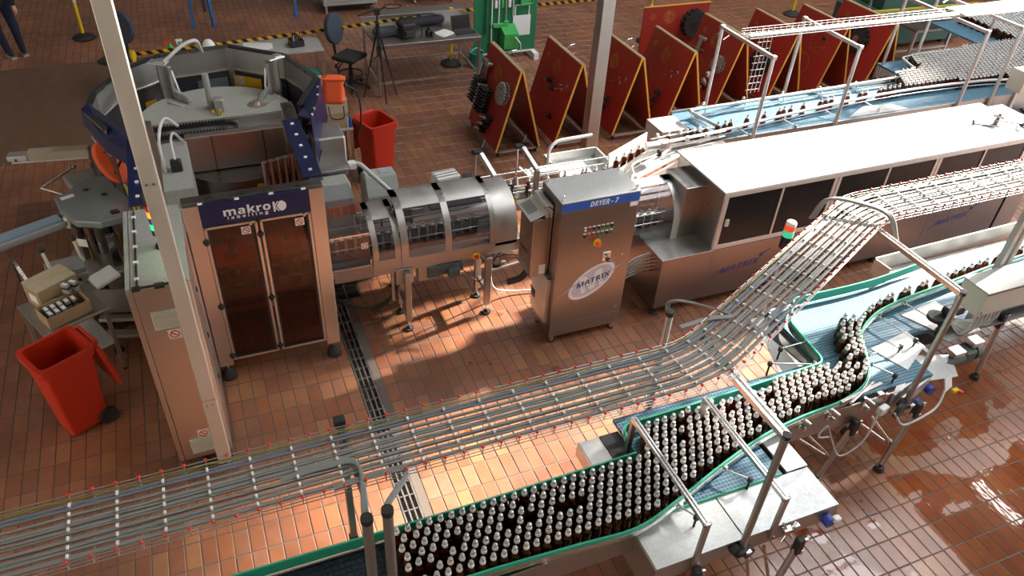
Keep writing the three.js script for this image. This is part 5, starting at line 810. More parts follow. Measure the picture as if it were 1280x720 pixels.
  leg(V(5.38, 0.80, -2.98), V(5.27, 0.10, -2.97)); leg(V(4.72, 0.76, -3.03), V(4.60, 0.10, -3.06)); leg(V(3.5, 0.74, -2.24), V(3.38, 0.1, -2.22)); leg(V(2.62, 0.76, -2.28), V(2.55, 0.1, -2.26)); leg(V(5.35, 0.78, -3.55), V(5.29, 0.1, -3.45)); leg(V(1.35, 0.80, -2.585), V(1.30, 0.1, -2.55)); leg(V(-0.2, 0.80, -2.6), V(-0.2, 0.1, -2.6)); leg(V(7.2, 0.8, -3.65), V(7.2, 0.1, -3.6)); leg(V(7.2, 0.8, -4.4), V(7.2, 0.1, -4.4)); leg(V(2.0, 0.8, -3.1), V(2.0, 0.1, -3.1)); leg(V(-0.6, 0.8, -3.1), V(-0.6, 0.1, -3.1)); leg(V(4.4, 0.78, -3.6), V(4.4, 0.1, -3.6));
  mesh('brace', [rod(V(4.75, 0.76, -3.2), V(5.28, 0.32, -3.06), 0.013), rod(V(4.95, 0.78, -3.16), V(5.30, 0.34, -3.0), 0.013), rbox(0.05, 0.06, 0.04, 5.3, 0.33, -3.02, 0.008)], M.steelBright, c, 'pair of slim diagonal brace rods'); mesh('brace', [rod(V(4.1, 0.76, -3.2), V(4.6, 0.35, -3.1), 0.013), rod(V(4.25, 0.76, -3.16), V(4.62, 0.37, -3.06), 0.013)], M.steelBright, c); mesh('brace', [rod(V(3.05, 0.80, -2.30), V(3.22, 0.1, -2.2), 0.013), rod(V(3.2, 0.8, -2.29), V(3.42, 0.1, -2.2), 0.013)], M.steelBright, c);
  // small fittings at the deck plate corner
  mesh('bolt_cluster', [rbox(0.08, 0.05, 0.05, 3.36, 0.93, -2.28, 0.008), rod(V(3.42, 1.0, -2.28), V(3.32, 0.84, -2.26), 0.012), rod(V(3.32, 1.0, -2.3), V(3.40, 0.86, -2.25), 0.012), rbox(0.05, 0.03, 0.04, 3.42, 0.97, -2.27, 0.008)], M.chrome, c); mesh('blue_cap', [cyl(0.045, 0.06, 3.75, 0.87, -2.27, 'z', 20)], M.blueCap, c, 'blue plastic bearing cap'); mesh('cap_bolt', [rbox(0.06, 0.05, 0.05, 3.79, 0.91, -2.24, 0.012)], M.white, c);
  mesh('blue_cap', [cyl(0.045, 0.06, 5.42, 0.80, -3.02, 'z', 20)], M.blueCap, c); mesh('blue_cap', [cyl(0.045, 0.06, 5.62, 0.84, -3.10, 'z', 20)], M.blueCap, c); mesh('bearing_plate', [bar(V(5.2, 0.87, -3.04), V(5.62, 0.9, -3.14), 0.02, 0.14)], M.galv, c); mesh('black_knob', [xf(cyl(0.075, 0.04, 0, 0, 0, 'z', 24), 5.13, 0.86, -2.97, 0.3), xf(cyl(0.05, 0.05, 0, 0, 0, 'z', 24), 3.02, 0.86, -2.27, 0.1)], M.black, c);
  mesh('paddle_plate', [xf(rbox(0.13, 0.14, 0.012, 0, 0, 0, 0.004), 5.75, 0.93, -3.05, 0.3, -0.4)], M.galv, c); mesh('limit_switch', [rbox(0.07, 0.04, 0.04, 5.86, 0.82, -3.02, 0.008)], M.yellow, c); mesh('switch_button', [rbox(0.04, 0.04, 0.04, 5.92, 0.80, -3.0, 0.01)], M.redCap, c);
  mesh('junction_box', [xf(rbox(0.10, 0.08, 0.06, 0, 0, 0, 0.012), 4.98, 0.88, -3.02, 0.2)], M.white, c); mesh('loose_cable', [cable([V(4.92, 0.86, -3.0), V(4.8, 0.6, -2.95), V(4.6, 0.5, -2.95), V(4.45, 0.72, -2.98), V(4.36, 0.9, -3.02), V(4.28, 0.82, -3.0), V(4.4, 0.78, -2.99)], 0.008, 40), cable([V(5.05, 0.88, -2.95), V(5.15, 0.75, -2.9), V(5.4, 0.78, -2.9), V(5.6, 0.8, -2.95), V(5.72, 0.9, -3.03)], 0.01, 30)], M.hose, c);
  // geared motor under the right end
  const m = mesh('geared_motor', [cyl(0.075, 0.26, 6.28, 0.72, -3.42, 'x', 20), rbox(0.16, 0.17, 0.16, 6.48, 0.72, -3.44, 0.03), cyl(0.08, 0.06, 6.62, 0.72, -3.44, 'x', 20), cyl(0.05, 0.05, 6.12, 0.72, -3.42, 'x', 16)], M.motor, c, 'dark grey geared motor'); mesh('terminal_box', [rbox(0.15, 0.06, 0.12, 6.3, 0.82, -3.42, 0.012)], M.alu, m); mesh('terminal_box', [rbox(0.14, 0.06, 0.12, 6.58, 0.84, -3.46, 0.012)], M.alu, m); mesh('orange_plug', [cyl(0.02, 0.03, 6.14, 0.70, -3.36, 'x', 12)], M.orange, m);
}
// low bridges over the bottles
for (const [x, lb, zf] of [[2.58, 'low inverted L bracket bar crossing the bottles over the deck plate edge', -2.3], [3.22, 'low inverted L bracket bar crossing the teal belt beside the bolt cluster', -2.29]]) {
  const b = thing('bridge_bar', lb, 'bar', [x, 0.97, zf]);
  mesh('cross_bar', [lim(x - 0.022, x - 0.004, 1.33, 1.365, -3.3, zf, 0.003), lim(x + 0.004, x + 0.022, 1.33, 1.365, -3.3, zf, 0.003)], M.steelBright, b); mesh('spine', lim(x - 0.02, x + 0.02, 1.335, 1.35, -3.28, zf - 0.02), M.steelDull, b);
  mesh('upright', [lim(x - 0.022, x + 0.022, 0.90, 1.365, zf - 0.012, zf + 0.016, 0.004)], M.steel, b); mesh('bolt', [cyl(0.012, 0.06, x, 1.35, zf, 'x', 10), cyl(0.014, 0.02, x + 0.012, 0.92, zf + 0.02, 'z', 10)], M.steelDark, b); mesh('rear_upright', lim(x - 0.02, x + 0.02, 0.78, 1.36, -3.31, -3.28), M.steel, b);
}
// ---------- wire cable tray above ----------
{
  const y = 2.13, W = 0.215, t = thing('cable_tray', 'long cranked wire mesh cable tray carrying bundles of grey cables over the conveyor', 'cable tray', [2, y, -3]);
  const mid = P2([[-3.4, -2.98], [2.80, -2.98], [5.32, -4.22], [13.5, -4.22]], y);
  const line = (o, dy) => { // parallel line at sideways offset o
    const n = mid.map((p, i) => { const a = mid[Math.max(0, i - 1)], b = mid[i], c = mid[Math.min(mid.length - 1, i + 1)], d1 = i ? b.clone().sub(a).normalize() : c.clone().sub(b).normalize(), d2 = i < mid.length - 1 ? c.clone().sub(b).normalize() : d1, m1 = V(-d1.z, 0, d1.x), m2 = V(-d2.z, 0, d2.x), m = m1.clone().add(m2).normalize(); return m.multiplyScalar(o / m.dot(m1)); });
    return mid.map((p, i) => p.clone().add(n[i]).setY(y + dy)); };
  for (let k = 0; k <= 8; k++) mesh('long_wire', tubePts(rounded(line(-W + k * W / 4, 0), 0.15), 0.003, 5), M.wire, t);
  for (const s of [-1, 1]) for (const dy of [0.028, 0.055]) mesh('long_wire', tubePts(rounded(line(s * W, dy), 0.15), 0.003, 5), M.wire, t);
  const path = rounded(mid, 0.3, 8), cum = [0]; for (let i = 1; i < path.length; i++) cum.push(cum[i - 1] + path[i].distanceTo(path[i - 1]));
  const pos = (s) => { let i = 1; while (i < cum.length - 1 && cum[i] < s) i++; const k = (s - cum[i - 1]) / (cum[i] - cum[i - 1] || 1), d = path[i].clone().sub(path[i - 1]).normalize(); return [path[i - 1].clone().lerp(path[i], k), V(-d.z, 0, d.x)]; };
  const groups = [-0.165, -0.105, -0.055, -0.005, 0.05, 0.105, 0.16];
  let q = 0;
  for (let s = 2.35; s < 12.6; s += 0.115, q++) {
    const [p, n] = pos(s), U = [[-W, 0.058], [-W, 0], [W, 0], [W, 0.058]].map(([o, dy]) => p.clone().addScaledVector(n, o).setY(y + dy - 0.005));
    const w = mesh('cross_wire', tubePts(rounded(U, 0.012, 3), 0.003, 5), M.wire, t);
    for (const sgn of [-1, 1]) { const e = p.clone().addScaledVector(n, sgn * W).setY(y + 0.06); mesh('red_cap', [sph(0.012, e.x, e.y, e.z, 1, 0.8, 1, 8, 6)], M.redCap, w); }
    if (q % 2 === 0) mesh('cable_tie', groups.map((o) => { const c = p.clone().addScaledVector(n, o).setY(y + 0.034), a = Math.atan2(-n.z, n.x); return xf(rbox(0.026, 0.014, 0.014, 0, 0, 0, 0.004), c.x, c.y, c.z, a); }), M.white, w, 'row of white cable ties');
  }
  groups.forEach((o, gi) => { const nC = [4, 2, 3, 3, 2, 4, 2][gi]; for (let k = 0; k < nC; k++) { const oo = o + (k - (nC - 1) / 2) * 0.0125, r = gi % 2 ? 0.0068 : 0.0085, L = line(oo, 0.012 + 0.006 * (k % 2)), pts = rounded(L, 0.35, 6), out = []; for (let i = 0; i < pts.length - 1; i++) { const n = Math.max(1, Math.round(pts[i].distanceTo(pts[i + 1]) / 0.35)); for (let j = 0; j < n; j++) { const p = pts[i].clone().lerp(pts[i + 1], j / n); p.z += rr(-0.003, 0.003); p.y += rr(-0.001, 0.003); out.push(p); } } out.push(pts[pts.length - 1]); mesh('cable', tubePts(out, r, 6), gi < 1 ? M.cableDark : M.cable, t); } });
  { const L = rounded(line(-W + 0.012, 0.02), 0.3, 6), out = []; for (let i = 0; i < L.length - 1; i++) { const n = Math.max(1, Math.round(L[i].distanceTo(L[i + 1]) / 0.2)); for (let j = 0; j < n; j++) { const p = L[i].clone().lerp(L[i + 1], j / n); p.z += rr(-0.008, 0.008); p.y += rr(0, 0.01); out.push(p); } } mesh('earth_cable', tubePts(out, 0.0045, 6), M.cableYG, t, 'yellow green earth cable'); }
  mesh('cross_hose', [0, 1, 2].map((k) => cable([V(4.86 + k * 0.02, 2.05, -4.36), V(4.95 + k * 0.02, 2.24, -4.34), V(5.2 + k * 0.02, 2.26, -4.14), V(5.34 + k * 0.015, 2.22, -3.98), V(5.42, 2.02, -3.86)], 0.014)), M.cable, t, 'bent hoses arching over the crank of the tray');
  // supports
  const post = (label, x, zf, zb, base, topY) => { const p = thing('tray_support', label, 'support', [x, base, zf]); mesh('post', rod(V(x, base, zf), V(x, topY, zf), 0.026, 16), M.steel, p); mesh('cap', cyl(0.03, 0.03, x, topY, zf, 'y', 16), M.black, p); mesh('cross_arm', [lim(x - 0.032, x - 0.008, 2.075, 2.115, zb, zf, 0.003), lim(x + 0.008, x + 0.032, 2.075, 2.115, zb, zf, 0.003), lim(x - 0.03, x + 0.03, 2.08, 2.09, zb, zf)], M.steelBright, p); mesh('clamp', [xf(cyl(0.045, 0.05, 0, 0, 0, 'z', 18), x - 0.05, base + 0.03, zf, 0.2), rbox(0.09, 0.06, 0.07, x - 0.02, base + 0.02, zf + 0.02, 0.015)], M.black, p); mesh('bolt', [rbox(0.05, 0.03, 0.03, x + 0.02, base + 0.03, zf + 0.05, 0.006), rod(V(x - 0.03, 2.1, zf + 0.01), V(x + 0.06, 1.98, zf - 0.06), 0.012)], M.chrome, p); return p; };
  post('round steel tray support standing at the corner of the deck plates', 2.97, -2.285, -3.32, 0.88, 2.10); post('round steel tray support leaning over the sheet plates by the curved rail', 5.26, -3.03, -4.5, 0.84, 2.10);
  const dropPipe = (label, x, z, top, base, from) => { const d = thing('conduit_pipe', label, 'pipe', [x, base, z]); mesh('pipe', [rod(V(x, base, z), V(x, top, z), 0.03, 16)], M.steel, d); mesh('collar', [cyl(0.034, 0.04, x, top, z, 'y', 18)], M.black, d); mesh('base', [cyl(0.06, 0.02, x, base + 0.01, z)], M.steelDull, d); const r = []; for (let k = 0; k < 4; k++) { const o = (k - 1.5) * 0.009; r.push(cable([V(from[0] - 0.35, y + 0.02, from[1] + o), V(from[0] - 0.1, y + 0.035, from[1] + o), V(from[0] + 0.06, y + 0.04, from[1] + 0.03 + o), V(x + o, (y + top) / 2 + 0.02, z - 0.03), V(x + o * 0.6, top - 0.06, z)], 0.0085, 24)); } mesh('cable_drop', r, M.cable, d, 'grey cables bending down into the pipe'); };
  dropPipe('conduit pipe with grey cables standing before the dark belt, the taller cable arch', 0.39, -2.53, 2.16, 0, [0.36, -2.95]); dropPipe('conduit pipe with grey cables standing before the dark belt, next to the taller arch', 0.50, -2.515, 2.20, 0, [0.62, -2.80]);
  dropPipe('short conduit pipe with cables behind the crank of the tray', 3.0, -3.68, 1.98, 0, [3.2, -3.35]);
  const rp = thing('tray_post', 'dark topped steel post carrying the tray edge behind the dark belt', 'post', [0.40, 0, -3.24]); mesh('post', lim(0.38, 0.425, 0.02, 2.16, -3.265, -3.22, 0.004), M.steelDull, rp); mesh('cap', rbox(0.07, 0.06, 0.06, 0.40, 2.18, -3.24, 0.01), M.black, rp); mesh('clamp', rbox(0.06, 0.12, 0.06, 0.40, 0.98, -3.24, 0.01), M.black, rp); mesh('base_plate', lim(0.34, 0.46, 0, 0.02, -3.3, -3.18), M.steelDull, rp); mesh('arm', bar(V(0.40, 2.10, -3.24), V(0.42, 2.10, -2.7), 0.03, 0.03), M.steelDull, rp);
  for (const [x, lb] of [[-2.6, 'plain steel hanger rod holding the far end of the cable tray'], [9.5, 'plain steel post holding the cable tray beyond the control box']]) { const h = thing('tray_post', lb, 'post', [x, 0, x < 0 ? -3.24 : -4.47]); const z = x < 0 ? -3.24 : -4.47; mesh('post', lim(x - 0.02, x + 0.02, 0, 2.12, z - 0.02, z + 0.02, 0.004), M.steelDull, h); mesh('arm', bar(V(x, 2.10, z), V(x, 2.10, z + 0.5), 0.03, 0.03), M.steelDull, h); }
}
// control box on twin posts by the right end
{
  const b = thing('control_box', 'grey control box on twin square posts with looping cables below', 'control box', [6.5, 0.86, -3.5]);
  mesh('box', lim(6.06, 6.98, 1.43, 1.69, -3.54, -3.28, 0.008), M.beigeBox, b); mesh('lid', lim(6.05, 6.99, 1.69, 1.705, -3.55, -3.27, 0.006), M.palePaint, b); mesh('lid_edge', [lim(6.07, 6.98, 1.675, 1.682, -3.279, -3.272)], M.steelDark, b); for (const x of [6.1, 6.93]) mesh('screw', cyl(0.01, 0.006, x, 1.47, -3.277, 'z', 10), M.steelDark, b);
  for (const [x, z] of [[6.54, -3.59], [6.66, -3.60]]) mesh('post', lim(x - 0.027, x + 0.027, 0.875, 2.75, z - 0.027, z + 0.027, 0.004), M.steelDull, b, 'square steel post'); mesh('base_plate', lim(6.46, 6.74, 0.862, 0.876, -3.66, -3.54), M.steelDull, b); mesh('mount', [lim(6.4, 6.8, 1.5, 1.62, -3.57, -3.54)], M.steelDull, b);
  for (let k = 0; k < 7; k++) { mesh('cable_loop', cable([V(6.25 + k * 0.055, 1.44, -3.42), V(6.24 + k * 0.05, 1.22 - 0.03 * (k % 3), -3.38), V(6.20 + k * 0.03, 1.08 + 0.02 * k, -3.42), V(6.2 + k * 0.01, 1.12, -3.53 - 0.01 * k), V(6.26, 1.2, -3.62)], 0.011, 20), M.hose, b, 'looping pale grey cable'); mesh('gland', cyl(0.016, 0.03, 6.25 + k * 0.055, 1.42, -3.42, 'y', 10), M.black, b); }
  mesh('cable_clutter', [rbox(0.16, 0.09, 0.1, 6.24, 1.2, -3.62, 0.03), rbox(0.1, 0.1, 0.08, 6.36, 1.18, -3.62, 0.02), cyl(0.09, 0.04, 6.12, 1.13, -3.64, 'y', 18)], M.black, b);
}
// ---------- far bottle conveyor ----------
const farCrowd = [];
{
  const c = thing('far_conveyor', 'pale bottle conveyor with white tube rails running behind the drying tunnel', 'conveyor', [8.5, 0, -8.1]);
  mesh('belt', lim(6.15, 15.5, 0.965, 1.0, -8.5, -7.62, 0.004), M.beltTeal, c, 'pale teal modular belt'); mesh('belt', lim(10.6, 16, 0.965, 0.999, -9.2, -8.51, 0.004), M.beltTeal, c, 'pale teal modular belt under the far crowd'); mesh('belt', lim(13.2, 15.5, 0.965, 0.998, -10.6, -9.21, 0.004), M.beltTeal, c);
  mesh('side_plate', [lim(6.15, 15.5, 0.74, 1.0, -7.62, -7.60)], M.steel, c); mesh('side_plate', [lim(6.15, 10.6, 0.74, 1.03, -8.53, -8.51)], M.steel, c); mesh('side_plate', lim(10.6, 16, 0.74, 1.0, -9.23, -9.21), M.steel, c); mesh('front_panel', [lim(9.4, 15.5, 0.3, 0.74, -7.64, -7.60)], M.galv, c, 'grey lower panel');
  mesh('end_box', [lim(5.72, 6.15, 0.80, 1.0, -8.45, -8.02, 0.006)], M.galv, c, 'galvanised end box'); mesh('pan', lim(6.1, 15.5, 0.74, 0.75, -8.5, -7.62), M.steelDull, c);
  for (const x of [6.4, 8.0, 9.6, 11.2, 12.8, 14.4]) for (const z of [-8.42, -7.7]) mesh('leg', [cyl(0.027, 0.76, x, 0.38, z, 'y', 12), cyl(0.05, 0.03, x, 0.015, z, 'y', 14)], M.steelDull, c);
  const loop = rounded([V(10.3, 1.12, -8.42), V(6.28, 1.12, -8.30), V(6.42, 1.12, -7.72)], 0.08); mesh('tube_rail', tubePts(loop, 0.024, 10), M.alu, c, 'thick white tube rail'); mesh('tube_rail', tubePts(loop.map((p) => V(p.x + 0.03, 1.04, p.z + 0.01)), 0.011, 8), M.alu, c);
  const fr = smooth(P2([[5.35, -7.56], [6.2, -7.62], [7.6, -7.80], [9.4, -7.97], [10.6, -7.98], [11.8, -7.90], [12.6, -7.66], [15.5, -7.64]], 1.12), 60); mesh('tube_rail', tubePts(fr, 0.021, 10), M.alu, c, 'thick white tube rail'); mesh('tube_rail', tubePts(fr.map((p) => V(p.x, 1.05, p.z - 0.005)), 0.010, 8), M.alu, c);
  mesh('tube_rail', pipe([V(10.3, 1.13, -8.56), V(10.75, 1.13, -8.60), V(10.9, 1.13, -9.05), V(11.6, 1.13, -9.12), V(15.5, 1.13, -9.15)], 0.02, 0.08), M.alu, c);
  for (const x of [6.6, 7.3, 8.0, 8.7, 9.4, 10.2]) mesh('rail_holder', [cyl(0.010, 0.14, x, 1.06, -8.40 + (x - 6.6) * -0.02 + 0.06, 'y', 8), rbox(0.1, 0.05, 0.06, x, 1.04, -8.5, 0.012), sph(0.025, x + 0.08, 1.08, -8.52)], M.chrome, c); for (const x of [6.7, 7.5, 8.3, 9.1]) mesh('rail_holder', [rod(V(x, 1.08, -7.7 - (x - 6.7) * 0.09), V(x + 0.1, 1.04, -7.55 - (x - 6.7) * 0.06), 0.009), rbox(0.04, 0.06, 0.04, x + 0.1, 1.03, -7.55 - (x - 6.7) * 0.06, 0.01)], M.chrome, c);
  mesh('deck_plate', xf(extrude([[8.62, 7.66], [9.1, 7.9], [9.6, 7.85], [9.75, 7.64]], 0.006), 0, 1.003, 0, 0, -PI / 2), M.galv, c, 'grey skewed deck plate');
  // infeed chute with motor
  const ch = thing('chute_conveyor', 'short slanted conveyor with a white side board and small motor behind the cabinet', 'conveyor', [5.1, 0, -7.6]);
  const A = V(4.56, 0.93, -7.30), B = V(5.55, 1.02, -7.62); mesh('bed', [bar(A, B, 0.16, 0.05)], M.steelBright, ch); mesh('skirt', [bar(A.clone().add(V(0.06, -0.04, 0.14)), B.clone().add(V(0.06, -0.04, 0.14)), 0.16, 0.02), bar(A.clone().add(V(0.12, -0.2, 0.2)), B.clone().add(V(0.1, -0.2, 0.2)), 0.02, 0.2)], M.galv, ch); mesh('side_board', [bar(A.clone().add(V(0.02, 0.12, -0.14)), B.clone().add(V(-0.3, 0.12, -0.06)), 0.016, 0.2)], M.white, ch, 'white plastic side board'); mesh('front_guide', [bar(A.clone().add(V(0.05, 0.09, 0.10)), B.clone().add(V(-0.2, 0.09, 0.10)), 0.014, 0.1)], M.beigeBox, ch);
  mesh('motor', [cyl(0.055, 0.2, 5.14, 1.22, -7.36, 'x', 18), rbox(0.1, 0.1, 0.12, 5.28, 1.22, -7.36, 0.02), rbox(0.12, 0.12, 0.1, 5.36, 1.18, -7.42, 0.02)], M.alu, ch, 'silver motor'); mesh('motor_plug', [rbox(0.05, 0.08, 0.05, 5.2, 1.15, -7.28, 0.01)], M.black, ch); mesh('guide_rail', [pipe([V(5.3, 1.14, -7.66), V(6.3, 1.14, -7.72)], 0.012), pipe([V(5.3, 1.14, -7.5), V(6.4, 1.14, -7.58)], 0.012), pipe([V(5.3, 1.07, -7.49), V(6.4, 1.07, -7.57)], 0.010)], M.alu, ch); mesh('lane', [lim(5.5, 6.4, 0.94, 1.0, -7.70, -7.52, 0.004)], M.steelDull, ch); mesh('leg', [cyl(0.025, 0.92, 5.55, 0.46, -7.6), cyl(0.025, 0.88, 4.75, 0.44, -7.35)], M.steelDull, ch); for (const x of [5.4, 5.75, 6.05]) mesh('rail_clamp', [rbox(0.05, 0.07, 0.05, x, 1.16, -7.5, 0.012), rbox(0.04, 0.06, 0.04, x, 1.17, -7.67, 0.012)], M.white, ch);
  const hr = thing('hose_ring', 'white plastic hose ring hanging beside the clear link hood', 'hose', [4.55, 1.0, -6.95]); mesh('ring', [xf(prep(new THREE.TorusGeometry(0.075, 0.018, 10, 28)), 4.52, 1.16, -6.75, 0.5, 0, 0.2)], M.white, hr); mesh('cord', cable([V(4.55, 1.22, -6.78), V(4.65, 1.22, -7.0), V(5.0, 1.16, -7.2), V(5.2, 1.15, -7.28)], 0.009), M.white, hr); mesh('cord_tail', cable([V(4.3, 1.1, -6.75), V(4.35, 1.05, -6.9), V(4.6, 0.98, -7.1)], 0.014), M.white, hr);
  // bottles on it
  const inside = (P, x, z) => { let k = false; for (let i = 0, j = P.length - 1; i < P.length; j = i++) if ((P[i][1] > z) !== (P[j][1] > z) && x < (P[j][0] - P[i][0]) * (z - P[i][1]) / (P[j][1] - P[i][1]) + P[i][0]) k = !k; return k; };
  const p1 = [[9.98, -8.02], [10.28, -8.50], [10.85, -8.58], [11.05, -9.05], [13.4, -9.12], [13.6, -10.4], [15.2, -10.4], [15.2, -7.72], [12.7, -7.72], [11.8, -7.97]];
  let row = 0; for (let z = -10.4; z < -7.7; z += 0.073, row++) for (let x = 9.95 + (row % 2) * 0.042; x < 15.2; x += 0.084) if (inside(p1, x, z) && !(x > 12.2 && x < 13.7 && z < -9.1)) farCrowd.push([x + rr(-0.005, 0.005), 1.0, z + rr(-0.004, 0.004)]);
  let s = 0; const L = fr, gap = () => (rnd() < 0.25 ? rr(0.2, 0.34) : rr(0.085, 0.13)); for (let x = 5.55; x < 9.95; x += gap()) { let i = 1; while (i < L.length - 1 && L[i].x < x) i++; farCrowd.push([x, 1.0, L[i].z - 0.065]); }
  // bottles on the rail conveyor, in the hooded conveyor and in the labeller
  for (const x of [4.2, 4.32, 4.45, 4.62, 4.75, 4.87, 5.0, 5.12]) { const t = Math.max(0, (x - 4.56) / 1); bottleSpots.push([x, x < 4.5 ? 0.885 : 0.955 + t * 0.09, x < 4.5 ? -7.29 : -7.30 - t * 0.32, 'small dark bottle riding up the slanted chute behind the cabinet', 'bottles on the chute']); }
  for (let x = 2.95; x < 4.2; x += 0.24) bottleSpots.push([x, 0.885, -7.29, 'brown bottle between the round guide rails behind the hooded conveyor', 'bottles on the rail conveyor']);
  for (let x = 0.97; x < 2.6; x += 0.098) bottleSpots.push([x, 0.915, -6.7, 'bottle with white neck foil under the clear conveyor hood', 'bottles under the clear hoods']);
  for (let k = 0; k < 7; k++) bottleSpots.push([3.95 + k * 0.1, 0.90, -6.21, 'bottle inside the curved clear hood at the dryer entry', 'bottles in the link hood']);
  for (const x of [-0.12, 0.02, 0.14, 0.24, 0.36, 0.46, 0.56, 0.66]) bottleSpots.push([x, 0.88, -6.52 + 0.02 * Math.sin(x * 9), 'bottle with white neck foil behind the brown tinted doors', 'bottles in the labeller']);
}
// place bottles: the nearest as individuals, the rest as one crowd
{
  const all = bottleSpots.map((b) => ({ b, d: Math.hypot(b[0], b[1] - 5.7, b[2]) })).sort((p, q) => p.d - q.d), MAX = 300, far = farCrowd.slice();
  const own = all.filter((e) => !/packed crowd between/.test(e.b[3])), pack = all.filter((e) => /packed crowd between/.test(e.b[3]));
  console.log('bottles', own.length, pack.length, far.length);
  own.forEach((e) => bottleAt(...e.b)); pack.forEach((e, i) => { if (i < MAX - own.length) bottleAt(...e.b); else far.push(e.b.slice(0, 3)); });
  const o = new THREE.Group(); o.name = 'bottle_crowd'; o.userData = { label: 'dense crowd of dark bottles with pale caps on the conveyors behind the dryer', category: 'bottles', kind: 'stuff' }; scene.add(o);
  const B = bottleParts; for (const [n, g, m] of [['glass', B.body, B.glass], ['neck_foil', B.neck, B.foil], ['crown_cap', B.crown, B.cap]]) { const im = new THREE.InstancedMesh(g, m, far.length), M4 = new THREE.Matrix4(); far.forEach((p, i) => im.setMatrixAt(i, M4.makeTranslation(p[0], p[1], p[2]))); im.name = n; im.castShadow = im.receiveShadow = true; im.userData.kind = 'stuff'; o.add(im); }
}
// far tray and its gantries
{
  const y = 2.14, t = thing('cable_tray', 'narrow pale wire cable tray on gantries above the far conveyor', 'cable tray', [9, y, -8.2]);
  for (let k = 0; k <= 4; k++) mesh('long_wire', tubePts([V(6.9, y, -8.33 + k * 0.05), V(11, y, -8.3 + k * 0.05), V(16, y, -8.28 + k * 0.05)], 0.004, 5), M.wire, t); for (const z of [-8.33, -8.13]) for (const dy of [0.035, 0.07]) mesh('long_wire', tubePts([V(6.9, y + dy, z), V(11, y + dy, z + 0.03), V(16, y + dy, z + 0.05)], 0.004, 5), M.wire, t);
  for (let x = 6.95; x < 13; x += 0.1) mesh('cross_wire', tubePts([V(x, y + 0.075, -8.33), V(x, y, -8.33), V(x, y, -8.12), V(x, y + 0.075, -8.12)], 0.004, 5), M.wire, t); mesh('cable', [0, 1, 2, 3].map((k) => tubePts([V(6.95, y + 0.02, -8.17 - k * 0.018), V(11, y + 0.02, -8.15 - k * 0.018), V(16, y + 0.02, -8.14 - k * 0.018)], 0.009, 6)), M.white, t, 'white cables');
  const drop = (o) => [V(6.95, y, -8.33 + o), V(6.98, y - 0.05, -8.40 + o), V(7.0, y - 0.2, -8.5 + o * 0.9), V(7.0, 1.2, -8.55 + o * 0.9)]; const dm = mesh('drop_ladder', [0, 0.07, 0.14, 0.21].map((o) => cable(drop(o).map((p) => V(p.x + 0.32 + o, p.y, -8.42)), 0.005)), M.wire, t, 'wire mesh drop'); for (let k = 0; k < 9; k++) mesh('rung', rod(V(7.29, 2.05 - k * 0.1, -8.42), V(7.53, 2.05 - k * 0.1, -8.42), 0.005, 6), M.wire, dm);
  const wide = thing('cable_tray', 'broad tray of pale cables crossing over the far bottle crowd', 'cable tray', [12, 2.2, -8.2]); for (let k = 0; k < 9; k++) mesh('cable', tubePts(rounded([V(10.6, 2.2, -8.35 + k * 0.045), V(11.2, 2.2, -8.35 + k * 0.05), V(16, 2.2, -8.55 + k * 0.06)], 0.2), 0.012, 6), k % 3 ? M.white : M.cable, wide); for (let x = 10.7; x < 14.5; x += 0.16) mesh('cross_wire', rod(V(x, 2.185, -8.4), V(x, 2.185, -7.92), 0.005, 6), M.wire, wide); mesh('side_rail', [pipe([V(10.55, 2.26, -8.40), V(10.7, 2.32, -8.42), V(16, 2.32, -8.62)], 0.016, 0.06), pipe([V(11.1, 2.22, -7.9), V(16, 2.22, -7.98)], 0.012)], M.alu, wide);
  for (const [x, lb] of [[6.88, 'pale portal frame over the start of the far conveyor'], [8.3, 'pale portal frame in the middle of the far conveyor'], [10.65, 'portal frame over the edge of the far bottle crowd'], [11.35, 'portal frame over the middle of the far bottle crowd'], [12.9, 'portal frame over the end of the far bottle crowd']]) { const g = thing('portal_frame', lb, 'frame', [x, 0.7, -8.25]), zb = x > 10 ? -9.15 : -8.72, zf = x > 10 ? -7.58 : -7.57 - 0.0, zz = x > 10 ? -7.58 : -7.7; mesh('post', rod(V(x, 0.6, zb), V(x, 2.09, zb), 0.027, 12), M.alu, g); mesh('post', rod(V(x, 0.6, x > 10 ? -7.57 : -7.575), V(x, 2.09, x > 10 ? -7.57 : -7.575), 0.027, 12), M.alu, g); mesh('cross_arm', [lim(x - 0.022, x + 0.022, 2.075, 2.12, zb, -7.56, 0.004)], M.alu, g); mesh('bracket', [rbox(0.07, 0.06, 0.06, x, 2.1, zb, 0.012), rbox(0.07, 0.06, 0.06, x, 2.1, -7.575, 0.012), rbox(0.08, 0.1, 0.06, x, 0.68, zb, 0.01), rbox(0.08, 0.1, 0.05, x, 0.68, -7.58, 0.01)], M.steelDull, g); }
  const cb = thing('control_box', 'small beige control box on a slim post beside the far bottle crowd', 'control box', [11.9, 0, -7.45]); mesh('box', lim(11.5, 12.4, 1.18, 1.50, -7.55, -7.28, 0.01), M.beigeBox, cb); mesh('post', lim(11.6, 11.66, 0, 1.2, -7.45, -7.39), M.steelDull, cb); mesh('knob', cyl(0.03, 0.03, 12.15, 1.0, -7.3, 'z', 14), M.redCap, cb); mesh('switch_box', rbox(0.12, 0.14, 0.08, 12.15, 1.02, -7.36, 0.01), M.yellow, cb); mesh('disc', [cyl(0.13, 0.05, 12.3, 0.7, -7.5, 'y', 20), cyl(0.13, 0.05, 11.9, 0.74, -7.52, 'y', 20)], M.black, cb); mesh('stem', [lim(12.1, 12.16, 0, 0.95, -7.42, -7.36)], M.steelDull, cb);
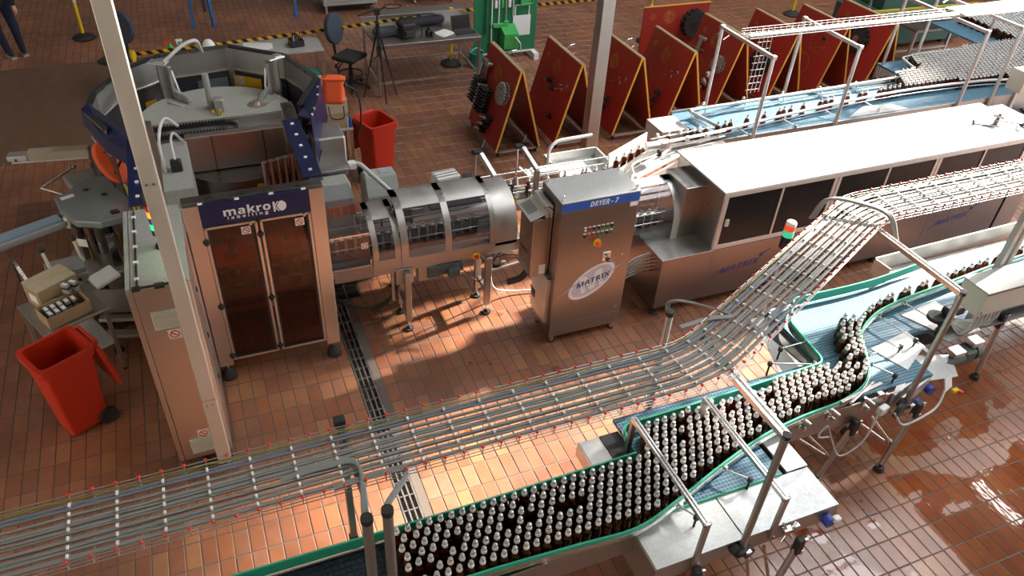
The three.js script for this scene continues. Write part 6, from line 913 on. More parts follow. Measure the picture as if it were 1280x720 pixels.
  const bt = thing('steel_table', 'dark steel frame table standing beyond the tool boards and far conveyor', 'table', [13.6, 0, -10.8]); mesh('top', [lim(12.8, 14.6, 0.86, 0.9, -11.2, -10.5)], M.steelDark, bt); for (const [x, z] of [[12.85, -10.55], [14.55, -10.55], [12.85, -11.15], [14.55, -11.15]]) mesh('leg', lim(x - 0.025, x + 0.025, 0, 0.86, z - 0.025, z + 0.025), M.steelDull, bt); mesh('stretcher', [lim(12.85, 14.55, 0.2, 0.24, -10.57, -10.53), lim(12.85, 14.55, 0.2, 0.24, -11.17, -11.13)], M.steel, bt);
  const gm = thing('green_machine', 'dull green machine with yellow rails beyond the last tool board', 'machine', [13.6, 0, -12.3]); mesh('body', [lim(12.9, 15.6, 0.1, 0.75, -12.8, -11.7, 0.02), lim(13.4, 15.2, 0.75, 1.1, -12.7, -12.0, 0.02)], std(C(0.03, 0.08, 0.06), 0.5), gm); mesh('rail', [bar(V(12.7, 0.9, -11.6), V(15.5, 0.9, -11.5), 0.05, 0.05), bar(V(12.8, 0.95, -12.9), V(15.6, 0.95, -12.8), 0.05, 0.05)], std(C(0.45, 0.35, 0.03), 0.5), gm); mesh('pipe', [rod(V(12.2, 0.9, -11.2), V(13.6, 1.25, -12.6), 0.03), rod(V(12.6, 0.85, -11.9), V(13.2, 1.1, -13.0), 0.03)], M.steelBright, gm); mesh('foot', [lim(13, 13.2, 0, 0.1, -12.7, -11.8), lim(15.2, 15.4, 0, 0.1, -12.7, -11.8)], M.black, gm);
}
// ---------- tool boards ----------
const BH = 1.32, BW = 0.34, BL = 1.2;
const lean = Math.atan2(BW, BH - 0.1), gold = std(C(0.40, 0.15, 0.02), 0.6);
function emblem(x, y, s) { const z = 0.0165, e = 0.0015; return [xf(prep(new THREE.TorusGeometry(0.1 * s, 0.0035 * s, 4, 28)), x, y, z), xf(prep(new THREE.TorusGeometry(0.07 * s, 0.004 * s, 4, 24)), x, y, z), box(0.22 * s, 0.009 * s, e, x, y - 0.03 * s, z, 0, 0, 0.1), box(0.22 * s, 0.009 * s, e, x, y + 0.01 * s, z, 0, 0, 0.1), box(0.012 * s, 0.15 * s, e, x - 0.02 * s, y + 0.02 * s, z), box(0.13 * s, 0.012 * s, e, x, y + 0.05 * s, z), box(0.1 * s, 0.01 * s, e, x + 0.01, y - 0.07 * s, z, 0, 0, -0.4)]; }
function makeBoard(name, x, z, label, len = BL, opt = {}) {
  const o = local(name, label, 'tool board', [x, 0, z], 0, 'red tool boards');
  for (const s of [-1, 1]) {
    const H = (BH - 0.1) / Math.cos(lean), g = (geo) => xf(geo, s * (BW / 2 + 0.016), (BH + 0.1) / 2, 0, 0, 0, s * lean);
    const p = mesh('panel', g(lim(-0.013, 0.013, -H / 2, H / 2, -len / 2, len / 2, 0.003)), M.redBoard, o, 'dark red painted panel');
    mesh('edge_strip', [g(lim(-0.015, 0.015, -H / 2, H / 2, len / 2, len / 2 + 0.012)), g(lim(-0.015, 0.015, H / 2, H / 2 + 0.012, -len / 2, len / 2 + 0.012))], M.yellowEdge, p, 'ochre edge strip');
    if (s < 0 && !opt.plain) { const fr = (q) => { q.rotateY(-PI / 2); return xf(q, -(BW / 2 + 0.016), (BH + 0.1) / 2, 0, 0, 0, -lean); }; mesh('emblem', emblem(-0.05, 0.36, 1.15).concat(emblem(-0.42, 0.42, 0.5)).map(fr), gold, p, 'faded gold round emblem'); mesh('outline', [fr(box(0.5, 0.006, 0.0015, 0.2, 0.12, 0.0145, 0, 0, 0.35)), fr(box(0.3, 0.006, 0.0015, -0.2, 0.0, 0.0145, 0, 0, -0.5))], gold, p); }
  }
  mesh('ridge_cap', lim(-0.028, 0.028, BH + 0.005, BH + 0.02, -len / 2, len / 2, 0.004), M.ply, o);
  mesh('base_frame', [lim(-BW, BW, 0.075, 0.105, len / 2 - 0.035, len / 2), lim(-BW, BW, 0.075, 0.105, -len / 2, -len / 2 + 0.035), lim(-BW, -BW + 0.035, 0.075, 0.105, -len / 2, len / 2), lim(BW - 0.035, BW, 0.075, 0.105, -len / 2, len / 2)], M.steelDull, o);
  for (const sx of [-1, 1]) for (const sz of [-1, 1]) mesh('castor', [cyl(0.034, 0.024, sx * (BW - 0.03), 0.034, sz * (len / 2 - 0.04), 'x', 14), lim(sx * (BW - 0.03) - 0.02, sx * (BW - 0.03) + 0.02, 0.05, 0.078, sz * (len / 2 - 0.04) - 0.02, sz * (len / 2 - 0.04) + 0.02)], M.rubber, o);
  return o;
}
// things hung on a board: frame with x along the board (towards +z), y up the slope, z outwards
function hung(name, label, category, bx, bz, a, b, side = -1, group) {
  const o = thing(name, label, category, [0, 0, 0], group); OFF.delete(o);
  const H = (BH - 0.1) / Math.cos(lean), up = V(-side * Math.sin(lean), Math.cos(lean), 0), n = V(side * Math.cos(lean), Math.sin(lean), 0), ax = V(0, 0, side < 0 ? 1 : -1);
  const c = V(bx + side * (BW / 2 + 0.016), (BH + 0.1) / 2, bz).addScaledVector(ax, a).addScaledVector(up, b).addScaledVector(n, 0.0135);
  o.position.copy(c); o.quaternion.setFromRotationMatrix(new THREE.Matrix4().makeBasis(ax, up, n)); return o;
}
const starPts = (R, n, d) => { const p = []; for (let k = 0; k < n * 6; k++) { const a = 2 * PI * k / (n * 6), q = Math.abs(Math.cos(a * n / 2)); p.push([Math.cos(a) * (R - d * Math.pow(q, 3)), Math.sin(a) * (R - d * Math.pow(q, 3))]); } return p; };
function starPart(bx, bz, a, b, R, label, mat, thick = 0.05, n = 14, side = -1) { const o = hung('star_wheel', label, 'change part', bx, bz, a, b, side); mesh('lower_disc', xf(extrude(starPts(R, n, R * 0.16), thick * 0.4, 0.002), 0, 0, 0.004), mat, o); mesh('upper_disc', xf(extrude(starPts(R * 0.98, n, R * 0.16), thick * 0.3, 0.002), 0, 0, thick), mat, o); mesh('hub', [cyl(R * 0.25, thick * 1.4, 0, 0, thick * 0.8, 'z', 20)], M.steel, o); for (let k = 0; k < 6; k++) { const t = k * PI / 3; mesh('bolt', cyl(0.012, thick * 0.6, Math.cos(t) * R * 0.55, Math.sin(t) * R * 0.55, thick * 1.3, 'z', 8), M.chrome, o); } return o; }
function peg(bx, bz, a, b, label) { const o = hung('peg', label, 'peg', bx, bz, a, b, -1, 'bare steel pegs on tool boards'); mesh('pin', cyl(0.012, 0.13, 0, 0, 0.067, 'z', 10), M.chrome, o); mesh('flange', cyl(0.022, 0.006, 0, 0, 0.004, 'z', 12), M.steelDull, o); }
function bracket(bx, bz, a, b, label, group) { const o = hung('black_bracket', label, 'change part', bx, bz, a, b, -1, group); mesh('block', [rbox(0.13, 0.05, 0.06, 0, 0, 0.034, 0.008), rbox(0.03, 0.09, 0.03, 0.05, 0.03, 0.05, 0.006)], M.black, o); mesh('bolt', cyl(0.012, 0.03, -0.03, 0, 0.075, 'z', 8), M.chrome, o); }
{
  const Z = -10.3, row = [[4.34, 'red tool board crowded with starwheels and black comb parts'], [5.31, 'red tool board with gold spiral outlines and two pegs, beside the crowded board'], [6.32, 'red tool board with two pegs and black brackets just behind the square column'], [7.26, 'red tool board with two pegs and black brackets in front of the flat pink board'], [8.46, 'red tool board hung with grey wheel and white knobs behind the pale portal post'], [9.55, 'red tool board with one black starwheel beside the wire drop ladder'], [10.6, 'red tool board with painted gold gear outlines and no wheels'], [11.62, 'red tool board with two black starwheels, last of the row']];
  row.forEach(([x, lb], i) => makeBoard('tool_board', x, Z + (i > 3 ? -0.35 : 0), lb, i > 6 ? 1.35 : 1.2));
  // first board: dense parts
  starPart(4.34, Z, 0.36, 0.20, 0.17, 'grey toothed wheel with chrome pins on the crowded tool board', M.steelDull, 0.07, 20);
  for (const [a, b, lb] of [[-0.42, -0.05, 'black comb part with many thin plates at the rear edge of the crowded board'], [-0.12, -0.10, 'wider black comb part with pale ends in the middle of the crowded board']]) { const o = hung('comb_part', lb, 'change part', 4.34, Z, a, b); for (let k = 0; k < 8; k++) mesh('plate', rbox(0.21, 0.018, 0.17, 0, -0.19 + k * 0.052, 0.09, 0.004), M.black, o); mesh('rod', [cyl(0.012, 0.4, -0.05, 0, 0.07, 'y', 8), cyl(0.012, 0.46, 0.06, -0.02, 0.09, 'y', 8)], M.steel, o); if (a > -0.3) mesh('pale_rib', Array.from({ length: 8 }, (_, k) => rbox(0.07, 0.016, 0.18, -0.12, -0.19 + k * 0.052, 0.09, 0.004)), M.alu, o); }
  for (const [a, b, lb] of [[0.14, -0.30, 'small black clamp, upper one below the grey toothed wheel'], [0.08, -0.42, 'small black clamp, middle one below the grey toothed wheel'], [0.02, -0.53, 'small black clamp, lowest one below the grey toothed wheel']]) { const o = hung('clamp_part', lb, 'change part', 4.34, Z, a, b); mesh('jaw', [rbox(0.16, 0.07, 0.08, 0, 0, 0.044, 0.014), cyl(0.035, 0.1, 0.06, 0.02, 0.06, 'z', 12)], M.black, o); mesh('screw', [cyl(0.014, 0.12, -0.04, 0, 0.09, 'z', 8), rbox(0.06, 0.03, 0.03, 0.03, 0.02, 0.12, 0.008)], M.alu, o); }
  { const o = hung('spring_rods', 'grey bundle of rods and springs near the top rear of the crowded board', 'change part', 4.34, Z, -0.40, 0.26); for (let k = 0; k < 5; k++) mesh('rod', rod(V(-0.12 + k * 0.05, -0.16, 0.05), V(-0.10 + k * 0.045, 0.12, 0.07), 0.011), M.steelDark, o); mesh('head', [rbox(0.26, 0.07, 0.1, 0, 0.12, 0.05, 0.02)], M.steelDull, o); }
  // second board: spirals
  { const o = hung('spiral_marking', 'pair of gold painted spiral outlines on the tool board', 'marking', 5.31, Z, -0.05, -0.12); for (const x of [-0.08, 0.1]) mesh('spiral', Array.from({ length: 13 }, (_, k) => box(0.085, 0.005, 0.0015, x, -0.2 + k * 0.033, 0.001, 0, 0, 0.25)), gold, o); }  // flat gold strokes painted on the board, no worm part hangs here
  for (const [x, k] of [[5.31, 0], [6.32, 1], [7.26, 2]]) { const where = ['over the gold spirals', 'by the square column', 'before the pink board'][k]; peg(x, Z, 0.42, 0.24, 'upper bright steel peg on the red board ' + where); peg(x, Z, 0.30, 0.13, 'lower bright steel peg on the red board ' + where); }
  for (const [x, k] of [[6.32, 0], [7.26, 1]]) for (const [a, b] of [[0.17, -0.22], [0.13, -0.36], [0.09, -0.48]]) bracket(x, Z, a, b, 'small black bracket on the red board ' + ['behind the square column', 'before the pink board'][k], 'black brackets ' + ['behind the column', 'before the pink board'][k]); bracket(5.31, Z, 0.25, -0.34, 'small black bracket low on the red board with gold spirals', 'lone bracket'); for (const [a, b] of [[-0.1, 0.12], [0.04, 0.05]]) bracket(5.31, Z, a, b, 'tiny dark lug above the gold spirals', 'dark lugs');
  // tools on the far sides
  for (const [x, lb] of [[4.34, 'long steel spanner bar hanging on the back of the crowded board'], [6.32, 'long steel spanner bar hanging on the back of the board by the column'], [7.26, 'pale forked steel bar hanging on the back of the board before the pink panel']]) { const o = hung('spanner_bar', lb, 'tool', x, Z, -0.40, -0.05, 1); mesh('bar', rbox(0.05, 0.62, 0.02, 0, -0.1, 0.03, 0.008), M.steelDull, o); mesh('ring', [xf(prep(new THREE.TorusGeometry(0.05, 0.016, 8, 20)), 0, 0.26, 0.03)], M.steel, o); mesh('end', rbox(0.06, 0.13, 0.05, 0, -0.46, 0.04, 0.02), M.white, o); }
  for (const [x, lb] of [[4.34, 'bent chrome hook at the ridge of the crowded board'], [5.31, 'bent chrome hook at the ridge of the spiral board'], [6.32, 'bent chrome hook at the ridge of the board by the column'], [8.1, 'bent chrome hook at the ridge of the board with the grey wheel']]) { const o = thing('ridge_hook', lb, 'hook', [x, 1.3, Z]); mesh('hook', [pipe([V(x + 0.04, 1.28, Z - 0.1), V(x + 0.12, 1.36, Z - 0.1), V(x + 0.2, 1.36, Z - 0.12)], 0.012, 0.03), pipe([V(x + 0.05, 1.25, Z + 0.06), V(x + 0.16, 1.31, Z + 0.05)], 0.012)], M.chrome, o); }
  const Z2 = Z - 0.35;
  starPart(8.46, Z2, 0.30, 0.06, 0.15, 'grey spoked wheel on the board behind the pale portal post', M.steelDull, 0.06, 18); for (const [a, b, m, lb] of [[0.22, -0.16, M.white, 'white rounded knob part below the grey wheel'], [0.16, -0.30, M.steelDull, 'grey rounded knob part below the white one'], [0.10, -0.42, M.steelDark, 'dark rounded knob part, lowest below the grey wheel']]) { const o = hung('knob_part', lb, 'change part', 8.46, Z2, a, b); mesh('body', [sph(0.07, 0, 0, 0.05, 1.2, 0.8, 0.8), rbox(0.07, 0.06, 0.05, 0.06, -0.02, 0.05, 0.015)], m, o); mesh('stud', cyl(0.02, 0.05, 0, 0, 0.1, 'z', 10), M.steelDark, o); }
  { const o = hung('lever_part', 'tall grey lever and bracket part beside the black wheel of the pink board', 'change part', 8.46, Z2, -0.32, 0.18); mesh('arm', [rbox(0.09, 0.30, 0.05, 0, -0.05, 0.06, 0.02), rbox(0.2, 0.06, 0.06, 0.04, 0.12, 0.08, 0.02)], M.steelDull, o); mesh('rod', [rod(V(-0.2, -0.1, 0.05), V(0.2, -0.05, 0.09), 0.012), rod(V(-0.05, -0.2, 0.05), V(0.02, -0.55, 0.06), 0.012)], M.steel, o); }
  starPart(9.55, Z2, 0.12, -0.05, 0.24, 'large black starwheel on the board beside the wire drop ladder', M.black, 0.07, 16); starPart(11.62, Z2, 0.10, 0.14, 0.24, 'upper large black starwheel on the last tool board', M.black, 0.07, 16); starPart(11.62, Z2, -0.08, -0.34, 0.22, 'lower large black starwheel on the last tool board', M.black, 0.07, 16);
  { const o = hung('gear_marking', 'two gold painted gear outlines on the board without wheels', 'marking', 10.6, Z2, 0.05, 0.0); for (const [x, y] of [[0.1, 0.2], [-0.05, -0.25]]) mesh('outline', Array.from({ length: 40 }, (_, k) => { const p = starPts(0.2, 10, 0.035), q = p[Math.floor(k * p.length / 40)], r = p[Math.floor((k + 1) * p.length / 40) % p.length], d = Math.hypot(r[0] - q[0], r[1] - q[1]); return box(d, 0.006, 0.0015, x + (q[0] + r[0]) / 2, y + (q[1] + r[1]) / 2, 0.001, 0, 0, Math.atan2(r[1] - q[1], r[0] - q[0])); }), gold, o); mesh('knob', [cyl(0.03, 0.04, 0.2, 0.3, 0.02, 'z', 12), cyl(0.03, 0.04, -0.05, -0.25, 0.02, 'z', 12)], M.black, o); }
  // flat board behind, facing the hall
  const f = thing('flat_board', 'flat red board standing upright across the row with a gold emblem and black wheel', 'tool board', [8.42, 0, -12.1]); mesh('panel', lim(7.75, 9.15, 0.12, 1.20, -12.12, -12.09, 0.003), M.redBoard, f); mesh('edge_strip', [lim(7.74, 9.16, 1.20, 1.215, -12.125, -12.085)], M.yellowEdge, f); mesh('emblem', emblem(8.3, 1.0, 1.2).concat(emblem(7.95, 1.02, 0.6)).map((g) => g.translate(0, 0, -12.107)), gold, f); mesh('foot', [lim(7.9, 7.95, 0, 0.12, -12.4, -11.8), lim(8.95, 9.0, 0, 0.12, -12.4, -11.8)], M.steelDull, f);
  const w = thing('star_wheel', 'big black notched wheel hanging on the flat upright board', 'change part', [8.82, 0.85, -12.05]); mesh('disc', [xf(extrude(starPts(0.26, 16, 0.035), 0.05, 0.003), 8.82, 0.86, -12.085), xf(extrude(starPts(0.255, 16, 0.035), 0.03, 0.003), 8.82, 0.86, -12.0)], M.black, w); mesh('hub', cyl(0.07, 0.1, 8.82, 0.86, -12.0, 'z', 18), M.steelDark, w);
}
// ---------- green cleaning station ----------
{
  const z = -13.38, g = thing('shadow_board', 'tall green shadow board for cleaning tools on a white foot frame', 'tool board', [5.57, 0, z]);
  mesh('panel', lim(4.95, 6.2, 0.12, 2.05, z - 0.015, z + 0.015, 0.004), M.greenBoard, g); mesh('tool_rail', lim(5.05, 6.0, 1.28, 1.31, z + 0.015, z + 0.035), M.white, g); mesh('foot', [lim(4.95, 5.05, 0, 0.12, z - 0.25, z + 0.25), lim(6.1, 6.2, 0, 0.12, z - 0.25, z + 0.25), lim(4.95, 6.2, 0.10, 0.13, z - 0.02, z + 0.04)], M.white, g); mesh('white_shadow', [lim(5.72, 6.08, 0.42, 0.80, z + 0.015, z + 0.018), lim(5.75, 5.77, 0.8, 1.0, z + 0.015, z + 0.018), lim(6.03, 6.05, 0.8, 1.0, z + 0.015, z + 0.018), lim(5.75, 6.05, 0.98, 1.0, z + 0.015, z + 0.018)], M.paper, g, 'white painted outline of a bucket');
  const pole = (x, y0, y1, lb, m, head) => { const t = thing('broom', lb, 'broom', [x, y0, z + 0.05]); mesh('handle', rod(V(x, y0, z + 0.05), V(x, y1, z + 0.05), 0.013), m, t); if (head) mesh('head', head, M.greenTool, t); mesh('clip', rbox(0.05, 0.03, 0.04, x, 1.29, z + 0.045, 0.006), M.greenTool, t); };
  pole(5.16, 0.5, 1.75, 'black handled squeegee with white T grip on the green board', M.black, [rbox(0.16, 0.03, 0.03, 5.16, 1.75, z + 0.05, 0.008)]); pole(5.28, 0.13, 1.95, 'long white handled broom standing on the green board foot', M.white, [rbox(0.06, 0.2, 0.05, 5.28, 0.25, z + 0.05, 0.01)]); pole(5.42, 0.6, 1.95, 'white handled green brush hanging at the middle of the green board', M.white, [rbox(0.3, 0.08, 0.07, 5.44, 0.66, z + 0.06, 0.015)]); pole(5.56, 0.62, 1.95, 'grey handled wide green broom above the green dustpan box', M.alu, [rbox(0.1, 0.12, 0.06, 5.56, 0.68, z + 0.06, 0.015)]); pole(5.70, 0.8, 1.95, 'pale handled tool nearest the white bucket outline', M.hose, null);
  for (const [x, lb, m] of [[5.36, 'small white scraper hanging on the tool rail', M.white], [5.49, 'small green hand brush hanging on the tool rail', M.greenTool], [5.63, 'small white handled brush hanging on the tool rail', M.white]]) { const t = thing('hand_brush', lb, 'brush', [x, 0.95, z + 0.04]); mesh('handle', rod(V(x, 1.1, z + 0.04), V(x, 1.28, z + 0.04), 0.011), m, t); mesh('head', rbox(0.06, 0.14, 0.03, x, 1.04, z + 0.04, 0.02), m, t); }
  const d1 = thing('dustpan', 'green dustpan hanging under the white bracket of the green board', 'dustpan', [5.96, 1.0, z + 0.05]); mesh('pan', [rbox(0.24, 0.18, 0.02, 5.96, 1.10, z + 0.05, 0.01), rbox(0.24, 0.02, 0.06, 5.96, 1.02, z + 0.06, 0.006), rbox(0.02, 0.18, 0.06, 5.845, 1.1, z + 0.06, 0.006), rbox(0.02, 0.18, 0.06, 6.075, 1.1, z + 0.06, 0.006)], M.greenTool, d1); mesh('handle', [rbox(0.04, 0.14, 0.03, 5.96, 1.25, z + 0.05, 0.01)], M.white, d1);
  const d2 = thing('dustpan_box', 'big green lobby dustpan standing low on the green board', 'dustpan', [5.6, 0.25, z + 0.12]); mesh('box', alongX(extrude([[13.34, 0.28], [13.12, 0.28], [13.10, 0.55], [13.34, 0.66]].map(([a, b]) => [a, b]), 0.28, 0.006), 5.46), M.greenTool, d2); mesh('handle', pipe([V(5.66, 0.5, z + 0.3), V(5.75, 0.4, z + 0.36), V(5.78, 0.25, z + 0.32)], 0.014, 0.04), M.white, d2);
  const d3 = thing('bucket', 'dark green bucket standing beside the foot of the green board', 'bucket', [4.95, 0, z + 0.2]); mesh('body', lathe([[0.10, 0], [0.14, 0.28], [0.15, 0.28], [0.15, 0.3], [0.13, 0.3], [0.095, 0.02], [0.001, 0.02]], 22, 4.9, 0.0, z + 0.3), std(C(0.02, 0.22, 0.17), 0.5), d3); mesh('grip', pipe([V(4.76, 0.28, z + 0.3), V(4.9, 0.4, z + 0.3), V(5.04, 0.28, z + 0.3)], 0.006, 0.08), M.white, d3);
}
// ---------- barrier posts and tape ----------
{
  const posts = [[-0.80, -12.62, 'yellow barrier post where the striped tape starts by the carousel'], [4.5, -13.36, 'yellow barrier post under the long steel bench'], [8.75, -13.45, 'yellow barrier post behind the flat upright board'], [13.0, -14.1, 'yellow barrier post behind the board with gear outlines'], [-1.78, -16.3, 'yellow barrier post standing alone near the blue frames']], G = 'yellow barrier posts';
  posts.forEach(([x, z, lb]) => { const p = thing('barrier_post', lb, 'barrier post', [x, 0, z], G); mesh('base', [lathe([[0.001, 0], [0.21, 0], [0.2, 0.03], [0.08, 0.09], [0.03, 0.1], [0.001, 0.1]], 8, x, 0, z)], M.rubber, p, 'black rubber base'); mesh('pole', cyl(0.03, 0.9, x, 0.53, z, 'y', 16), M.yellow, p); mesh('head', [cyl(0.04, 0.12, x, 0.98, z, 'y', 16), rbox(0.06, 0.07, 0.05, x + 0.02, 0.97, z, 0.01)], M.yellow, p); mesh('collar', cyl(0.033, 0.1, x, 0.72, z, 'y', 14), std(C(0.6, 0.6, 0.6), 0.5), p); });
  const stripe = tex(64, (u, v) => ((u + v) % 1 < 0.5 ? [0.80, 0.60, 0.06] : [0.03, 0.03, 0.03]), true, 1); stripe.magFilter = THREE.LinearFilter; const tm = std(C(1, 1, 1), 0.5, { map: stripe });
  [[0, 1, 'yellow and black striped tape behind the benches up to the post under the bench'], [1, 2, 'yellow and black striped tape behind the green board'], [2, 3, 'yellow and black striped tape beyond the flat upright board']].forEach(([i, j, lb]) => { const a = posts[i], b = posts[j], o = thing('barrier_tape', lb, 'tape', [a[0], 0.93, a[1]]), L = Math.hypot(b[0] - a[0], b[1] - a[1]), g = prep(new THREE.BoxGeometry(L - 0.06, 0.055, 0.004, 24)); const uv = g.attributes.uv, p = g.attributes.position; for (let k = 0; k < p.count; k++) { uv.setXY(k, p.getX(k) / 0.16, p.getY(k) / 0.16); const t = p.getX(k) / (L / 2); p.setY(k, p.getY(k) - 0.03 * (1 - t * t)); } g.userData.keepUV = true; g.rotateY(-Math.atan2(b[1] - a[1], b[0] - a[0])); g.translate((a[0] + b[0]) / 2, 0.985, (a[1] + b[1]) / 2); mesh('ribbon', g, tm, o); });
}
// ---------- benches, chairs, small things ----------
{
  const frameLegs = (o, x0, x1, z0, z1, top, m = M.steel) => { for (const x of [x0 + 0.03, x1 - 0.03]) for (const z of [z0 + 0.03, z1 - 0.03]) { mesh('leg', lim(x - 0.02, x + 0.02, 0.02, top, z - 0.02, z + 0.02, 0.003), m, o); mesh('foot', cyl(0.022, 0.02, x, 0.01, z, 'y', 12), M.rubber, o); } };
  const b = thing('steel_bench', 'long stainless bench with a low backsplash carrying bags and a laptop', 'bench', [3.75, 0, -12.78]); mesh('top', [lim(2.84, 4.68, 0.86, 0.90, -13.3, -12.25, 0.006), lim(2.84, 4.68, 0.82, 0.87, -12.28, -12.25)], M.steel, b); mesh('backsplash', lim(2.84, 4.68, 0.90, 1.03, -13.31, -13.28, 0.004), M.steel, b); frameLegs(b, 2.84, 4.68, -13.3, -12.25, 0.86); mesh('stretcher', [lim(2.88, 4.64, 0.22, 0.255, -12.30, -12.265)], M.steelBright, b); mesh('stretcher', [lim(2.88, 4.64, 0.22, 0.255, -13.29, -13.255)], M.steelBright, b); for (const x of [2.87, 4.65]) mesh('stretcher', lim(x - 0.017, x + 0.017, 0.22, 0.255, -13.27, -12.28), M.steelBright, b);
  const t = thing('steel_table', 'smaller stainless table behind the carousel with paper and a box of pens', 'table', [1.2, 0, -12.78]); mesh('top', [lim(-0.35, 2.03, 0.82, 0.85, -13.1, -12.45, 0.006)], M.galv, t); frameLegs(t, -0.35, 2.03, -13.1, -12.45, 0.82);
  // things on the bench
  const Y = 0.90;
  const lg = thing('long_bag', 'long dark padded tripod bag lying along the back of the bench', 'bag', [3.8, Y, -12.98]); mesh('body', xf(prep(new THREE.CapsuleGeometry(0.085, 0.72, 6, 16)).rotateZ(PI / 2).scale(1, 0.9, 1.2), 3.82, Y + 0.08, -13.0, 0.08), std(C(0.022, 0.025, 0.035), 0.85), lg); mesh('strap', [cable([V(3.5, Y + 0.16, -12.95), V(3.7, Y + 0.22, -12.92), V(4.0, Y + 0.21, -12.95), V(4.15, Y + 0.15, -13.0)], 0.012)], M.black, lg);
  const cb = thing('camera_bag', 'boxy black camera bag with a small red tab at the middle of the bench', 'bag', [3.42, Y, -12.55]); mesh('body', [xf(rbox(0.26, 0.24, 0.2, 0, 0.12, 0, 0.035), 3.45, Y, -12.55, 0.2)], M.black, cb); mesh('strap', cable([V(3.55, Y + 0.2, -12.5), V(3.66, Y + 0.16, -12.48), V(3.70, Y + 0.04, -12.5), V(3.62, Y + 0.015, -12.42)], 0.014), M.black, cb); mesh('red_tab', xf(rbox(0.015, 0.02, 0.01, 0.0, 0.11, 0.105, 0.002), 3.45, Y, -12.55, 0.2), M.redCap, cb); mesh('pocket', xf(rbox(0.18, 0.12, 0.04, 0, 0.08, 0.11, 0.015), 3.45, Y, -12.55, 0.2), std(C(0.03, 0.03, 0.03), 0.8), cb);
  const sb = thing('soft_bag', 'slack dark grey soft bag at the chair end of the bench', 'bag', [3.12, Y, -12.7]); mesh('body', [xf(rbox(0.40, 0.13, 0.24, 0, 0.065, 0, 0.05), 3.13, Y, -12.7, 0.05), sph(0.1, 3.0, Y + 0.08, -12.66, 1.2, 0.7, 1)], std(C(0.05, 0.055, 0.06), 0.85), sb); mesh('zip', xf(box(0.34, 0.006, 0.01, 0, 0.131, 0), 3.13, Y, -12.7, 0.05), M.black, sb);
  const dv = thing('small_camera', 'small black camera between the black bag and the paper', 'camera', [3.82, Y, -12.5]); mesh('body', [xf(rbox(0.12, 0.1, 0.08, 0, 0.05, 0, 0.014), 3.82, Y, -12.5, 0.4), xf(rbox(0.05, 0.05, 0.06, 0.0, 0.12, 0, 0.01), 3.82, Y, -12.5, 0.4)], M.black, dv); mesh('lens', xf(cyl(0.035, 0.08, 0.02, 0.05, 0.06, 'z', 16), 3.82, Y, -12.5, 0.4), M.blackGloss, dv);
  const pp = thing('paper_stack', 'white sheets of paper lying beside the laptop', 'paper', [4.1, Y, -12.55]); mesh('sheet', [xf(box(0.30, 0.006, 0.26, 0, 0.004, 0), 4.1, Y, -12.55, 0.5)], M.paper, pp); mesh('top_sheet', xf(box(0.29, 0.004, 0.25, 0.005, 0.0095, 0.005), 4.1, Y, -12.55, 0.46), M.white, pp);
  const lp = thing('laptop', 'open black laptop at the green board end of the bench', 'laptop', [4.45, Y, -12.55]); mesh('base', [xf(rbox(0.36, 0.022, 0.25, 0, 0.012, 0, 0.006), 4.46, Y, -12.52, 0.12)], M.black, lp); mesh('keyboard', xf(box(0.31, 0.003, 0.13, 0, 0.0245, -0.03), 4.46, Y, -12.52, 0.12), std(C(0.035, 0.036, 0.04), 0.5), lp); const sc = mesh('lid', xf(rbox(0.36, 0.24, 0.012, 0, 0.125, -0.155, 0.005, 0, -0.25), 4.46, Y, -12.52, 0.12), M.black, lp); mesh('display', xf(xf(box(0.33, 0.2, 0.002, 0, 0.125, -0.147, 0, -0.25), 0, 0, 0), 4.46, Y, -12.52, 0.12), M.blackGloss, sc);
  const wr = thing('paper_sheet', 'white sheet of paper lying on the smaller steel table', 'paper', [1.05, 0.85, -12.85]); mesh('sheet', xf(box(0.42, 0.004, 0.3, 0, 0.003, 0), 1.02, 0.85, -12.85, -0.2), M.paper, wr); mesh('second_sheet', xf(box(0.3, 0.003, 0.21, 0.1, 0.0065, 0.03), 1.02, 0.85, -12.85, -0.1), M.white, wr);
  const pb = thing('pen_box', 'black box full of pens and markers on the smaller steel table', 'pen box', [1.64, 0.85, -12.75]); mesh('box', [xf(rbox(0.2, 0.10, 0.02, 0, 0.05, 0.1, 0.004), 1.64, 0.85, -12.75, 0.1), xf(rbox(0.2, 0.10, 0.02, 0, 0.05, -0.1, 0.004), 1.64, 0.85, -12.75, 0.1), xf(rbox(0.02, 0.1, 0.2, 0.1, 0.05, 0, 0.004), 1.64, 0.85, -12.75, 0.1), xf(rbox(0.02, 0.1, 0.2, -0.1, 0.05, 0, 0.004), 1.64, 0.85, -12.75, 0.1), xf(rbox(0.2, 0.01, 0.2, 0, 0.006, 0), 1.64, 0.85, -12.75, 0.1)], M.black, pb);
  [['red', M.redCap], ['white', M.white], ['blue', M.blueSign], ['yellow', M.yellow], ['black', M.cableBlack], ['green', M.greenTool], ['orange', M.orange]].forEach(([n, m], k) => { const q = thing('marker_pen', n + ' marker pen sticking out of the black pen box', 'pen', [1.58 + k * 0.02, 0.87, -12.8 + (k % 3) * 0.05]); const p0 = V(1.57 + k * 0.022, 0.87, -12.80 + (k % 3) * 0.05), p1 = p0.clone().add(V(rr(-0.05, 0.05), 0.14, rr(-0.04, 0.04))); mesh('barrel', rod(p0, p1, 0.009), m, q); mesh('cap', rod(p1, p1.clone().add(p1.clone().sub(p0).multiplyScalar(0.25)), 0.0105), M.black, q); });
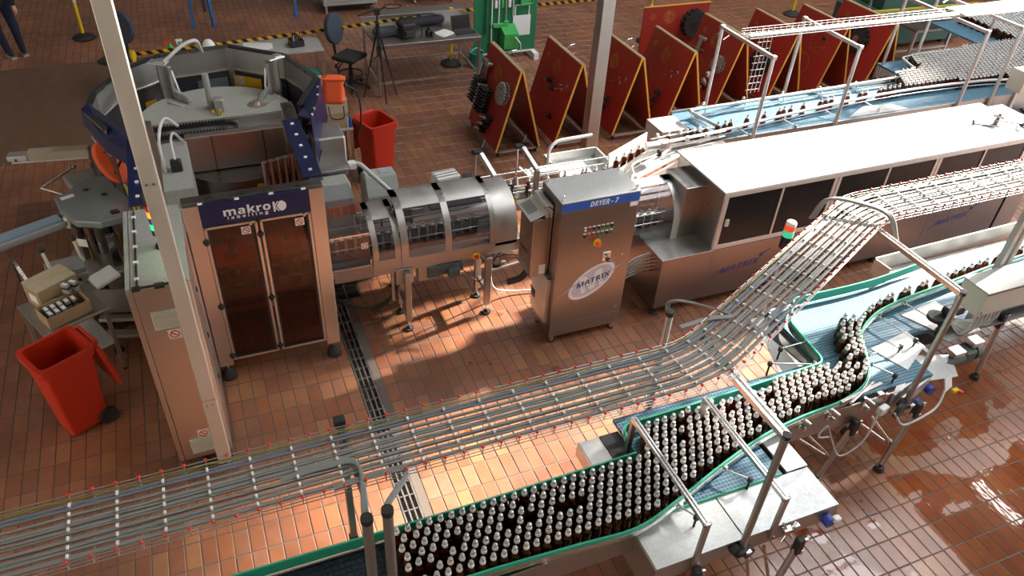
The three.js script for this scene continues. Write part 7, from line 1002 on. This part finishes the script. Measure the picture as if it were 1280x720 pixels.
  const hl = thing('helmet', 'white plastic cap shaped cup on the table edge behind the guard ring', 'helmet', [0.3, 0.85, -12.7]); mesh('shell', lathe([[0.13, 0], [0.12, 0.02], [0.09, 0.16], [0.05, 0.22], [0.001, 0.235]], 20, 0.3, 0.85, -12.72), M.white, hl); mesh('rim', lathe([[0.13, 0], [0.15, 0.0], [0.15, 0.012], [0.125, 0.015]], 20, 0.3, 0.85, -12.72), M.white, hl);  // white domed shell with a brim: a helmet
  for (const [x, lb, m, m2] of [[-0.26, 'green spray bottle with a red trigger on the table edge', M.greenTool, M.redCap], [-0.10, 'teal spray bottle with a white trigger on the table edge', std(C(0.1, 0.5, 0.42), 0.3), M.white]]) { const s = thing('spray_bottle', lb, 'spray bottle', [x, 0.85, -12.8]); mesh('body', lathe([[0.001, 0], [0.045, 0], [0.045, 0.13], [0.02, 0.18], [0.018, 0.2], [0.001, 0.2]], 16, x, 0.85, -12.8), m, s); mesh('trigger', [rbox(0.1, 0.035, 0.03, x - 0.02, 1.075, -12.8, 0.008), rbox(0.02, 0.06, 0.02, x - 0.05, 1.04, -12.8, 0.005)], m2, s); }
  const un = thing('green_waste_bag', 'dark green cloth bundle on the shelf under the smaller table', 'bundle', [1.7, 0, -12.6]); mesh('bundle', [sph(0.16, 1.78, 0.40, -12.55, 1.2, 0.8, 1), sph(0.1, 1.68, 0.48, -12.52)], std(C(0.02, 0.14, 0.08), 0.85), un); mesh('stool', [lim(1.6, 1.95, 0.24, 0.27, -12.75, -12.35), lim(1.62, 1.65, 0, 0.24, -12.73, -12.7), lim(1.9, 1.93, 0, 0.24, -12.73, -12.7), lim(1.62, 1.65, 0, 0.24, -12.4, -12.37), lim(1.9, 1.93, 0, 0.24, -12.4, -12.37)], M.steelDull, un); mesh('white_tag', rbox(0.16, 0.2, 0.01, 1.85, 0.36, -12.36, 0.003), M.paper, un);
  // office chair
  function chair(x, z, turn, label) {
    const o = local('office_chair', label, 'chair', [x, 0, z], turn); mesh('seat', [rbox(0.46, 0.07, 0.44, 0, 0.56, 0, 0.034)], M.rubber, o); mesh('seat_pan', [rbox(0.36, 0.03, 0.34, 0, 0.515, 0, 0.01)], M.black, o);
    const bk = extrude(circlePts(1, 28, 0, 2 * PI, 0.20, 0.24), 0.05, 0.02); mesh('backrest', xf(bk, 0, 0.98, -0.30, 0, -0.12), M.seatBlue, o, 'blue grey backrest'); mesh('back_bar', pipe([V(0, 0.5, -0.1), V(0, 0.5, -0.28), V(0, 0.95, -0.33)], 0.022, 0.06), M.black, o); mesh('column', [cyl(0.028, 0.4, 0, 0.32, 0), cyl(0.04, 0.2, 0, 0.2, 0)], M.black, o); mesh('foot_ring', xf(prep(new THREE.TorusGeometry(0.2, 0.012, 8, 28)), 0, 0.26, 0, 0, PI / 2), M.black, o);
    for (let k = 0; k < 5; k++) { const a = k * 2 * PI / 5; mesh('base_arm', rod(V(0, 0.10, 0), V(Math.cos(a) * 0.3, 0.06, Math.sin(a) * 0.3), 0.022), M.black, o); mesh('castor', cyl(0.026, 0.03, Math.cos(a) * 0.3, 0.027, Math.sin(a) * 0.3, 'x', 12), M.black, o); }
    mesh('lever', [rod(V(-0.1, 0.5, -0.05), V(-0.2, 0.40, -0.1), 0.012), rbox(0.05, 0.07, 0.03, -0.21, 0.38, -0.1, 0.012)], M.black, o); mesh('lever', [rod(V(-0.02, 0.5, -0.12), V(-0.1, 0.40, -0.2), 0.012), rbox(0.05, 0.07, 0.03, -0.11, 0.38, -0.21, 0.012)], M.black, o); return o;
  }
  chair(2.50, -12.80, 0.75, 'dark office swivel chair pulled up beside the tripod'); chair(-1.1, -13.6, -0.6, 'dark office swivel chair behind the carousel and slim post');
  // tripod
  const tr = thing('camera_tripod', 'black photo tripod standing in front of the long steel bench', 'tripod', [2.88, 0, -12.2]); const hd = V(2.87, 1.25, -12.2); for (const [x, z] of [[2.90, -11.98], [2.60, -12.34], [3.16, -12.28]]) { const f = V(x, 0, z), m = hd.clone().lerp(f, 0.52); mesh('leg', [rod(hd, m, 0.016), rod(m.clone().lerp(hd, 0.1), f, 0.011), cyl(0.02, 0.05, m.x, m.y, m.z, 'y', 10)], M.black, tr); } mesh('column', [rod(V(2.87, 0.75, -12.2), V(2.87, 1.45, -12.2), 0.015), cyl(0.035, 0.1, 2.87, 1.25, -12.2)], M.black, tr); mesh('head', [rbox(0.1, 0.05, 0.08, 2.87, 1.5, -12.2, 0.014), cyl(0.03, 0.08, 2.87, 1.45, -12.2, 'x', 12)], M.black, tr); mesh('pan_handle', [rod(V(2.85, 1.5, -12.2), V(2.58, 1.42, -12.25), 0.010), rod(V(2.9, 1.5, -12.2), V(3.0, 1.56, -12.15), 0.010)], M.black, tr); mesh('spreader', [rod(V(2.87, 0.78, -12.2), hd.clone().lerp(V(2.90, 0, -11.98), 0.5), 0.008), rod(V(2.87, 0.78, -12.2), hd.clone().lerp(V(2.6, 0, -12.34), 0.5), 0.008), rod(V(2.87, 0.78, -12.2), hd.clone().lerp(V(3.16, 0, -12.28), 0.5), 0.008)], M.black, tr);
  // cabinets and blue frames at the back
  const c1 = thing('steel_cabinet', 'pale grey wheeled steel cabinet behind the striped tape', 'cabinet', [3.3, 0, -16.9]); mesh('body', lim(2.78, 3.92, 0.16, 1.05, -17.4, -16.55, 0.01), M.palePaint, c1); mesh('door', lim(2.95, 3.86, 0.26, 0.98, -16.55, -16.53, 0.006), M.galv, c1); mesh('kick', lim(2.8, 3.9, 0.1, 0.16, -17.3, -16.62), M.black, c1); for (const [x, z] of [[2.84, -16.62], [3.86, -16.62], [2.84, -17.33], [3.86, -17.33]]) mesh('leg', cyl(0.025, 0.16, x, 0.08, z), M.steelDull, c1); mesh('panel_line', lim(2.95, 3.86, 0.6, 0.61, -16.529, -16.525), M.steelDark, c1);
  const c2 = thing('steel_cart', 'pale grey cart on castors beyond the striped tape', 'cart', [5.2, 0, -17]); mesh('body', lim(4.72, 5.75, 0.2, 0.9, -17.5, -16.7, 0.01), M.palePaint, c2); for (const [x, z] of [[4.8, -16.75], [5.65, -16.75], [4.8, -17.4], [5.65, -17.4]]) mesh('castor', [cyl(0.05, 0.03, x, 0.05, z, 'x', 14), cyl(0.015, 0.15, x, 0.13, z)], M.steelDark, c2);
  const cc = thing('cable_coil', 'thin black cable lying in a loop on the floor by the grey cabinet', 'cable', [4.3, 0, -16.4]); mesh('coil', [cable(Array.from({ length: 14 }, (_, k) => V(4.28 + 0.2 * Math.cos(k), 0.01 + 0.002 * (k % 4), -16.7 + 0.14 * Math.sin(k))), 0.008, 60), cable([V(4.35, 0.02, -16.7), V(4.35, 0.5, -16.9), V(4.5, 0.9, -17.1)], 0.008)], M.cableBlack, cc);
  for (const [x, z, lb] of [[-1.43, -16.24, 'blue steel frame leg pair beside the lone barrier post'], [0.37, -16.39, 'blue steel trestle frame beyond the smaller table'], [2.21, -16.6, 'blue steel frame leg beside the pale grey cabinet']]) { const f = thing('blue_frame', lb, 'frame', [x, 0, z]); const w = lb.includes('trestle') ? 0.19 : 0.0; for (const s of w ? [-w, w] : [0]) { mesh('leg', [bar(V(x + s, 0.012, z), V(x + s * 0.8 - 0.02, 1.3, z - 0.1), 0.06, 0.06)], M.bluePaint, f); mesh('foot_plate', lim(x + s - 0.06, x + s + 0.06, 0, 0.014, z - 0.06, z + 0.06), M.bluePaint, f); } mesh('top_beam', bar(V(x - 0.4, 1.3, z - 0.1), V(x + 0.5, 1.3, z - 0.1), 0.07, 0.07), M.bluePaint, f); mesh('rear_leg', bar(V(x + 0.1, 0.0, z - 0.9), V(x + 0.05, 1.3, z - 0.1), 0.05, 0.05), M.bluePaint, f); }
}
// ---------- bins ----------
{
  const rr4 = (w, d, r, y) => { const p = []; for (const [sx, sz, a0] of [[1, 1, 0], [-1, 1, 1], [-1, -1, 2], [1, -1, 3]]) for (let k = 0; k <= 4; k++) { const a = (a0 + k / 4) * PI / 2; p.push([sx * (w / 2 - r) + r * Math.cos(a), y, sz * (d / 2 - r) + r * Math.sin(a)]); } return p; };
  const loft = (rings, cap0, cap1) => { const n = rings[0].length, pos = [], idx = []; rings.forEach((r) => r.forEach((p) => pos.push(...p))); for (let i = 0; i < rings.length - 1; i++) for (let k = 0; k < n; k++) { const a = i * n + k, b = i * n + (k + 1) % n; idx.push(a, a + n, b, b, a + n, b + n); } for (const [c, i] of [[cap0, 0], [cap1, rings.length - 1]]) if (c) { const o = pos.length / 3; let cx = 0, cy = 0, cz = 0; rings[i].forEach((p) => { cx += p[0] / n; cy += p[1] / n; cz += p[2] / n; }); pos.push(cx, cy, cz); for (let k = 0; k < n; k++) { const a = i * n + k, b = i * n + (k + 1) % n; i ? idx.push(a, o, b) : idx.push(a, b, o); } } const g = new THREE.BufferGeometry(); g.setAttribute('position', new THREE.Float32BufferAttribute(pos, 3)); g.setIndex(idx); g.computeVertexNormals(); g.setAttribute('uv', new THREE.Float32BufferAttribute(new Float32Array(pos.length / 3 * 2), 2)); return toCreasedNormals(prep(g), 0.7); };
  const o = local('wheelie_bin', 'open red wheelie bin with its lid hanging down, beside the box table', 'bin', [-1.585, 0, -6.03], 2.09);
  const W = 0.40, D = 0.46, h = 0.93;
  mesh('body', loft([rr4(W * 0.74, D * 0.74, 0.03, 0.05), rr4(W * 0.95, D * 0.95, 0.04, h - 0.1), rr4(W * 1.06, D * 1.06, 0.045, h - 0.09), rr4(W * 1.08, D * 1.08, 0.045, h), rr4(W * 0.92, D * 0.92, 0.05, h), rr4(W * 0.9, D * 0.9, 0.05, h - 0.04), rr4(W * 0.7, D * 0.7, 0.03, 0.08)], true, true), M.redPlastic, o);
  mesh('handle_bar', [cyl(0.014, W * 0.8, 0, h - 0.02, D * 0.60, 'x', 12), rbox(0.03, 0.05, 0.1, -W * 0.36, h - 0.03, D * 0.55, 0.01), rbox(0.03, 0.05, 0.1, W * 0.36, h - 0.03, D * 0.55, 0.01)], M.redPlastic, o);
  const lid = mesh('lid', [xf(rbox(W * 1.05, 0.03, D * 1.12, 0, 0, 0, 0.012), 0, h - 0.30, D * 0.66, 0, 1.40), xf(rbox(W * 0.85, 0.03, D * 0.85, 0, 0.02, 0, 0.012), 0, h - 0.30, D * 0.66, 0, 1.40)], M.redPlastic, o, 'red lid hanging open'); mesh('lid_hinge', [cyl(0.02, W * 0.7, 0, h - 0.02, D * 0.62, 'x', 10)], M.redPlastic, lid);
  for (const s of [-1, 1]) { mesh('wheel', [cyl(0.085, 0.045, s * (W * 0.42), 0.085, D * 0.36, 'x', 24)], M.rubber, o, 'black rubber wheel'); mesh('hub', cyl(0.03, 0.05, s * (W * 0.42), 0.085, D * 0.36, 'x', 14), M.black, o); }
  mesh('axle', cyl(0.012, W * 0.9, 0, 0.085, D * 0.36, 'x', 10), M.steelDark, o); mesh('foot_rib', [rbox(W * 0.5, 0.05, 0.04, 0, 0.028, -D * 0.32, 0.008)], M.redDark, o);
  dup(o, [2.16, 0, -9.62], -0.31, 'open red wheelie bin standing on the tiles between carousel and tripod');
}
// ---------- tables with cardboard boxes ----------
{
  const th = 0.446, q = [-1.585, 0, -6.80], o = local('steel_trolley', 'small stainless trolley table with a lower shelf behind the red bin', 'table', q, th), W = 0.60, D = 0.60; mesh('top', rbox(W, 0.03, D, 0, 0.785, 0, 0.006), M.steel, o); mesh('shelf', rbox(W - 0.06, 0.02, D - 0.06, 0, 0.36, 0, 0.004), M.galv, o); for (const [sx, sz] of [[1, 1], [1, -1], [-1, 1], [-1, -1]]) { mesh('leg', box(0.035, 0.76, 0.035, sx * (W / 2 - 0.03), 0.4, sz * (D / 2 - 0.03)), M.steel, o); mesh('foot', cyl(0.02, 0.03, sx * (W / 2 - 0.03), 0.015, sz * (D / 2 - 0.03)), M.rubber, o); }
  const place = (name, label, cat, lx, lz, y, turn = 0, g) => local(name, label, cat, [q[0] + lx * Math.cos(th) + lz * Math.sin(th), y, q[2] - lx * Math.sin(th) + lz * Math.cos(th)], th + turn, g);
  const b1 = place('cardboard_box', 'closed brown cardboard box tilted at the back of the trolley table', 'box', 0.02, -0.20, 0.80, 0.15); mesh('body', [rbox(0.38, 0.22, 0.26, 0, 0.11, 0, 0.004)], M.card, b1); mesh('lid', [rbox(0.385, 0.012, 0.265, 0, 0.225, 0, 0.003)], M.cardPale, b1); mesh('tape', [box(0.386, 0.002, 0.05, 0, 0.2322, 0)], std(C(0.5, 0.4, 0.25), 0.4), b1); mesh('side_label', box(0.002, 0.09, 0.12, -0.193, 0.11, 0.02), M.paper, b1);
  const b2 = place('cardboard_box', 'open cardboard box packed with black and white label bundles', 'box', -0.02, 0.13, 0.80, 0.05), bw = 0.40, bd = 0.24, bh = 0.13; mesh('wall', [lim(-bw / 2, bw / 2, 0, bh, bd / 2 - 0.006, bd / 2)], M.card, b2); mesh('wall', [lim(-bw / 2, bw / 2, 0, bh, -bd / 2, -bd / 2 + 0.006)], M.card, b2); mesh('wall', [lim(-bw / 2, -bw / 2 + 0.006, 0, bh, -bd / 2, bd / 2)], M.card, b2); mesh('wall', [lim(bw / 2 - 0.006, bw / 2, 0, bh, -bd / 2, bd / 2)], M.card, b2); mesh('bottom', lim(-bw / 2, bw / 2, 0, 0.006, -bd / 2, bd / 2), M.card, b2);
  for (let k = 0; k < 10; k++) { const i = k % 5, j = Math.floor(k / 5), stack = k > 7, l = place('label_bundle', stack ? 'black and white label bundle stacked on top of the others by the closed box' : 'black and white label bundle packed in the open cardboard box', 'label bundle', stack ? 0.08 + (k - 8) * 0.07 : -0.155 + i * 0.062, stack ? 0.02 : 0.07 + j * 0.085, stack ? 0.815 + 0.13 : 0.81, stack ? 0.5 : 0.05, stack ? 'stacked label bundles' : 'packed label bundles'); mesh('bundle', [rbox(0.045, 0.10, 0.075, 0, 0.05, 0, 0.008)], std(C(0.30, 0.31, 0.33), 0.5), l); mesh('band', [rbox(0.047, 0.03, 0.077, 0, 0.06, 0, 0.006)], M.black, l); mesh('top_face', box(0.03, 0.002, 0.06, 0, 0.1005, 0), M.paper, l); }
  const w = thing('paper_bag', 'crumpled white paper wrapper behind the closed cardboard box', 'paper', [-1.25, 0.62, -7.15]); mesh('wrapper', [xf(rbox(0.26, 0.05, 0.2, 0, 0, 0, 0.02), -1.22, 0.84, -7.12, 0.5, 0.1, 0.15)], M.paper, w); mesh('stand', [lim(-1.24, -1.2, 0, 0.82, -7.14, -7.1)], M.steelDark, w);
  const br = thing('steel_bar', 'bare steel bar leaning against the edge of the trolley table', 'bar', [-1.95, 0, -7.35]); mesh('bar', bar(V(-2.06, 1.0, -7.62), V(-1.80, 0.78, -7.03), 0.035, 0.02), M.steelBright, br); mesh('foot_rod', rod(V(-2.05, 0.02, -7.62), V(-2.06, 1.0, -7.62), 0.012), M.steelDark, br);
  const lf = thing('low_rail_frame', 'low steel rail frame on feet reaching under the vented cabinet', 'frame', [-1.05, 0, -6.85]); mesh('rail', bar(V(-1.36, 0.42, -7.02), V(-0.72, 0.42, -6.84), 0.07, 0.04), M.steel, lf); mesh('rail', bar(V(-1.34, 0.24, -6.98), V(-0.72, 0.24, -6.80), 0.09, 0.04), M.steel, lf); for (const [x, z] of [[-1.28, -6.97], [-0.8, -6.84]]) { mesh('leg', cyl(0.02, 0.42, x, 0.21, z), M.steelDull, lf); mesh('foot', cyl(0.05, 0.03, x, 0.015, z), M.rubber, lf); } mesh('panel', [bar(V(-1.36, 0.60, -7.08), V(-0.74, 0.60, -6.90), 0.012, 0.3)], M.steelDark, lf);
  // stand with two boxes right of the carousel
  const st = thing('side_stand', 'small stainless stand beside the carousel carrying two cardboard boxes', 'table', [1.66, 0, -9.78]); mesh('top', lim(1.34, 1.86, 0.80, 0.83, -10.15, -9.62, 0.006), M.galv, st); for (const [x, z] of [[1.37, -9.65], [1.83, -9.65], [1.37, -10.12], [1.83, -10.12]]) mesh('leg', lim(x - 0.018, x + 0.018, 0, 0.8, z - 0.018, z + 0.018), M.steel, st);
  for (const [x, y, lb, m] of [[1.62, 0.83, 'pale cardboard box at the bottom of the pair beside the carousel', M.card], [1.64, 1.04, 'pale cardboard box on top of the pair beside the carousel', M.cardPale]]) { const b = thing('cardboard_box', lb, 'box', [x, y, -9.75]); mesh('body', [rbox(0.34, 0.205, 0.3, x, y + 0.103, -9.82, 0.004)], m, b); mesh('flap_seam', [box(0.341, 0.002, 0.006, x, y + 0.2065, -9.82)], M.card, b); }
  const bo = thing('squeeze_bottle', 'small blue bottle at the corner of the side stand', 'bottle', [1.83, 0.83, -9.68]); mesh('body', lathe([[0.001, 0], [0.022, 0], [0.022, 0.1], [0.01, 0.13], [0.006, 0.18], [0.001, 0.18]], 14, 1.83, 0.83, -9.68), M.blueSign, bo); mesh('nozzle', cyl(0.005, 0.05, 1.83, 1.03, -9.68, 'y', 8), M.black, bo);
}
// ---------- person at the back, seen from the waist down ----------
{
  const p = thing('person', 'person in dark jacket, hi-vis trim and dark trousers standing beyond the screed patch', 'person', [-2.85, 0, -15.66]);
  const J = { pelvis: V(-2.9, 0.98, -15.72), chest: V(-2.92, 1.36, -15.74), neck: V(-2.92, 1.52, -15.72), hipL: V(-3.0, 0.93, -15.70), hipR: V(-2.81, 0.93, -15.74), kneeL: V(-3.0, 0.52, -15.58), kneeR: V(-2.76, 0.52, -15.72), ankL: V(-2.96, 0.09, -15.66), ankR: V(-2.75, 0.09, -15.76), shL: V(-3.12, 1.45, -15.72), shR: V(-2.73, 1.45, -15.74), elL: V(-3.2, 1.17, -15.74), elR: V(-2.66, 1.17, -15.70), wrL: V(-3.16, 0.93, -15.62), wrR: V(-2.64, 0.93, -15.58) };
  const field = (bones, lo, hi, res) => {
    const size = Math.max(hi.x - lo.x, hi.y - lo.y, hi.z - lo.z), mc = new MarchingCubes(res, std('#fff'), false, false, 200000), c = lo.clone().add(hi).multiplyScalar(0.5), q = V(0, 0, 0), ab = V(0, 0, 0), ap = V(0, 0, 0);
    for (let z = 0; z < res; z++) for (let y = 0; y < res; y++) for (let x = 0; x < res; x++) { q.set(c.x + (x / res * 2 - 1) * size / 2, c.y + (y / res * 2 - 1) * size / 2, c.z + (z / res * 2 - 1) * size / 2); let d = 1e3; for (const [a, b, r0, r1] of bones) { ab.copy(b).sub(a); ap.copy(q).sub(a); const t = Math.max(0, Math.min(1, ap.dot(ab) / (ab.lengthSq() || 1))), e = ap.addScaledVector(ab, -t).length() - (r0 + (r1 - r0) * t), k = 0.03, h = Math.max(k - Math.abs(d - e), 0) / k; d = Math.min(d, e) - h * h * k / 4; } mc.field[x + y * res + z * res * res] = -d; }
    mc.isolation = 0; mc.update(); const n = mc.count, g = new THREE.BufferGeometry(); g.setAttribute('position', new THREE.Float32BufferAttribute(mc.positionArray.slice(0, n * 3), 3)); g.setAttribute('normal', new THREE.Float32BufferAttribute(mc.normalArray.slice(0, n * 3), 3)); g.setAttribute('uv', new THREE.Float32BufferAttribute(new Float32Array(n * 2), 2)); g.scale(size / 2, size / 2, size / 2); g.translate(c.x, c.y, c.z); return prep(g); };
  const hand = (w, s) => { const r = [[w, w.clone().add(V(0.01 * s, -0.08, 0.02)), 0.026, 0.034]]; for (let k = 0; k < 4; k++) { const b = w.clone().add(V(0.012 * s, -0.09, 0.045 - k * 0.021)), l = [0.06, 0.072, 0.066, 0.05][k]; const m = b.clone().add(V(0.004 * s, -l * 0.55, 0.006)); r.push([b, m, 0.0095, 0.009], [m, m.clone().add(V(-0.014 * s, -l * 0.45, 0.002)), 0.009, 0.0075]); } r.push([w.clone().add(V(0, -0.035, 0.03)), w.clone().add(V(0, -0.075, 0.06)), 0.011, 0.01], [w.clone().add(V(0, -0.075, 0.06)), w.clone().add(V(0, -0.105, 0.064)), 0.01, 0.008]); return r; };
  mesh('trousers', field([[J.pelvis, J.hipL, 0.13, 0.105], [J.pelvis, J.hipR, 0.13, 0.105], [J.hipL, J.kneeL, 0.1, 0.072], [J.kneeL, J.ankL, 0.072, 0.055], [J.hipR, J.kneeR, 0.1, 0.072], [J.kneeR, J.ankR, 0.072, 0.055]], V(-3.3, 0, -16.1), V(-2.5, 1.15, -15.3), 64), M.denim, p, 'dark navy trousers');
  mesh('jacket', field([[J.pelvis.clone().setY(0.95), J.chest, 0.15, 0.165], [J.chest, J.neck, 0.15, 0.07], [J.chest, J.shL, 0.12, 0.075], [J.chest, J.shR, 0.12, 0.075], [J.shL, J.elL, 0.07, 0.055], [J.elL, J.wrL, 0.055, 0.042], [J.shR, J.elR, 0.07, 0.055], [J.elR, J.wrR, 0.055, 0.042]], V(-3.4, 0.75, -16.1), V(-2.4, 1.7, -15.3), 64), M.darkJacket, p, 'dark work jacket');
  mesh('vest_trim', [rbox(0.06, 0.36, 0.012, -2.84, 1.2, -15.575, 0.004, 0, 0.02)], std(C(0.45, 0.55, 0.05), 0.6), p, 'yellow green reflective trim');
  const sk = field(hand(J.wrL, -1), V(-3.26, 0.68, -15.72), V(-3.06, 0.98, -15.5), 72), sk2 = field(hand(J.wrR, 1), V(-2.74, 0.68, -15.68), V(-2.54, 0.98, -15.46), 72), hc = V(-2.92, 1.66, -15.70), head = [[V(-2.92, 1.5, -15.72), hc.clone().add(V(0, -0.06, 0)), 0.055, 0.055], [hc.clone().add(V(0, 0.03, -0.015)), hc.clone().add(V(0, -0.05, 0.03)), 0.092, 0.06], [hc.clone().add(V(0, 0.0, 0.085)), hc.clone().add(V(0, -0.025, 0.105)), 0.011, 0.014], [hc.clone().add(V(0.088, 0, 0)), hc.clone().add(V(0.09, -0.03, 0)), 0.014, 0.01], [hc.clone().add(V(-0.088, 0, 0)), hc.clone().add(V(-0.09, -0.03, 0)), 0.014, 0.01]];
  mesh('body', [field(head, V(-3.1, 1.42, -15.9), V(-2.74, 1.82, -15.5), 64), sk, sk2], M.skin, p, 'head and hands');
  mesh('hair', field([[hc.clone().add(V(0, 0.05, -0.03)), hc.clone().add(V(0, 0.01, -0.045)), 0.092, 0.085]], V(-3.1, 1.5, -15.9), V(-2.74, 1.86, -15.54), 40), std(C(0.03, 0.02, 0.012), 0.8), p);
  mesh('eye', [sph(0.012, hc.x - 0.032, hc.y + 0.012, hc.z + 0.078), sph(0.012, hc.x + 0.032, hc.y + 0.012, hc.z + 0.078)], M.black, p); mesh('mouth', rbox(0.045, 0.008, 0.012, hc.x, hc.y - 0.055, hc.z + 0.084, 0.003), std(C(0.3, 0.1, 0.08), 0.6), p);
  for (const [a, ry] of [[J.ankL, 0.5], [J.ankR, 0.3]]) { const s = mesh('shoe', [xf(sph(0.06, 0, 0.055, 0.06, 0.8, 0.75, 2.0), a.x, 0.02, a.z, ry), xf(cyl(0.055, 0.07, 0, 0.09, 0), a.x, 0.02, a.z, ry)], M.black, p, 'dark shoe'); mesh('sole', xf(rbox(0.095, 0.024, 0.27, 0, 0, 0.06, 0.01), a.x, 0.014, a.z, ry), std(C(0.35, 0.35, 0.35), 0.7), s); }
}
renderer.render(scene, camera);
